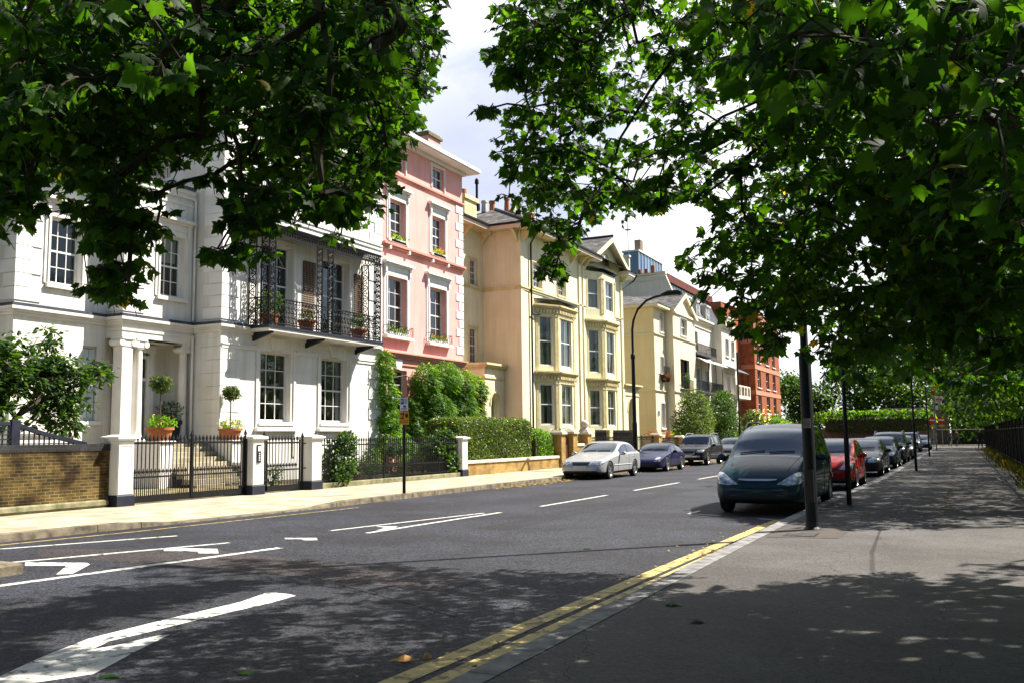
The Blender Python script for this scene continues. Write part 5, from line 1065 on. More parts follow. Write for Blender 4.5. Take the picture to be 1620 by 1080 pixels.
def make_car(name, label, cat, group, loc, P, paint_):
    Lc, Wc = P['L'], P['W']; top, belt, hw, low = P['top'], P['belt'], P['hw'], P['low']
    cowl, head, rh, rb = P['gh']; pil = P['pillars']; tum = P.get('tumble', .34)
    root = thing(name, label, cat, loc, group)
    ys = sorted(set([round(v, 3) for v in [0, .04, .1, .18, .3, .45, .62, .8, cowl, cowl+.02, head, rh, rb, Lc-.45, Lc-.25, Lc-.12, Lc-.04, Lc]+[a for p in pil for a in p]+[cowl+(head-cowl)*k/5 for k in (1, 2, 3, 4)]+[head+(rh-head)*k/4 for k in (1, 2, 3)]+[rh+(rb-rh)*k/3 for k in (1, 2)]+[.8+(cowl-.8)*k/3 for k in (1, 2)]+[rb+(Lc-.45-rb)*.5]]))
    ys = [y for i, y in enumerate(ys) if 0 <= y <= Lc and (i == 0 or y-ys[i-1] > .012)]
    def section(y):
        w = sm(hw, y); zb = sm(belt, y); zt = max(sm(top, y, .03), zb+.02); zl = ip(low, y); gh = zt-zb; t = max(0, min(1, (gh-.10)/.30)); t = t*t*(3-2*t)
        wb = w*.975
        wr_g = wb-tum*gh-.01; zr_g = zt-.055; wr_h = wb*.86; zr_h = zb+.75*gh
        wr, zr = wr_h+(wr_g-wr_h)*t, zr_h+(zr_g-zr_h)*t
        mid = zl+(zb-zl)*.42
        return [(0, zl), (.7*w, zl), (w*.93, zl+.015), (w*.985, zl+.09), (w*1.0, mid), (w*1.003, mid+(zb-mid)*.45), (w*.995, mid+(zb-mid)*.62), (w*.985, zb-.03), (wb, zb),
                (wb+(wr-wb)*.12, zb+(zr-zb)*.10), (wb+(wr-wb)*.5, zb+(zr-zb)*.52), (wb+(wr-wb)*.9, zb+(zr-zb)*.90), (wr, zr), (wr*.93, zr+(zt-zr)*.45), (wr*.6, zr+(zt-zr)*.86), (wr*.3, zr+(zt-zr)*.97), (0, zt)]
    S = [section(y) for y in ys]; K = len(S[0]); vs = []; fs = []; mi = []
    for y, s in zip(ys, S):
        for x, z in s: vs.append((x, y, z))
        for x, z in s[-2:0:-1]: vs.append((-x, y, z))
    ring = 2*K-2
    for i in range(len(ys)-1):
        y = (ys[i]+ys[i+1])/2; gh_ = sm(top, y)-sm(belt, y)
        for j in range(ring):
            jj = j if j < K-1 else ring-1-j
            mtl = 0
            if gh_ > .13:
                if jj in (9, 10) and P['side'][0] < y < P['side'][1]:
                    mtl = 2 if any(a < y < b for a, b in pil) else 1
                if jj in (13, 14, 15) and (cowl < y < head or rh < y < rb): mtl = 1
            if jj <= 2: mtl = 2
            a, b = i*ring+j, i*ring+(j+1) % ring; fs.append((a, b, b+ring, a+ring)); mi.append(mtl)
    fs.append(tuple(range(ring-1, -1, -1))); mi.append(0); fs.append(tuple(range((len(ys)-1)*ring, len(ys)*ring))); mi.append(0)
    me = bpy.data.meshes.new('tmp'); me.from_pydata(vs, [], fs); me.polygons.foreach_set('material_index', mi)
    mats3 = [paint_, M['carglass'], M['plastic']]
    for q in mats3: me.materials.append(q)
    o = bpy.data.objects.new('tmp', me); COL.objects.link(o)
    sb = o.modifiers.new('s', 'SUBSURF'); sb.levels = 1; sb.render_levels = 1
    cut = MB(); R_ = P['wr']; cut.i = 2
    for wy in P['axles']:
        n = 26; vv = [(x, wy+(R_+.045)*math.cos(2*math.pi*k/n), R_+(R_+.045)*math.sin(2*math.pi*k/n)) for x in (-Wc, Wc) for k in range(n)]
        cut.add(vv, [tuple(range(n)), tuple(range(n, 2*n))]+[(k, (k+1) % n, n+(k+1) % n, n+k) for k in range(n)])
    co = cut.build('tmpcut', mats3)
    bo = o.modifiers.new('b', 'BOOLEAN'); bo.object = co; bo.operation = 'DIFFERENCE'; bo.solver = 'EXACT'
    dg = bpy.context.evaluated_depsgraph_get(); em = bpy.data.meshes.new_from_object(o.evaluated_get(dg))
    bpy.data.objects.remove(o); bpy.data.objects.remove(co)
    bm = bmesh.new(); bm.from_mesh(em); bpy.data.meshes.remove(em)
    bvh = BVHTree.FromBMesh(bm)
    def part(nm, sel, mt, par=root, smooth=True):
        b2 = bm.copy(); b2.faces.ensure_lookup_table()
        bmesh.ops.delete(b2, geom=[f for f in b2.faces if not sel(f)], context='FACES')
        if not b2.faces: b2.free(); return None
        mm = bpy.data.meshes.new(nm); b2.to_mesh(mm); b2.free(); mm.materials.clear(); mm.materials.append(mt)
        mm.polygons.foreach_set('material_index', [0]*len(mm.polygons)); mm.polygons.foreach_set('use_smooth', [smooth]*len(mm.polygons)); mm.set_sharp_from_angle(angle=R(38))
        q = bpy.data.objects.new(nm, mm); COL.objects.link(q); q.parent = par; return q
    body = part('body', lambda f: f.material_index == 0, paint_)
    part('trim', lambda f: f.material_index == 2, M['plastic'])
    cy = lambda f: f.calc_center_median()
    top_ = lambda f: abs(f.normal.x) < .62
    part('windscreen', lambda f: f.material_index == 1 and top_(f) and cy(f).y < (head+rh)/2, M['carglass'])
    part('rear_window', lambda f: f.material_index == 1 and top_(f) and cy(f).y > (head+rh)/2, M['carglass'])
    for s in (-1, 1):
        cuts = [P['side'][0]]+[v for p in pil for v in p]+[P['side'][1]]
        for a, b in zip(cuts[::2], cuts[1::2]): part('side_window', lambda f: f.material_index == 1 and not top_(f) and cy(f).x*s > 0 and a <= cy(f).y <= b, M['carglass'])
    def hit_front(x, z, off=.006):
        h = bvh.ray_cast(Vector((x, -2, z)), Vector((0, 1, 0)))
        if h[0] is None: return Vector((x, .5, z))
        return h[0]+h[1]*off if h[1].y < 0 else h[0]-h[1]*off
    def decal(nm, pl, mt, par=root, off=.006, N=14, mir=False):
        # polygon in (x, z) laid onto the front of the body
        xs = [p[0] for p in pl]; zs = [p[1] for p in pl]; b = MB()
        # scanline grid inside the polygon
        n = N; rows = []
        z0, z1 = min(zs), max(zs)
        for r_ in range(n+1):
            z = z0+(z1-z0)*r_/n; z = min(max(z, z0+1e-4), z1-1e-4); cr = []
            for (xa, za), (xb, zb_) in zip(pl, pl[1:]+pl[:1]):
                if (za <= z) != (zb_ <= z): cr.append(xa+(xb-xa)*(z-za)/(zb_-za))
            cr.sort(); rows.append((z, cr[0], cr[-1]) if len(cr) >= 2 else None)
        rows = [q for q in rows if q]; m_ = 12; vv = []
        for z, a, c in rows:
            for k in range(m_+1): p = hit_front(a+(c-a)*k/m_, z, off); vv.append(tuple(p))
        ff = [(i*(m_+1)+k, i*(m_+1)+k+1, (i+1)*(m_+1)+k+1, (i+1)*(m_+1)+k) for i in range(len(rows)-1) for k in range(m_)]
        for s in ((1, -1) if mir else (1,)):
            b2 = MB(); b2.add([(x*s+loc[0], y+loc[1], z+loc[2]) for x, y, z in vv], ff); b2.build(nm, mt, par, smooth=True)
    for nm, pl, mt, off, mir in P['front']: decal(nm, pl, mt, root, off, 14, mir)
    def side_line(pts, r_, nm, mt, s=1):
        pp = []
        for y, z in pts:
            h = bvh.ray_cast(Vector((3*s, y, z)), Vector((-s, 0, 0)))
            if h[0] is not None: pp.append((h[0].x+loc[0]+.001*s, y+loc[1], z+loc[2]))
        if len(pp) > 1: b = MB(); b.tube(pp, r_, 4); b.build(nm, mt, root)
    for s in (1, -1):
        for a, z0, z1 in P['seams']: side_line([(a+.0*(k), z0+(z1-z0)*k/8) for k in range(9)], .006, 'door_seam', M['plastic'], s)
        for y in P['handles']: side_line([(y+k*.045, ip(belt, y)-.12) for k in range(5)], .016, 'door_handle', paint_, s)
        if P.get('rub'): side_line([(P['axles'][0]+R_+.1+(P['axles'][1]-P['axles'][0]-2*R_-.2)*k/10, P['rub']) for k in range(11)], .018, 'side_moulding', P.get('rubmat', paint_), s)
    for s in (1, -1): # bonnet shut lines
        pp = []
        for k in range(12):
            yy = .32+(cowl-.02-.32)*k/11; h = bvh.ray_cast(Vector((s*ip(hw, yy)*(.62+.14*k/11), yy, 3)), Vector((0, 0, -1)))
            if h[0] is not None: pp.append((h[0].x+loc[0], h[0].y+loc[1], h[0].z+loc[2]-.001))
        b = MB(); b.tube(pp, .006, 4); b.build('bonnet_seam', 'plastic', root)
    # wheels: one built, three copied
    x = Wc/2-.11
    t = MB(); prof = [(R_*.64, -.10), (R_*.9, -.105), (R_*.985, -.08), (R_, -.04), (R_, .04), (R_*.985, .08), (R_*.9, .105), (R_*.64, .10)]
    n = 30; vv = [(xx, r_*math.cos(2*math.pi*k/n), r_*math.sin(2*math.pi*k/n)) for r_, xx in prof for k in range(n)]; m_ = len(prof)
    t.add(vv, [(i*n+k, i*n+(k+1) % n, ((i+1) % m_)*n+(k+1) % n, ((i+1) % m_)*n+k) for i in range(m_) for k in range(n)])
    def wheel_root(): 
        e = bpy.data.objects.new('wheel', None); COL.objects.link(e); e.parent = root; e.empty_display_size = .2; return e
    e0 = wheel_root()
    def raw(b, nm, mt, par):
        ob = b.build(nm, mt, None, smooth='auto'); ob.parent = par; ob.location = (0, 0, 0); return ob
    raw(t, 'tyre', 'tyre', e0)
    rm = MB(); ns = P.get('spokes', 5)
    for k in range(ns):
        a = 2*math.pi*k/ns; c, s_ = math.cos(a), math.sin(a); w0, w1 = R_*.12, R_*.075
        q = [(R_*.12, -w0), (R_*.66, -w1), (R_*.66, w1), (R_*.12, w0)]; vv = [(xx, r_*c-o_*s_, r_*s_+o_*c) for xx in (.055, .085) for r_, o_ in q]
        rm.add(vv, [(0, 1, 2, 3), (4, 5, 6, 7), (0, 1, 5, 4), (1, 2, 6, 5), (2, 3, 7, 6), (3, 0, 4, 7)])
    for (ra, xa), (rb_, xb) in (((R_*.66, .10), (R_*.60, .07)), ((R_*.60, .07), (R_*.60, -.06)), ((.001, .09), (R_*.16, .085)), ((R_*.16, .085), (R_*.16, .05))):
        rm.add([(xx, r_*math.cos(2*math.pi*k/24), r_*math.sin(2*math.pi*k/24)) for r_, xx in ((ra, xa), (rb_, xb)) for k in range(24)], [(k, (k+1) % 24, 24+(k+1) % 24, 24+k) for k in range(24)])
    rm.i = 1; rm.add([(-.02, r_*math.cos(2*math.pi*k/24), r_*math.sin(2*math.pi*k/24)) for r_ in (.01, R_*.62) for k in range(24)], [(k, (k+1) % 24, 24+(k+1) % 24, 24+k) for k in range(24)])
    raw(rm, 'rim', ['alloy', 'plastic'], e0)
    for i, (sx, wy) in enumerate(((1, P['axles'][0]), (1, P['axles'][1]), (-1, P['axles'][0]), (-1, P['axles'][1]))):
        e = e0 if i == 0 else copy_tree(e0, root)
        e.location = (sx*x, wy, R_); e.rotation_euler = (random.uniform(0, 1), 0, 0 if sx > 0 else math.pi)
    # mirrors
    for s in (-1, 1):
        my = cowl+P.get('my', .35); w = ip(hw, my)*.985; z = ip(belt, my)+.07; b = MB()
        prof = []
        for k in range(7):
            a = math.pi*k/6; prof.append((math.sin(a), -math.cos(a)))
        vv = []; nn = 10
        for rr, h in prof:
            for q in range(nn): t_ = 2*math.pi*q/nn; vv.append((s*(w+.13)+h*.11*s+loc[0], my+.055*max(rr, .02)*math.cos(t_)+loc[1], z+.075*max(rr, .02)*math.sin(t_)+loc[2]))
        b.add(vv, [(i*nn+q, i*nn+(q+1) % nn, (i+1)*nn+(q+1) % nn, (i+1)*nn+q) for i in range(6) for q in range(nn)])
        b.box(min(s*w, s*(w+.08))+loc[0]-.03, max(s*w, s*(w+.08))+loc[0], my-.02+loc[1], my+.03+loc[1], z-.07+loc[2], z-.02+loc[2])
        b.build('wing_mirror', P.get('mirrormat', paint_), root, smooth='auto')
    # wipers, seats, dashboard, plate
    b = MB(); zz = ip(top, cowl)
    for x0 in (-.55, .05):
        pts = []
        for k in range(6):
            xx = x0+.1*k; h = bvh.ray_cast(Vector((xx, cowl+.10+.012*k, 3)), Vector((0, 0, -1))); 
            if h[0] is not None: pts.append((h[0].x+loc[0], h[0].y+loc[1]-.01, h[0].z+.015+loc[2]))
        if len(pts) > 2: b.tube(pts, .012, 4)
    if b.v: b.build('wiper', 'plastic', root)
    b = MB(); zs = ip(belt, head)
    for xx in (-.38, .38):
        for yy in (head+.25, head+1.15): b.bev(loc[0]+xx-.24, loc[0]+xx+.24, loc[1]+yy, loc[1]+yy+.14, .4, zs+.10, .05); b.bev(loc[0]+xx-.12, loc[0]+xx+.12, loc[1]+yy+.02, loc[1]+yy+.11, zs+.12, zs+.30, .04)
    b.box(loc[0]-.65, loc[0]+.65, loc[1]+cowl+.15, loc[1]+cowl+.55, .6, zs-.02); b.build('seats', 'seat', root)
    if P.get('rails'):
        b = MB()
        for s in (-1, 1):
            pts = []
            for k in range(9):
                yy = P['rails'][0]+(P['rails'][1]-P['rails'][0])*k/8; zt = ip(top, yy); wr_ = ip(hw, yy)*.975-tum*(zt-ip(belt, yy))-.03; pts.append((s*wr_+loc[0], yy+loc[1], zt-.03+(.075 if 0 < k < 8 else -.01)+loc[2]))
            b.tube(pts, .018, 6)
        b.build('roof_rail', P.get('railmat', 'plastic'), root)
    bm.free()
    return root
def mirx(p): return p
VAN = dict(L=4.75, W=1.79, top=[(0, .50), (.05, .62), (.14, .72), (.4, .87), (.75, 1.0), (1.05, 1.09), (1.2, 1.16), (1.6, 1.41), (2.05, 1.655), (2.3, 1.71), (2.8, 1.745), (3.6, 1.74), (4.2, 1.68), (4.45, 1.6), (4.65, 1.25), (4.75, .9)],
    belt=[(0, .42), (.06, .54), (.2, .68), (.5, .82), (1.0, .95), (1.6, 1.0), (3, 1.03), (4.75, 1.05)], hw=[(0, .62), (.05, .72), (.15, .80), (.35, .865), (.7, .89), (1.2, .895), (3.8, .895), (4.4, .86), (4.75, .72)],
    low=[(0, .30), (.1, .22), (.5, .2), (4.3, .2), (4.75, .35)], gh=(1.06, 2.06, 4.15, 4.58), pillars=[(1.55, 1.63), (2.72, 2.84), (3.72, 3.84)], side=(1.22, 4.42), tumble=.27, wr=.325, axles=(.92, 3.74), spokes=7, my=.45,
    seams=[(1.5, .3, .95), (2.78, .28, 1.0), (3.65, .5, 1.0)], handles=[2.5, 2.95], rub=.55, rails=(2.2, 4.3),
    front=[('headlight', [(.36, .575), (.60, .56), (.80, .60), (.86, .70), (.80, .80), (.70, .79), (.52, .68)], 'lamp', .008, True), ('grille', [(-.34, .615), (.34, .615), (.40, .655), (-.40, .655)], 'plastic', .006, False),
           ('chrome_strip', [(-.36, .655), (-.2, .64), (.2, .64), (.36, .655), (.37, .675), (.2, .66), (-.2, .66), (-.37, .675)], 'chrome', .014, False), ('lower_grille', [(-.6, .28), (.6, .28), (.66, .36), (-.66, .36)], 'plastic', .006, False),
           ('bumper_groove', [(-.78, .455), (.78, .455), (.78, .468), (-.78, .468)], 'plastic', .004, False), ('bumper_groove', [(-.74, .395), (.74, .395), (.74, .405), (-.74, .405)], 'plastic', .004, False)])
SEDAN = dict(L=5.0, W=1.85, top=[(0, .45), (.04, .56), (.12, .65), (.3, .74), (.8, .84), (1.4, .93), (1.7, .98), (2.1, 1.18), (2.55, 1.37), (2.9, 1.43), (3.3, 1.43), (3.75, 1.37), (4.35, 1.08), (4.6, 1.03), (4.9, .98), (5.0, .75)],
    belt=[(0, .38), (.06, .50), (.15, .60), (.4, .70), (1.0, .80), (1.7, .88), (3.5, .93), (4.6, .94), (5, .7)], hw=[(0, .60), (.05, .72), (.15, .80), (.35, .87), (.8, .915), (3.9, .92), (4.6, .88), (5.0, .7)],
    low=[(0, .26), (.1, .2), (.5, .18), (4.5, .2), (5, .32)], gh=(1.72, 2.56, 3.72, 4.34), pillars=[(2.98, 3.07)], side=(1.98, 4.05), tumble=.40, wr=.33, axles=(.86, 3.78), spokes=5, my=.28,
    seams=[(1.75, .28, .85), (3.02, .25, .9), (3.75, .55, .92)], handles=[2.7, 3.5], rub=.52,
    front=[('headlight', [(.42, .545), (.62, .53), (.82, .57), (.86, .64), (.76, .70), (.60, .71), (.46, .66)], 'lamp', .008, True), ('grille', [(-.33, .52), (.33, .52), (.38, .66), (-.38, .66)], 'chrome', .012, False),
           ('grille_mesh', [(-.29, .535), (.29, .535), (.34, .645), (-.34, .645)], 'plastic', .02, False), ('number_plate', [(-.26, .40), (.26, .40), (.26, .51), (-.26, .51)], 'plate', .02, False), ('lower_grille', [(-.6, .27), (.6, .27), (.64, .335), (-.64, .335)], 'plastic', .006, False)])
COUPE = dict(L=4.43, W=1.80, top=[(0, .36), (.05, .46), (.15, .55), (.5, .66), (1.0, .76), (1.4, .85), (1.55, .90), (1.9, 1.10), (2.25, 1.26), (2.55, 1.30), (2.9, 1.27), (3.5, 1.08), (4.0, .88), (4.3, .74), (4.43, .55)],
    belt=[(0, .32), (.06, .42), (.15, .51), (.45, .64), (.8, .72), (1.5, .80), (2.6, .86), (3.5, .86), (4.1, .76), (4.43, .5)], hw=[(0, .55), (.06, .70), (.2, .80), (.5, .88), (1.5, .86), (2.6, .87), (3.4, .90), (4.0, .86), (4.43, .65)],
    low=[(0, .22), (.1, .16), (.5, .15), (4, .17), (4.43, .3)], gh=(1.56, 2.26, 2.95, 3.9), pillars=[(2.55, 2.66)], side=(1.78, 3.25), tumble=.46, wr=.325, axles=(1.0, 3.35), spokes=5, my=.3,
    seams=[(1.55, .25, .78), (2.68, .25, .84)], handles=[2.42],
    front=[('headlight', [(.50, .56), (.62, .53), (.74, .56), (.76, .63), (.68, .66), (.56, .64)], 'lamp', .012, True), ('indicator_lamp', [(.52, .47), (.78, .48), (.78, .515), (.52, .505)], 'lamp', .008, True), ('lower_grille', [(-.62, .23), (.62, .23), (.62, .32), (-.62, .32)], 'plastic', .006, False)])
SUV = dict(L=4.75, W=1.87, top=[(0, .62), (.04, .74), (.12, .84), (.35, .95), (.9, 1.03), (1.35, 1.08), (1.5, 1.13), (1.9, 1.42), (2.2, 1.62), (2.5, 1.68), (3.4, 1.69), (4.2, 1.64), (4.4, 1.55), (4.65, 1.2), (4.75, .95)],
    belt=[(0, .55), (.06, .68), (.15, .79), (.4, .88), (1.0, .96), (2, 1.03), (4, 1.07), (4.75, 1.0)], hw=[(0, .68), (.05, .79), (.15, .86), (.4, .91), (1, .93), (4.0, .93), (4.5, .89), (4.75, .78)],
    low=[(0, .34), (.1, .27), (.5, .26), (4.3, .28), (4.75, .4)], gh=(1.42, 2.22, 4.2, 4.6), pillars=[(2.62, 2.72), (3.55, 3.66)], side=(1.62, 4.38), tumble=.30, wr=.36, axles=(.92, 3.72), spokes=5, my=.3,
    seams=[(1.52, .4, 1.0), (2.67, .35, 1.03), (3.55, .6, 1.05)], handles=[2.4, 3.3], rub=.55, rails=(2.3, 4.3), railmat='alloy',
    front=[('headlight', [(.48, .72), (.66, .70), (.84, .72), (.88, .80), (.80, .85), (.52, .83)], 'lamp', .008, True), ('grille', [(-.36, .62), (.36, .62), (.42, .82), (-.42, .82)], 'chrome', .012, False), ('grille_mesh', [(-.32, .64), (.32, .64), (.37, .795), (-.37, .795)], 'plastic', .02, False),
           ('bumper_insert', [(-.82, .46), (.82, .46), (.80, .54), (-.80, .54)], 'alloy', .006, False), ('number_plate', [(-.26, .47), (.26, .47), (.26, .58), (-.26, .58)], 'plate', .02, False), ('lower_grille', [(-.6, .33), (.6, .33), (.64, .42), (-.64, .42)], 'plastic', .006, False)])
HATCH = dict(L=3.95, W=1.70, top=[(0, .48), (.04, .60), (.12, .70), (.35, .83), (.8, .93), (1.05, 1.0), (1.2, 1.07), (1.55, 1.27), (1.9, 1.43), (2.2, 1.47), (2.9, 1.46), (3.3, 1.40), (3.6, 1.22), (3.85, .98), (3.95, .75)],
    belt=[(0, .42), (.06, .55), (.15, .66), (.4, .77), (1.0, .88), (2.0, .94), (3.5, .99), (3.95, .85)], hw=[(0, .60), (.05, .70), (.15, .77), (.4, .83), (1, .85), (3.2, .85), (3.7, .80), (3.95, .7)],
    low=[(0, .28), (.1, .2), (.5, .19), (3.5, .2), (3.95, .35)], gh=(1.08, 1.92, 3.22, 3.75), pillars=[(2.24, 2.33), (3.02, 3.12)], side=(1.28, 3.4), tumble=.32, wr=.31, axles=(.75, 3.2), spokes=6, my=.32,
    seams=[(1.2, .3, .9), (2.28, .28, .95), (3.0, .5, .97)], handles=[2.05, 2.85], rub=.48,
    front=[('headlight', [(.40, .60), (.60, .58), (.76, .62), (.80, .72), (.72, .79), (.58, .74)], 'lamp', .008, True), ('grille', [(-.34, .56), (.34, .56), (.38, .64), (-.38, .64)], 'plastic', .006, False), ('number_plate', [(-.26, .40), (.26, .40), (.26, .51), (-.26, .51)], 'plate', .02, False), ('lower_grille', [(-.55, .26), (.55, .26), (.6, .36), (-.6, .36)], 'plastic', .006, False)])
GK = 'cars parked along the kerb'
van = make_car('people_carrier', 'dark teal people carrier parked facing us behind the tall black post', 'car', GK, (-3.74, 18.75, 0), VAN, carpaint('teal_paint', (.004, .030, .042)))
van.scale = (1.03, 1.06, 1.06)
make_car('parked_car', 'red hatchback parked directly behind the teal people carrier', 'car', GK, (-3.62, 27.6, 0), HATCH, carpaint('red_paint', (.27, .008, .005)))
make_car('parked_car', 'black saloon parked behind the red hatchback', 'car', GK, (-3.62, 36.3, 0), SEDAN, carpaint('black_paint', (.010, .011, .014)))
make_car('parked_car', 'dark blue hatchback parked between the black saloon and the dark estate', 'car', GK, (-3.55, 44.8, 0), HATCH, carpaint('deep_blue_paint', (.008, .014, .04)))
make_car('parked_car', 'dark tall estate car parked in shade, next after the blue hatchback', 'car', GK, (-3.55, 51.0, 0), SUV, carpaint('charcoal_paint', (.014, .018, .02)))
make_car('parked_car', 'dark hatchback in deep shade at the far end of the right hand row', 'car', GK, (-3.5, 60.5, 0), HATCH, carpaint('shadow_green_paint', (.012, .016, .016)))
make_car('parked_car', 'silver saloon parked at the left kerb, nearest of that row', 'car', GK, (-12.98, 32.35, 0), SEDAN, carpaint('silver_paint', (.42, .43, .44), .4, .35))
make_car('parked_car', 'dark indigo sports coupe parked behind the silver saloon', 'car', GK, (-12.98, 39.9, 0), COUPE, carpaint('indigo_paint', (.012, .012, .05)))
make_car('parked_car', 'black estate car with chrome grille and roof rails at the left kerb', 'car', GK, (-13.3, 48.6, 0), SUV, carpaint('black_plum_paint', (.014, .010, .013)))
make_car('parked_car', 'grey blue hatchback mostly hidden behind the black estate at the left kerb', 'car', GK, (-13.3, 57.6, 0), HATCH, carpaint('slate_blue_paint', (.05, .06, .08)))
make_car('parked_car', 'grey tall car parked near the junction at the far end', 'car', GK, (-4.1, 84, 0), SUV, carpaint('pale_paint', (.10, .10, .12)))
make_car('parked_car', 'dark blue saloon parked last before the junction under the trees', 'car', GK, (-3.6, 95, 0), SEDAN, carpaint('navy_paint', (.015, .03, .09)))

# ================================================================ street furniture
def post_thing(label, x, y, h, r0, r1, group=None, name='street_post', cat='post', base=None):
    r = thing(name, label, cat, (x, y, ZP), group); b = MB(); b.lathe(x, y, [(r0*1.02, ZP), (r0, ZP+.02), (r0, ZP+(base or h*.3)), (r1, ZP+(base or h*.3)+.06), (r1, h)], 16); b.build('pole', 'black', r, smooth='auto'); return r
r = post_thing('tall thick black lamp post standing in front of the teal people carrier', -2.18, 15.1, 9.6, .095, .062, None, 'lamp_post', 'lamp post', 2.75)
b = MB(); b.box(-2.245, -2.115, 14.985, 15.02, .55, 1.05); b.box(-2.20, -2.16, 14.98, 14.986, .78, .82); b.build('access_door', 'plastic', r)
b = MB(); b.lathe(-2.18, 15.1, [(.135, ZP), (.13, ZP+.015), (.10, ZP+.05), (.098, ZP+.12)], 16); b.build('base', 'plastic', r)
b = MB(); b.box(-2.235, -2.125, 14.985, 15.0, 1.7, 1.85); b.build('sticker', 'granite', r)
b = MB(); b.tube([(-2.18, 15.1, 9.6), (-2.18, 15.1, 9.9), (-2.5, 15.1, 10.15), (-3.2, 15.1, 10.3)], .045, 8); b.bev(-3.75, -3.15, 15.0, 15.2, 10.24, 10.36, .03); b.build('lamp_arm', 'black', r)
for x, y, h, lab in ((-2.21, 20.64, 4.6, 'slim black post on the pavement edge beside the red hatchback'), (-1.69, 39.57, 4.2, 'slim black post on the pavement beside the dark blue hatchback'), (-1.91, 63.5, 4.5, 'thin black post further along the pavement beside the last parked cars')):
    post_thing(lab, x, y, h, .052, .042, 'slim black posts along the right pavement')
post_thing('thin black post on the left pavement past the black estate car', -14.2, 66, 7.5, .09, .06, None, 'lamp_post', 'lamp post', 2)
xL, yL = -14.0, 42.0
r = thing('curved_lamp', 'black swan neck street lamp between the silver saloon and the indigo coupe', 'street lamp', (xL, yL, ZP))
b = MB(); b.lathe(xL, yL, [(.12, ZP), (.12, 2.2), (.095, 2.3), (.085, 5.3), (.11, 5.32), (.11, 5.5), (.075, 5.55)], 14)
b.tube([(xL, yL, 5.5), (xL, yL, 6.7), (xL+.08, yL, 7.15), (xL+.3, yL, 7.65), (xL+.75, yL, 8.05), (xL+1.2, yL, 8.2), (xL+1.7, yL, 8.25)], .058, 8); b.build('pole', 'black', r, smooth='auto')
b = MB(); b.bev(xL+1.5, xL+2.5, yL-.15, yL+.15, 8.2, 8.32, .04); b.frustum(xL+2.05, yL, 8.32, 8.44, .45, .14, .25, .05); b.build('lantern', 'black', r); b = MB(); b.box(xL+1.8, xL+2.4, yL-.1, yL+.1, 8.15, 8.198); b.build('lens', 'coping', r)
def text(body, size, loc, rot, mt, parent, name='lettering', ext=.002):
    cu = bpy.data.curves.new(name, 'FONT'); cu.body = body; cu.size = size; cu.extrude = ext; cu.align_x = 'CENTER'; cu.align_y = 'CENTER'
    o = bpy.data.objects.new('t', cu); COL.objects.link(o); dg = bpy.context.evaluated_depsgraph_get(); me = bpy.data.meshes.new_from_object(o.evaluated_get(dg)); bpy.data.objects.remove(o)
    q = bpy.data.objects.new(name, me); COL.objects.link(q); me.materials.clear(); me.materials.append(M[mt]); q.parent = parent; q.location = Vector(loc)-wloc(parent); q.rotation_euler = rot; return q
M['signyellow'] = noisy('sign_yellow', (.62, .33, .03), (.55, .29, .025), 5, .4); M['signblue'] = noisy('sign_blue', (.03, .07, .26), (.04, .09, .3), 4, .4); M['signred'] = noisy('sign_red', (.55, .03, .02), (.48, .025, .02), 4, .4); M['signwhite'] = noisy('sign_white', (.74, .76, .78), (.68, .7, .72), 4, .4)
r = thing('parking_sign', 'black sign post with white and blue plate above an orange plate', 'sign', (-13.83, 21.53, ZP))
b = MB(); b.lathe(-13.83, 21.53, [(.045, ZP), (.045, 2.75), (.02, 2.77)], 12); b.build('pole', 'black', r, smooth='auto')
T = plane((-13.83, 21.53, 0), (math.cos(R(-10)), math.sin(R(-10)), 0), (math.sin(R(-10))*1.0, -math.cos(R(-10)), 0)); rz = R(-10)
T = (lambda c, s: (lambda p: (-13.83+p[0]*c+p[1]*(s), 21.53+p[0]*s-p[1]*c, p[2])))(math.cos(R(28)), math.sin(R(28))); rz = R(28)
def face_pt(u, n, v): return T((u, n, v))
b = MB(T); b.box(-.11, .11, .05, .06, 2.38, 2.74); pl = b.build('plate', 'signwhite', r)
b = MB(T); b.box(-.09, -.005, .0605, .063, 2.56, 2.71); b.box(-.02, .055, .0605, .063, 2.47, 2.53); b.build('blue_panel', 'signblue', pl)
text('P', .12, face_pt(-.048, .066, 2.635), (math.pi/2, 0, rz), 'signwhite', pl)
b = MB(T); [b.box(.01, .09, .0605, .062, z, z+.014) for z in (2.69, 2.655, 2.62, 2.585)]; [b.box(-.08, .08, .0605, .062, z, z+.012) for z in (2.44, 2.41)]; b.build('text_lines', 'navy', pl)
b = MB(T); b.box(-.135, .135, .05, .06, 2.0, 2.36); pl = b.build('plate', 'signyellow', r)
b = MB(T); b.box(-.10, .0, .0605, .062, 2.16, 2.20); b.box(-.09, -.05, .0605, .062, 2.27, 2.32); b.box(-.04, .01, .0605, .062, 2.26, 2.33); b.box(-.05, -.02, .0605, .062, 2.21, 2.25); b.prism([(.075+.045*math.cos(a), 2.25+.06*math.sin(a)) for a in [i*math.pi/8 for i in range(16)]], .0605, .063)
[b.box(-.11, .11, .0605, .062, z, z+.01) for z in (2.10, 2.06)]; b.build('marks', noisy('sign_print', (.12, .02, .01), (.05, .01, .01), 3), pl)
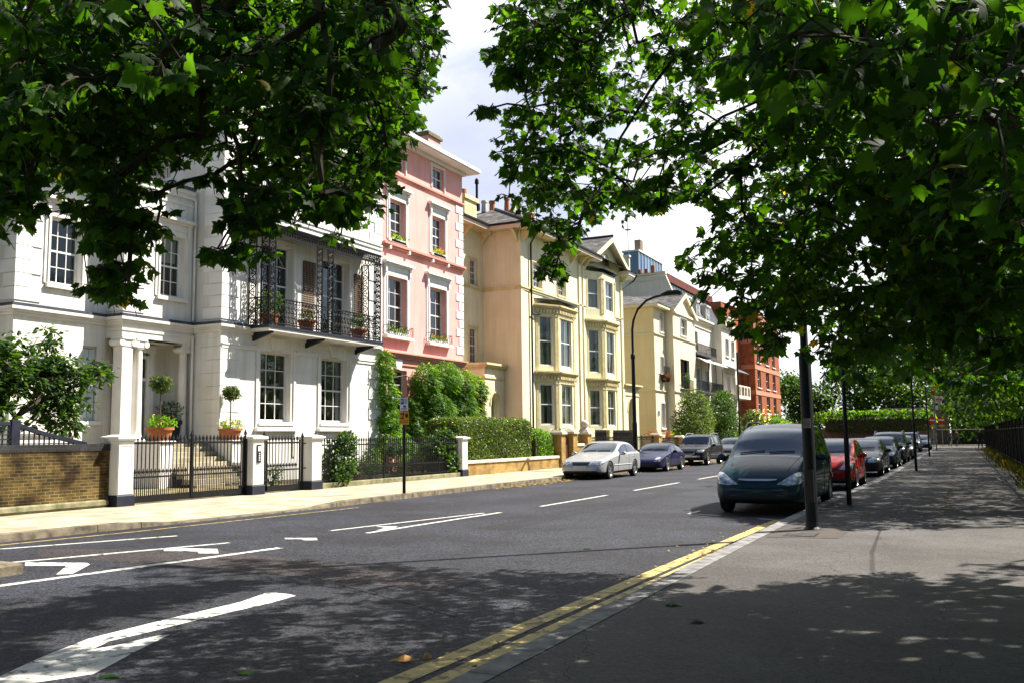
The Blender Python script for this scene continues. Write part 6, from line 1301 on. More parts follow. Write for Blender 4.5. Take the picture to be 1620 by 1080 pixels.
# bus stop
r = thing('bus_stop', 'bus stop flag with a red ring roundel on a pale post', 'bus stop', (-1.95, 84, ZP))
b = MB(); b.lathe(-1.95, 84, [(.055, ZP), (.05, 4.75)], 12); b.build('pole', 'granite', r, smooth='auto')
b = MB(); b.box(-1.86, -1.28, 83.98, 84.02, 4.05, 4.62); fl = b.build('flag', 'signwhite', r)
b = MB(FY(83.97)); n = 24; c = (-1.57, 4.335)
for k in range(n):
    a0, a1 = 2*math.pi*k/n, 2*math.pi*(k+1)/n; b.quad(*[(c[0]+q*math.cos(a), .004, c[1]+q*math.sin(a)) for q, a in ((.20, a0), (.20, a1), (.135, a1), (.135, a0))])
b.box(c[0]-.25, c[0]+.25, .005, .008, c[1]-.045, c[1]+.045); b.build('roundel', 'signred', fl)
b = MB(); b.box(-2.1, -1.8, 83.95, 84.05, 4.75, 5.1); b.build('top_sign', 'signred', r); b = MB(); b.box(-1.86, -1.66, 83.97, 84.03, 3.5, 3.85); b.build('timetable', 'signwhite', r)
def noentry(x, y, label):
    r = thing('no_entry_sign', label, 'sign', (x, y, ZP), 'round red signs at the junction'); b = MB(); b.lathe(x, y+.06, [(.04, ZP), (.04, 3.3)], 10); b.build('pole', 'granite', r)
    b = MB(FY(y)); b.prism([(x+.40*math.cos(a), 2.95+.40*math.sin(a)) for a in [i*math.pi/14 for i in range(28)]], 0, .02); d = b.build('disc', 'signred', r); b = MB(FY(y)); b.box(x-.28, x+.28, .021, .03, 2.88, 3.02); b.build('bar', 'signwhite', d)
    b = MB(FY(y)); b.box(x-.28, x+.28, .0, .02, 2.25, 2.45); b.build('yellow_plate', 'signyellow', r)
noentry(-2.75, 108, 'round red no entry sign left of the bus stop post'); noentry(-1.9, 108, 'round red no entry sign right of the bus stop post')
# park railings on the right
r = thing('park_railing', 'tall black park railing running along the right edge of the pavement', 'railing', (2.05, 60, 0))
b = MB(); b.box(2.03, 2.07, 2, 104, 1.75, 1.79); b.box(2.03, 2.07, 2, 104, .35, .39); b.build('rail', 'black', r)
b = MB(); y = 2.0
while y < 104: b.box(2.04, 2.06, y-.01, y+.01, .1, 2.0); y += .14
b.build('bars', 'black', r); b = MB(); y = 2.0
while y < 104: b = MB(); b.box(2.0, 2.1, y-.05, y+.05, 0, 2.15); b.build('post', 'black', r); y += 3.0
r = thing('end_railing', 'dark railing across the far end of the pavement beyond the sunlit crossing', 'railing', (2, 126.4, 0))
b = MB(); b.box(-3, 10, 126.4, 126.44, 1.9, 1.96); b.box(-3, 10, 126.4, 126.44, .3, .36); b.i = 1; b.box(-3, 10, 126.36, 126.48, 1.97, 2.03); b.build('rail', ['black', 'coping'], r); b = MB(); [b.box(-3+k*.14, -2.97+k*.14, 126.405, 126.435, .1, 1.9) for k in range(94)]; b.build('bars', 'black', r)

# ================================================================ people far down the pavement
def person(x, y, label, jacket, trousers, face=0, stride=.22, hgt=1.72, skin=(.42, .25, .17), hair=(.03, .02, .015)):
    root = thing('person', label, 'person', (x, y, ZP), 'people walking at the far end of the pavement'); s = hgt/1.72; c, sn = math.cos(face), math.sin(face)
    nodes = {}; V = []; E_ = []; Rr = []
    def P(n, px, py, pz, r0, r1=None): nodes[n] = len(V); V.append((px*s, py*s, pz*s)); Rr.append((r0*s, (r1 or r0)*s))
    def J(a, b): E_.append((nodes[a], nodes[b]))
    P('pel', 0, 0, .95, .15, .11); P('waist', 0, 0, 1.08, .14, .10); P('chest', 0, 0, 1.28, .16, .12); P('neck0', 0, 0, 1.44, .075); P('neck', 0, -.01, 1.50, .052); P('head', 0, -.015, 1.60, .085, .095); P('crown', 0, -.01, 1.68, .06, .07); P('nose', 0, -.115, 1.595, .012); P('ear1', .085, 0, 1.60, .012); P('ear2', -.085, 0, 1.60, .012)
    for a, b in (('pel', 'waist'), ('waist', 'chest'), ('chest', 'neck0'), ('neck0', 'neck'), ('neck', 'head'), ('head', 'crown'), ('head', 'nose'), ('head', 'ear1'), ('head', 'ear2')): J(a, b)
    for i, sx in ((1, 1), (2, -1)):
        st = stride*sx; k = str(i)
        P('hip'+k, .09*sx, 0, .90, .095); P('knee'+k, .095*sx, -st*.55-.02, .50, .062); P('ank'+k, .095*sx, -st*.9+.03, .09, .042); P('toe'+k, .10*sx, -st*.9-.13, .035, .04, .03)
        J('pel', 'hip'+k); J('hip'+k, 'knee'+k); J('knee'+k, 'ank'+k); J('ank'+k, 'toe'+k)
        P('sh'+k, .185*sx, 0, 1.40, .062); P('el'+k, .225*sx, .03+st*.25, 1.12, .046); P('wr'+k, .225*sx, -.06+st*.45, .88, .030); P('palm'+k, .225*sx, -.07+st*.5, .80, .034, .02)
        J('neck0', 'sh'+k); J('sh'+k, 'el'+k); J('el'+k, 'wr'+k); J('wr'+k, 'palm'+k)
        for f in range(4): P('f%d%s' % (f, k), (.222-.004*abs(f-1.5))*sx, -.10+.02*f+st*.5, .72-.008*(1.5-abs(f-1.5)), .009); J('palm'+k, 'f%d%s' % (f, k))
        P('th'+k, .215*sx, -.12+st*.5, .79, .010); J('palm'+k, 'th'+k)
    me = bpy.data.meshes.new('body'); me.from_pydata([(a*c-b*sn, a*sn+b*c, z) for a, b, z in V], E_, []); o = bpy.data.objects.new('body', me); COL.objects.link(o)
    m_ = o.modifiers.new('skin', 'SKIN'); o.modifiers.new('sub', 'SUBSURF').render_levels = 1
    for i, v in enumerate(me.skin_vertices[0].data): v.radius = Rr[i]; v.use_root = (i == 0)
    dg = bpy.context.evaluated_depsgraph_get(); em = bpy.data.meshes.new_from_object(o.evaluated_get(dg)); bpy.data.objects.remove(o)
    o = bpy.data.objects.new('body', em); COL.objects.link(o); o.parent = root
    em.materials.clear(); [em.materials.append(q) for q in (mat('skin', skin, .6), jacket, trousers, M['plastic'])]
    for p in em.polygons:
        z = p.center.z/s; r_ = math.hypot(p.center.x, p.center.y)/s
        p.material_index = 0 if z > 1.47 or (z < .89 and r_ > .2 and z > .6) else (1 if z > .93 or r_ > .2 else (2 if z > .09 else 3)); p.use_smooth = True
    hb = MB(); hb.lathe(x+.02*sn, y+.02*c, [(.02, (1.755)*s+ZP), (.07*s, 1.735*s+ZP), (.098*s, 1.68*s+ZP), (.10*s, 1.62*s+ZP), (.085*s, 1.56*s+ZP)][::-1], 12); hb.build('hair', mat('hair', hair, .6), root, smooth=True)
    return root
dk = noisy('dark_jacket', (.02, .02, .024), (.03, .03, .034), 8); gj = noisy('grey_jacket', (.10, .10, .105), (.13, .13, .13), 8); oj = noisy('olive_jacket', (.09, .09, .03), (.12, .12, .04), 8); jn = noisy('dark_jeans', (.02, .025, .045), (.03, .035, .06), 8)
person(-1.15, 104, 'person in a grey top walking, left of the pair on the far pavement', gj, jn, .1); person(-.55, 106, 'person in an olive top walking, right of the pair on the far pavement', oj, jn, -.2, .25)
person(1.35, 88, 'person in dark clothes beside the park railing under the trees', dk, jn, .2)
# ================================================================ street trees: crowns overhanging from the park side
def inpoly(pl, x, y):
    r = False; n = len(pl); j = n-1
    for i in range(n):
        xi, yi = pl[i]; xj, yj = pl[j]
        if (yi > y) != (yj > y) and x < (xj-xi)*(y-yi)/(yj-yi)+xi: r = not r
        j = i
    return r
LIT = [[(-7.1, 5.0), (-6.0, 5.0), (-6.1, 8.3), (-7.1, 8.3)], [(-13.5, 9.5), (-3.2, 10.2), (-2.6, 8.3), (-1.3, 9.9), (.55, 12.2), (1.0, 16.6), (-2.0, 15.2), (-3.0, 16.5), (-4.5, 18.5), (-5.0, 26), (-6.5, 60), (-18, 60), (-18, 9)], [(-40, -5), (-13.5, -5), (-13.5, 60), (-40, 60)]]
def shadow(p): return p[0]-p[2]*SUN.x/SUN.z, p[1]-p[2]*SUN.y/SUN.z
def lit_ok(p):
    s = shadow(p); return not any(inpoly(L_, *s) for L_ in LIT)
def in_view(p, m=40):
    v = Vector(p)-EYE; z = v.dot(CF)
    if z < .3: return False
    return -m < CX+FPX*v.dot(CR)/z < 1620+m and -m < CY-FPX*v.dot(CU)/z < 1080+m
def blocks_glow(p):
    p = p[:3]
    # would this branch end take the sun off the part of the crown that glows in the light?
    for t in np.arange(0.5, 14, .7):
        q = Vector(p)-SUN*float(t); v = q-EYE; z = v.dot(CF)
        if 6 < z < 17:
            x, y = CX+FPX*v.dot(CR)/z, CY-FPX*v.dot(CU)/z
            if 985 < x < 1330 and 30 < y < 560: return True
    return False
def px_of(p):
    v = Vector(p)-EYE; z = v.dot(CF); return (CX+FPX*v.dot(CR)/z, CY-FPX*v.dot(CU)/z) if z > .1 else (1e9, 1e9)
def plane_tree(label, trunk, ends, spec, leafsize, twigs=(3, 6), tl=.34, per=6, group='plane trees along the park side', template=None, lmat='leaf_plane', rb=.3):
    # trunk: limb nodes from the ground to the fork; ends: branch ends, each carrying a spray of leafy twigs
    root = thing('plane_tree', label, 'tree', tuple(trunk[0]), group)
    nodes, par, rad = grow(trunk, [e[:3] for e in ends], .0048, rb*.30, .40)
    mb = MB(); rt = [rb*1.15-.35*rb*i/len(trunk) for i in range(len(trunk))]
    mb.tube([tuple(p) for p in trunk], rt, 12); mb.build('trunk', 'bark', root, smooth=True)
    mb = MB(); lim = MB()
    for i in range(len(trunk), len(nodes)):
        a, b = nodes[par[i]], nodes[i]; mid = (a+b)/2+rng.normal(size=3)*.06*np.linalg.norm(b-a)+np.array([0, 0, .06*np.linalg.norm(b-a)])
        r0 = min(rad[par[i]], rad[i]*1.5) if par[i] >= len(trunk) else rad[i]*1.2
        (lim if rad[i] > .03 else mb).tube([tuple(a), tuple(mid), tuple(b)], [r0, (r0+rad[i])/2, rad[i]], 7 if rad[i] > .03 else 4, False)
    if lim.v: lim.build('limbs', 'bark', root, smooth=True)
    pos = []; dr = []; nr = []; sz = []; tn = []; pet = []
    for e in ends:
        sc_ = e[3] if len(e) > 3 else 1.0; e = np.array(e[:3]); az0 = rng.uniform(0, 6.28); nt_ = rng.integers(*twigs) if sc_ > .6 else 2
        for t in range(nt_):
            az = az0+6.28*t/nt_+rng.normal()*.4; dv = np.array([math.cos(az), math.sin(az), rng.uniform(-.9, .25)]); dv /= np.linalg.norm(dv); L_ = tl*sc_*rng.uniform(.6, 1.2)
            mb.tube([tuple(e), tuple(e+dv*L_*.5+[0, 0, .03]), tuple(e+dv*L_+[0, 0, -.05])], [.007, .005, .003], 3, False)
            for k in range(per if sc_ > .6 else max(2, per-2)):
                f = (k+.6)/per; p = e+dv*L_*f+np.array([0, 0, .03*math.sin(3.14*f)]); s_ = 1 if k % 2 else -1
                sd = np.cross(dv, [0, 0, 1.0])*s_*rng.uniform(.5, 1.1); d = dv*rng.uniform(.3, .9)+sd+np.array([0, 0, rng.uniform(-1.3, .15)]); d /= np.linalg.norm(d)
                q = p+d*leafsize*.35; pet.append((p, q)); pos.append(q); dr.append(d); nr.append(np.array([0, 0, .8])+rng.normal(size=3)*.8+dv*.2); sz.append(leafsize*rng.uniform(.42, 1.25)); tn.append(rng.uniform(0, 1))
    if spec: 
        for p, q in pet: mb.tube([tuple(p), tuple(q)], .0022, 3, False)
    mb.build('twigs', 'twig', root)
    leaf_mesh('crown', pos, dr, nr, sz, tn, template or T_PLANE, lmat, root)
    return root
def edge_dist(pl, x, y):
    b = 1e9
    for (x0, y0), (x1, y1) in zip(pl, pl[1:]+pl[:1]):
        dx, dy = x1-x0, y1-y0; t = max(0, min(1, ((x-x0)*dx+(y-y0)*dy)/(dx*dx+dy*dy))); b = min(b, math.hypot(x-x0-t*dx, y-y0-t*dy))
    return b
def fill(poly_, n, d0, d1, minsep=0, lit=True, tries=6, power=1.0, rs=.27, fix=0):
    # branch ends at honest depths inside part of the crown
    xs = [p[0] for p in poly_]; ys_ = [p[1] for p in poly_]; out_ = []; g_ = 0
    while len(out_) < n and g_ < n*60:
        g_ += 1; x, y = rng.uniform(min(xs), max(xs)), rng.uniform(min(ys_), max(ys_))
        if not inpoly(poly_, x, y): continue
        ed = edge_dist(poly_, x, y)
        p = None
        for t in range(tries):
            dd = d0+(d1-d0)*rng.uniform()**power; q = at_depth(x, y, dd); sc_ = min(1.0, ed*dd/FPX/rs)
            if fix: sc_ = fix*rng.uniform(.7, 1.4)
            if sc_ < .22: continue
            if q.z < 2.1: continue
            if not lit or lit_ok(q): p = q; break
        if p is None: continue
        out_.append((*p, sc_))
    return out_
def off_frame(c, rad, n, zmin=3.0, keep=None):
    out_ = []; g_ = 0
    while len(out_) < n and g_ < n*40:
        g_ += 1; d = rng.normal(size=3); d /= np.linalg.norm(d); r_ = rng.uniform(.45, 1)
        p = np.array(c)+d*np.array(rad)*r_
        if p[2] < zmin or in_view(p, 90) or not lit_ok(p): continue
        if blocks_glow(p) and rng.uniform() < .85: continue
        out_.append(tuple(p))
    return out_
L_main = [(-60, -60), (685, -60), (688, 60), (675, 145), (632, 205), (625, 300), (575, 365), (500, 345), (430, 320), (385, 290), (335, 250), (255, 265), (205, 330), (140, 330), (100, 285), (50, 300), (-60, 370)]
L_up = [(-60, -60), (660, -60), (650, 60), (600, 170), (500, 240), (380, 220), (330, 180), (240, 190), (130, 240), (-60, 260)]
L_fing = [(125, 290), (265, 270), (250, 350), (225, 410), (215, 475), (160, 488), (120, 478), (140, 410), (140, 350)]
L_low = [(370, 260), (480, 310), (485, 360), (435, 350), (395, 400), (345, 430), (315, 405), (350, 340)]
L_yel = [(425, 290), (560, 290), (590, 340), (560, 355), (500, 350), (480, 330), (440, 320)]
L_edge = [(-40, 260), (60, 260), (70, 360), (20, 370), (-40, 380)]
L_fr = [(-60, 200), (130, 180), (330, 160), (560, 180), (620, 60), (640, -60), (700, -60), (698, 60), (680, 170), (640, 230), (615, 310), (580, 390), (530, 380), (470, 380), (410, 420), (330, 440), (330, 400), (300, 310), (262, 330), (240, 420), (215, 500), (140, 495), (112, 480), (132, 400), (125, 330), (70, 330), (20, 385), (-60, 395)]
L_right = [(560, -60), (672, -60), (668, 140), (628, 200), (600, 280), (560, 320), (540, 200)]
A_ends = fill(L_main, 520, 6, 11) + fill(L_up, 300, 5.2, 10) + fill(L_fr, 150, 6, 10, fix=.36) + fill(L_right, 120, 8, 12, fix=.55) + fill(L_fing, 42, 6, 7) + fill(L_low, 30, 5.4, 6.4) + fill(L_yel, 30, 5.2, 6.2) + fill(L_edge, 16, 6, 7.5) + fill([(-40, -60), (400, -60), (340, 160), (20, 150)], 9, 3.2, 3.8)
A_ends += off_frame((-1.5, 0.0, 7.6), (6.5, 6.5, 3.6), 520)
plane_tree('plane tree whose low boughs hang over the white villa at upper left', [(3.4, -2.5, 0), (3.3, -2.3, 2.2), (2.8, -1.8, 4.4), (1.8, -1.0, 6.0), (.4, .2, 7.0), (-1.0, 1.4, 7.6)], A_ends, True, .097)
M_mid = [(805, -60), (1000, -60), (1010, 90), (985, 190), (965, 310), (945, 365), (905, 355), (885, 405), (840, 395), (795, 295), (800, 180), (785, 110), (775, 30)]
M_fr = [(745, -60), (1010, -60), (1020, 120), (995, 300), (965, 340), (945, 390), (910, 395), (890, 440), (835, 420), (790, 300), (780, 200), (760, 110), (750, 40)]
M_gap = [(980, -60), (1110, -60), (1130, 130), (1095, 310), (1005, 330), (960, 300), (985, 150)]
M_core = [(830, -60), (990, -60), (960, 120), (930, 260), (880, 330), (830, 270), (815, 150)]
M_tw = [(745, 165), (790, 160), (790, 185), (750, 185)]
M_dang = [(850, 405), (905, 405), (890, 440), (850, 455)]
R_all = [(985, -60), (1680, -60), (1680, 590), (1560, 600), (1420, 570), (1320, 585), (1250, 555), (1195, 590), (1150, 510), (1100, 455), (1070, 420), (1075, 380), (1090, 350), (1000, 318), (955, 318), (1010, 260), (1050, 190)]
R_dark = [(1090, -60), (1680, -60), (1680, 560), (1480, 540), (1400, 440), (1330, 330), (1260, 240), (1170, 160), (1090, 110)]
R_near = [(1080, -60), (1640, -60), (1640, 420), (1480, 380), (1300, 200), (1120, 120)]
R_tip = [(960, 300), (1010, 280), (1080, 330), (1050, 335), (985, 325)]
B_ends = fill(M_mid, 130, 8.5, 12.5) + fill(M_core, 70, 8.5, 12.5) + fill(M_fr, 75, 8.5, 12, fix=.38) + fill(M_gap, 75, 10, 16, fix=.8) + fill(M_tw, 6, 8.5, 9.5) + fill(M_dang, 8, 8.8, 9.6) + fill([(845, 355), (930, 355), (905, 430), (860, 430)], 6, 8.8, 9.6, fix=.4) + fill(R_tip, 18, 7, 9)
B_ends += fill(R_all, 560, 7, 16, tries=10) + fill(R_dark, 420, 5.5, 16, tries=10) + fill(R_near, 40, 3.2, 5.0, tries=8)
B_ends = [p for p in B_ends if not (Vector(p[:3]).length > 10.5 and blocks_glow(p[:3]) and rng.uniform() < .45)]
B_ends += fill([(1190, 170), (1335, 170), (1340, 545), (1200, 545)], 75, 9, 14)
B_ends += off_frame((3.6, 9.5, 9.0), (7, 9, 4.8), 950, 3.4)
plane_tree('big plane tree whose dense boughs fill the upper right over the pavement', [(4.2, 10.5, 0), (4.15, 10.4, 2.4), (4.0, 10.2, 4.2), (3.4, 10.0, 5.6), (2.6, 9.8, 6.8)], B_ends, True, .106, rb=.36)
def crown_ends(c, rad, n, zmin, extra=None):
    out_ = []
    while len(out_) < n:
        d = rng.normal(size=3); d /= np.linalg.norm(d); k = .35+.65*rng.uniform()**.5
        lump = 1+.22*math.sin(3*math.atan2(d[1], d[0])+c[1])*math.cos(4*d[2])
        p = np.array(c)+d*np.array(rad)*k*lump
        if p[2] < zmin+.6*abs(math.sin(p[1]*1.3+p[0])): continue
        if extra and not extra(p): continue
        out_.append(tuple(p))
    return out_
def keep_view(p):
    # leave the street and house fronts open to the sun, as the gaps between the real crowns do
    x, y = px_of(p); 
    return lit_ok(p) and not (x < 1175 and y > 330) and not (x < 1330 and y > 560)
def shade_ends(zone, n, z0, z1, hidden=True):
    # branch ends that stand between the sun and a stretch of shaded ground
    xs = [p[0] for p in zone]; ys_ = [p[1] for p in zone]; out_ = []; g_ = 0
    while len(out_) < n and g_ < n*60:
        g_ += 1; x, y = rng.uniform(min(xs), max(xs)), rng.uniform(min(ys_), max(ys_))
        if not inpoly(zone, x, y): continue
        z = rng.uniform(z0, z1); p = (x+z*SUN.x/SUN.z, y+z*SUN.y/SUN.z, z); u, v = px_of(p)
        if hidden and in_view(p, 60): continue
        if not hidden and (u < 1200 or v > 600): continue
        out_.append(p)
    return out_
for tx, ty, cx_, cy_ in ((4.5, -12, 2.5, -11), (6.5, 1.5, 7.5, 2)):  # unseen trees added so that their crowns darken the near ground
    e = (shade_ends([(-2.8, 2), (2.4, 2), (2.4, 11), (.6, 11.4), (-1.2, 9.2), (-2.8, 7.3)], 170, 4.5, 10) if ty > 0 else [])+crown_ends((cx_, cy_, 8.5), (6.5, 6.5, 4.6), 300, 3.6, lambda p: lit_ok(p) and not in_view(p, 60))
    plane_tree('unseen plane tree added behind the viewpoint to shade the foreground' if ty < 0 else 'unseen plane tree added beside the viewpoint to shade the foreground pavement', [(tx, ty, 0), (tx, ty, 3), (tx, ty, 5), (tx-.3, ty, 7.5)], e, False, .36, (3, 5), .8, 6, template=T_SIMPLE)
# second row: trees further along the park
C2 = fill([(1060, 200), (1680, 150), (1680, 610), (1560, 615), (1430, 595), (1320, 600), (1240, 560), (1200, 590), (1150, 520), (1080, 440), (1075, 390)], 420, 15, 27, tries=12)
C2 = [p for p in C2 if not (blocks_glow(p) and rng.uniform() < .65)]
C2 += [p for p in crown_ends((5.5, 23, 9), (6, 6.5, 4.5), 240, 4.2, lambda p: keep_view(p) and not (blocks_glow(p) and rng.uniform() < .8))]
plane_tree('second plane tree along the park, its lit foliage showing behind the tall post', [(4.6, 23, 0), (4.6, 23, 3), (4.5, 23, 5), (4.3, 23, 7.5)], C2, False, .2, (3, 5), .55, 6)
D_ = shade_ends([(-2.4, 17.3), (2.2, 17.3), (2.2, 45), (-2.4, 45)], 260, 4.5, 9.5, False)+crown_ends((4.2, 38, 8.4), (6.2, 8, 4.8), 560, 3.6, lambda p: px_of(p)[0] > 1190)
plane_tree('third plane tree along the park over the slim black posts', [(4.8, 38, 0), (4.8, 38, 3), (4.6, 38, 5), (4.4, 38, 7.5)], D_, False, .26, (3, 5), .8, 6, template=T_SIMPLE, lmat='leaf_far')
for i, (x, y, lab) in enumerate([(4.6, 55, 'fourth plane tree along the park, dark crown over the far pavement'), (4.4, 74, 'fifth plane tree along the park near the bus stop'), (4.2, 95, 'last plane tree along the park before the junction')]):
    e = crown_ends((x-.6, y, 7.6), (6.2, 9.5, 5.0), 560, 2.9)
    plane_tree(lab, [(x, y, 0), (x, y, 3), (x, y, 5), (x, y, 7.5)], e+[(x-5+rng.uniform(0, 6), y+rng.uniform(-9, 9), rng.uniform(2.9, 4.6)) for k in range(120)], False, .36, (3, 4), 1.0, 5, template=T_SIMPLE, lmat='leaf_far')

# ================================================================ shrubs and garden plants
def box_hedge(name, label, x0, x1, y0, y1, z0, z1, mat_, size, density, rnd_=.35, bulge=.12, group=None):
    c = ((x0+x1)/2, (y0+y1)/2, z0); root = thing(name, label, 'hedge', c, group)
    core = MB(); core.bev(x0+.12, x1-.12, y0+.14, y1-.14, z0, z1-.1, rnd_*.7); core.build('branches', 'twig', root)
    area = 2*((x1-x0)*(z1-z0)+(y1-y0)*(z1-z0))+(x1-x0)*(y1-y0); n = int(area*density)
    h = np.array([(x1-x0)/2, (y1-y0)/2, (z1-z0)/2]); cc = np.array([c[0], c[1], (z0+z1)/2])
    p = rng.uniform(-1, 1, (n, 3)); ax = rng.choice(3, n, p=[(y1-y0)*(z1-z0)/((y1-y0)*(z1-z0)+(x1-x0)*(z1-z0)+(x1-x0)*(y1-y0)), (x1-x0)*(z1-z0)/((y1-y0)*(z1-z0)+(x1-x0)*(z1-z0)+(x1-x0)*(y1-y0)), (x1-x0)*(y1-y0)/((y1-y0)*(z1-z0)+(x1-x0)*(z1-z0)+(x1-x0)*(y1-y0))])
    p[np.arange(n), ax] = np.where(rng.uniform(size=n) < .5, -1, 1); q = p*h
    inner = np.maximum(h-rnd_, .02); cl = np.clip(q, -inner, inner); d = q-cl; nn = norm(d+p*1e-3); q = cl+nn*np.minimum(np.linalg.norm(d, axis=1, keepdims=True), rnd_)
    q += nn*(rng.normal(size=(n, 1))*.035-.02)+nn*(bulge*.35*np.sin(q[:, 1:2]*1.7+q[:, 2:3]*2.3))
    leaf_mesh('foliage', q+cc, norm(np.cross(nn, rng.normal(size=(n, 3)))+nn*.45), norm(nn+rng.normal(size=(n, 3))*.55), size*rnd(n, .7, 1.25), rnd(n), T_TINY, mat_, root)
    return root
box_hedge('clipped_hedge', 'large square clipped dark green hedge above the low golden wall', -19.6, -17.95, 31.9, 39.0, .1, 2.42, 'leaf_hedge', .085, 900, .4)
box_hedge('clipped_hedge', 'smaller rounded green hedge between the big hedge and the brick piers', -19.4, -18.0, 39.5, 41.7, .1, 1.95, 'leaf_bright', .085, 900, .6)
box_hedge('boundary_hedge', 'long sunlit yellow green hedge on the wall across the street end', -16, -3.2, 125.0, 126.5, 1.9, 4.1, 'leaf_bright', .38, 60, .8, 1.2)
# climber on the pink house
vb = [((-22.85, 33.95, 4.9), (.35, .55, .8)), ((-22.8, 34.05, 3.6), (.4, .6, .9)), ((-22.7, 34.2, 2.4), (.5, .7, .8)), ((-22.4, 34.2, 1.4), (.7, 1.3, .7)), ((-22.5, 37.0, 4.2), (.7, 1.0, 1.15)), ((-22.45, 38.6, 4.6), (.7, 1.2, .85)), ((-22.5, 40.3, 4.3), (.7, 1.2, .95)), ((-22.5, 41.9, 4.1), (.65, .8, .9)), ((-22.5, 38.0, 3.1), (.75, 1.5, 1.0)), ((-22.55, 40.5, 3.2), (.65, 1.4, .9)), ((-22.4, 37.4, 2.0), (.7, 1.6, .8)), ((-22.7, 36.1, 2.7), (.35, .5, 1.4)), ((-22.5, 42.2, 2.8), (.4, .4, 1.2)), ((-22.4, 39.5, 1.6), (.6, 1.8, .7))]
def tendril_leaves(c, rad, n):
    # drooping compound sprays: rows of narrow leaflets hanging from the mass
    p, d, nr, s, t = blob_leaves(c, rad, n, .13, .6, .3); P_ = [p]; D_ = [d]; N_ = [nr]; S_ = [s]; T_ = [t]
    for k in range(5):
        a = norm(d*[1, 1, .2]+[.25, 0, -.5]); P_.append(p+a*(.05+.06*k)); D_.append(norm(a+np.cross(a, [0, 0, 1.0])*(1 if k % 2 else -1)*.9)); N_.append(nr+[.5, 0, 1]); S_.append(s*(1-.09*k)); T_.append(t)
    return [np.concatenate(q) for q in (P_, D_, N_, S_, T_)]
root = thing('wisteria', 'bright green climbing wisteria covering the lower pink house', 'climber', (-22.6, 38, .1))
P_ = join_leaves([tendril_leaves(c, r_, int(170*4*(r_[0]*r_[1]*r_[2])**.667)+60) for c, r_ in vb]); leaf_mesh('foliage', *P_, T_TINY, 'leaf_bright', root)
b = MB()
for y0, y1, z1 in ((34.1, 34.0, 5.2), (36.4, 37.2, 4.8), (38.9, 39.2, 4.9), (41.2, 42.0, 4.4)): b.tube([(-22.95, y0, .1), (-22.9, y0+.1, 1.6), (-22.9, (y0+y1)/2, 3), (-22.8, y1, z1)], [.07, .06, .045, .02], 6)
for y0 in (34.2, 37.4, 39.4): b.tube([(-22.9, y0, 4.3), (-22.8, y0+1.4, 4.5), (-22.8, y0+2.6, 4.3)], [.035, .03, .015], 5)
b.build('stems', 'bark', root)
# small tree at the left
root = thing('small_tree', 'small broad leaved tree behind the trellis in front of the white villa', 'tree', (-19.6, 13.9, .1))
ends = []
for c, r_, n in (((-19.6, 13.6, 3.35), (.9, 1.1, .85), 80), ((-19.5, 14.9, 3.2), (.6, .95, .75), 56), ((-19.4, 15.9, 3.35), (.4, .8, .3), 16), ((-19.6, 13.2, 2.6), (.9, 1.1, .7), 56), ((-19.5, 15.0, 2.4), (.6, .9, .55), 36), ((-19.6, 14.9, 4.1), (.35, .35, .3), 6)):
    for k in range(n): d = rng.normal(size=3); d /= np.linalg.norm(d); ends.append(tuple(np.array(c)+d*np.array(r_)*rng.uniform(.3, 1)))
tr = [(-19.6, 13.9, .1), (-19.62, 13.95, 1.0), (-19.6, 14.0, 1.9), (-19.58, 14.02, 2.2)]
nodes, par, rad = grow(tr, ends, .007, .08, .5); b = MB(); b.tube(tr, [.09, .075, .065, .06], 8); b.build('trunk', 'bark', root, smooth=True); b = MB()
for i in range(len(tr), len(nodes)): a, c = nodes[par[i]], nodes[i]; b.tube([tuple(a), tuple((a+c)/2+[0, 0, .05]), tuple(c)], [min(rad[par[i]], .05), rad[i]*1.1, rad[i]], 5, False)
b.build('branches', 'bark', root)
pos = []; dr = []; nr = []
for e in ends:
    for k in range(24): d = rng.normal(size=3)*[1, 1, .5]+[0, 0, -.35]; d /= np.linalg.norm(d); pos.append(np.array(e)+d*rng.uniform(.02, .24)); dr.append(d); nr.append(np.array([0, 0, 1])+rng.normal(size=3)*.5)
leaf_mesh('crown', pos, dr, nr, .175*rnd(len(pos), .6, 1.2), rnd(len(pos)), leaf_simple_template(.26), 'leaf_dark', root)
# beds behind the railing
shrub('round_shrub', 'round glossy green shrub in front of the railing beside the white pillar', 'shrub', (-18.05, 24.25, .1), [(0, 0, .85, .55, .85, .85), (.1, .15, 1.4, .42, .6, .45), (.15, -.1, .45, .45, .75, .5)], 'leaf_dark', .12, 130)
shrub('laurel_bush', 'dark laurel bush spilling over the railing by the weathered pillar', 'shrub', (-18.3, 31.1, .1), [(0, 0, .9, .6, 1.0, .8), (0, .3, 1.5, .5, .8, .5), (.25, .3, .6, .4, .9, .5), (.1, -.8, 1.2, .5, .6, .5)], 'leaf_dark', .13, 120)
spots = [(-18.8, 21.0, .75, 'leaf_olive', 'feathery green plant behind the narrow iron gate'), (-18.9, 22.0, .7, 'leaf_bright', 'low bright plant beside the narrow iron gate'), (-18.7, 25.9, .7, 'drygrass', 'tuft of purple brown grass behind the railing'), (-18.9, 27.2, .75, 'leaf_olive', 'grey green lavender clump behind the railing'), (-18.6, 28.4, .7, 'drygrass', 'second brownish grass tuft behind the railing left of the sign post'), (-18.9, 29.4, .9, 'leaf_bright', 'leafy bright plant behind the railing right of the sign post'), (-20.4, 26.6, 1.0, 'leaf_dark', 'dark low shrub under the white villa window'), (-20.6, 29.6, 1.15, 'leaf_dark', 'dark shrub between villa corner and railing'), (-20.3, 33.0, 1.3, 'leaf_dark', 'dark shrub below the wisteria'), (-20.6, 36.0, 1.4, 'leaf_bright', 'light green shrub below the wisteria')]
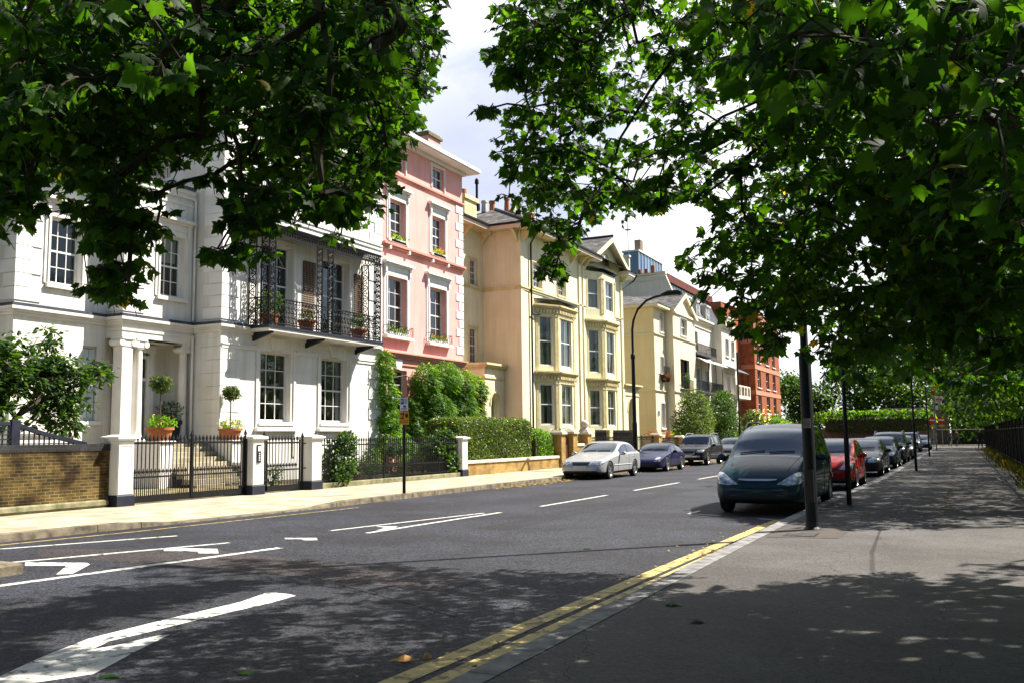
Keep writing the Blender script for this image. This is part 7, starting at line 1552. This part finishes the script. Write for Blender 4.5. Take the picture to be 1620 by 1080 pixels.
for x, y, h, mt, lab in spots: shrub('garden_plant', lab, 'plant', (x, y, .12), [(0, 0, h*.5, h*.55, h*.75, h*.5), (.05, .2, h*.8, h*.35, h*.5, h*.32)], mt, .11, 110, leaf_tiny_template(.16), 'plants in the railed front beds', shell=.3)
shrub('garden_plant', 'bright green plant against the white courtyard wall behind the double gate', 'plant', (-20.9, 23.3, .18), [(0, 0, .55, .3, .35, .5)], 'leaf_bright', .1, 130, leaf_tiny_template(.2))
root = shrub('flowering_shrub', 'leafy shrub with white and pink flowers before the left bay window', 'shrub', (-19.6, 46.4, .1), [(0, -.9, 1.2, .6, .9, .9), (0, .7, 1.2, .6, 1.0, .9), (.1, 1.8, 1.0, .5, .7, .7)], 'leaf_olive', .13, 80)
n = 160; p = np.stack([rnd(n, -19.9, -19.0), rnd(n, 44.9, 48.4), rnd(n, .9, 2.1)], 1); leaf_mesh('flowers', p, rng.normal(size=(n, 3)), rng.normal(size=(n, 3))+[.6, -.4, .5], rnd(n, .06, .12), rnd(n, .7, 1), T_TINY, 'petal', root)
shrub('olive_tree', 'rounded grey green tree in front of the ivory terrace', 'tree', (-19.0, 71.5, .1), [(0, 0, 2.6, 1.9, 2.6, 2.2), (.2, -1.4, 2.0, 1.4, 1.7, 1.5), (.1, 1.8, 2.6, 1.5, 2.0, 1.9), (0, .4, 4.2, 1.3, 1.7, 1.2), (.3, 0, 1.0, 1.6, 2.4, 1.0)], 'leaf_olive', .22, 60, leaf_tiny_template(.2), 'grey green front garden trees', 8, .4)
shrub('olive_tree', 'darker smaller tree right of the rounded grey green tree', 'tree', (-19.0, 80.5, .1), [(0, 0, 3.0, 1.7, 2.4, 2.4), (0, 1.0, 4.6, 1.2, 1.7, 1.1), (.2, 2.2, 2.4, 1.3, 1.8, 1.8), (.3, -.5, 1.2, 1.5, 2.4, 1.1)], 'leaf_dark', .24, 55, leaf_tiny_template(.22), 'grey green front garden trees', 8, .4)
shrub('low_hedge', 'bright green rounded bush behind the far left parked cars', 'shrub', (-18.2, 84.5, .1), [(0, 0, 1.0, 1.1, 2.2, 1.0), (0, 2.2, 1.0, 1.1, 2.0, .9), (0, -2.0, .9, 1.0, 1.6, .8)], 'leaf_bright', .2, 70)
r = shrub('flowering_shrub', 'pale flowering shrub before the red brick block', 'shrub', (-18.6, 93, .1), [(0, 0, 2.6, 1.2, 2.2, 1.6), (0, 1.6, 1.6, 1.2, 2.2, 1.3)], 'leaf_olive', .24, 45); n = 120; p = np.stack([rnd(n, -18.6, -17.3), rnd(n, 91, 96), rnd(n, 1.8, 4.2)], 1); leaf_mesh('flowers', p, rng.normal(size=(n, 3)), rng.normal(size=(n, 3))+[.6, -.4, .5], rnd(n, .12, .22), rnd(n, .9, 1), T_TINY, 'petal', r)
shrub('verge_shrub', 'feathery light green shrub right of the red brick block', 'shrub', (-18.5, 104, .1), [(0, 0, 2.0, 1.5, 3.0, 1.9), (0, 4, 1.8, 1.5, 3, 1.6), (.3, 8, 1.6, 1.4, 2.5, 1.4)], 'leaf_bright', .3, 35)
for x, y, h, lab in ((-22.0, 78.0, 2.6, 'spiky palm like plant by the pale villa side wall'), (-21.4, 80.3, 2.4, 'spiky cordyline in front of the pale villa')):
    root = thing('cordyline', lab, 'plant', (x, y, .1), 'spiky plants before the pale villa'); b = MB(); b.tube([(x, y, .1), (x, y, h*.6)], .06, 6); b.build('stem', 'bark', root)
    n = 70; d = norm(rng.normal(size=(n, 3))+[0, 0, .4]); leaf_mesh('leaves', np.tile([x, y, h*.62], (n, 1)), d, norm(np.cross(d, rng.normal(size=(n, 3)))), rnd(n, .7, 1.1), rnd(n), leaf_tiny_template(.05), 'leaf_bright', root)
def planted_pot(name, label, x, y, z, rp, hp, blobs, mt, sz=.1, dens=170, stem=None, ball=None, flowers=0, group=None, pot='terracotta', cat='potted plant'):
    root = thing(name, label, cat, (x, y, z), group); b = MB(); b.lathe(x, y, [(rp*.72, z), (rp*.92, z+hp*.8), (rp*1.04, z+hp*.82), (rp*1.04, z+hp), (rp*.88, z+hp), (rp*.86, z+hp*.9)], 20); b.build('pot', pot, root, smooth='auto')
    P_ = join_leaves([blob_leaves((x+dx, y+dy, z+hp+dz), (rx, ry, rz), int(dens*12.5*(rx*ry*rz)**.667), sz, .4) for dx, dy, dz, rx, ry, rz in blobs]); leaf_mesh('underplanting' if stem else 'foliage', *P_, leaf_tiny_template(.18), mt, root)
    if stem:
        b = MB(); b.tube([(x, y, z+hp*.8), (x+.01, y-.01, z+hp+stem*.5), (x, y, z+hp+stem+.2)], .022, 7); b.build('stem', 'bark', root)
        P_ = blob_leaves((x, y, z+hp+stem+ball*.8), (ball, ball*1.1, ball*.85), int(1300), .085, .2, .3); leaf_mesh('crown', *P_, leaf_tiny_template(.26), 'leaf_olive', root)
    if flowers:
        n = flowers; p = np.stack([x+rng.normal(size=n)*rp*.6, y+rng.normal(size=n)*rp*.5, z+hp+np.abs(rng.normal(size=n))*.12+.1], 1); leaf_mesh('flowers', p, rng.normal(size=(n, 3)), rng.normal(size=(n, 3))+[.5, 0, 1], rnd(n, .05, .08), rnd(n, 0, .5), T_TINY, 'petal', root)
    return root
planted_pot('topiary_pot', 'standard ball tree in a terracotta pot left of the porch steps', -22.6, 21.1, 1.64, .42, .42, [(0, 0, .12, .5, .58, .26)], 'leaf_bright', .13, 150, 1.05, .38, 10)
planted_pot('topiary_pot', 'standard ball tree in a terracotta pot right of the porch steps, at the villa corner', -22.6, 24.2, 1.64, .40, .40, [(0, 0, .10, .46, .5, .22)], 'leaf_bright', .12, 150, .95, .33, 40)
planted_pot('dark_planter', 'big dark planter with a dark shrub beside the villa front door', -24.6, 23.4, 1.6, .4, .75, [(0, 0, .3, .5, .5, .4)], 'leaf_dark', .12, 130, pot='navy')
for y, lab, k in ((25.95, 'leafy tall shrub in a brown pot at the left end of the iron balcony', 1.35), (28.05, 'small spiky plant in a terracotta pot in the middle of the iron balcony', .7), (31.45, 'green plant in a terracotta pot at the right end of the iron balcony', .95)):
    planted_pot('balcony_pot', lab, -22.45, y, 5.72, .34, .46, [(0, 0, .3*k, .42*k, .45*k, .38*k)], 'leaf_dark' if k > .8 else 'leaf_olive', .13, 120, flowers=12 if k > 1.2 else 0, group='plant pots on the iron balcony')
r = planted_pot('hanging_basket', 'rusty red flowers on the small balcony of the pale villa', -23.5, 79.45, 6.4, .5, .4, [(.1, 0, .0, .5, .9, .45)], 'petal_rust', .16, 60, pot='plastic')
planted_pot('balcony_shrub', 'green shrub growing on the loggia balcony of the pale villa', -22.85, 84.3, 5.92, .3, .35, [(0, 0, .5, .35, .9, .7)], 'leaf_dark', .16, 90)
for x, y, lab in ((-18.6, 59.6, 'round rust coloured potted bush left of the pale capped pier'), (-18.6, 62.4, 'round rust coloured potted bush right of the pale capped pier')): planted_pot('potted_bush', lab, x, y, .9, .4, .4, [(0, 0, .35, .6, .7, .45)], 'petal_rust', .14, 80, group='rust coloured bushes by the piers', pot='coping')
# weeds and shaded shrubbery along the park railing
root = thing('weeds', 'dry grass and weeds along the foot of the park railing', 'weeds', (1.6, 40, ZP)); root['kind'] = 'stuff'
n = 1500; yy = 16+rng.uniform(0, 1, n)**1.4*70; p = np.stack([1.75+rng.normal(size=n)*.16-.25*(np.sin(yy*.5)+1)*.4, yy, np.full(n, ZP)], 1); leaf_mesh('blades', p, norm(rng.normal(size=(n, 3))*.45+[0, 0, 1]), rng.normal(size=(n, 3))*[1, 1, .2], rnd(n, .1, .45), rnd(n), leaf_tiny_template(.06), 'drygrass', root)
for i, (y, lab) in enumerate([(14, 'dark park shrub behind the railing, nearest of the row'), (26, 'dark park shrub behind the railing, second of the row'), (38, 'dark park shrub behind the railing, third of the row'), (50, 'dark park shrub behind the railing, fourth of the row'), (62, 'dark park shrub behind the railing, fifth of the row'), (75, 'dark park shrub behind the railing, sixth of the row'), (89, 'dark park shrub behind the railing, farthest of the row')]):
    shrub('park_shrub', lab, 'shrub', (4.6, y, .1), [(0, -3, 1.9, 1.8, 3.4, 2.2), (.2, 2.6, 2.1, 1.9, 3.6, 2.4), (.8, 0, 3.6, 1.8, 3.6, 1.6)], 'leaf_dark', .34, 16 if i else 10, T_TINY, 'shrubs inside the park railing', 5, .3)
# trees beyond the end of the street
far = [(-30, 150, 14, 7.5, 'round dark green tree beyond the red brick block'), (-21, 142, 11, 6.5, 'light green tree beyond the junction, left of the others'), (-14, 150, 15, 7.5, 'tall mid green tree beyond the yellow green hedge'), (-8, 143, 12, 6.5, 'bushy tree directly above the far hedge'), (-2, 152, 16, 7.5, 'dark tree behind the brown brick building'), (5, 146, 15, 7.5, 'dark tree above the timber pavilion'), (12, 150, 15, 8, 'dark tree at the far right beyond the park'), (-40, 165, 13, 8, 'tall tree far behind the red brick block')]
for x, y, h, w, lab in far:
    root = thing('background_tree', lab, 'tree', (x, y, 0), 'trees beyond the junction'); ls = []; b = MB(); b.tube([(x, y, 0), (x+.2, y, h*.4), (x, y, h*.75)], [.35, .25, .1], 8)
    for k in range(9):
        a = k*2.4; rr = w*.45*math.sqrt(k/9); c = (x+rr*1.2*math.cos(a), y+rr*1.2*math.sin(a), h*.55+h*.25*math.sin(k*1.9)); b.tube([(x, y, h*.35), ((x+c[0])/2, (y+c[1])/2, h*.5), c], [.14, .09, .03], 6); ls.append(blob_leaves(c, (w*.46, w*.46, h*.24), 520, .6, .4, .35))
    b.build('trunk', 'bark', root); leaf_mesh('crown', *join_leaves(ls), T_TINY, 'leaf_far', root)
for x, y, w, h, lab in ((-24, 130, 5, 5.5, 'leafy dark shrub right behind the red brick block'), (-17, 129.5, 4, 5, 'dark shrub behind the end of the far hedge'), (2, 128.2, 4.5, 5.2, 'dark evergreen bush behind the far railing, left of the pavilion'), (8, 129, 5, 5.5, 'dark evergreen bush behind the far railing at the right')):
    shrub('background_shrub', lab, 'shrub', (x, y, 0), [(0, 0, h*.5, w*.6, 1.4, h*.5), (w*.4, 0, h*.4, w*.5, 1.3, h*.42), (-w*.4, .2, h*.45, w*.5, 1.2, h*.46)], 'leaf_dark', .45, 9, T_TINY, 'shrubs at the far junction', 4, .3)
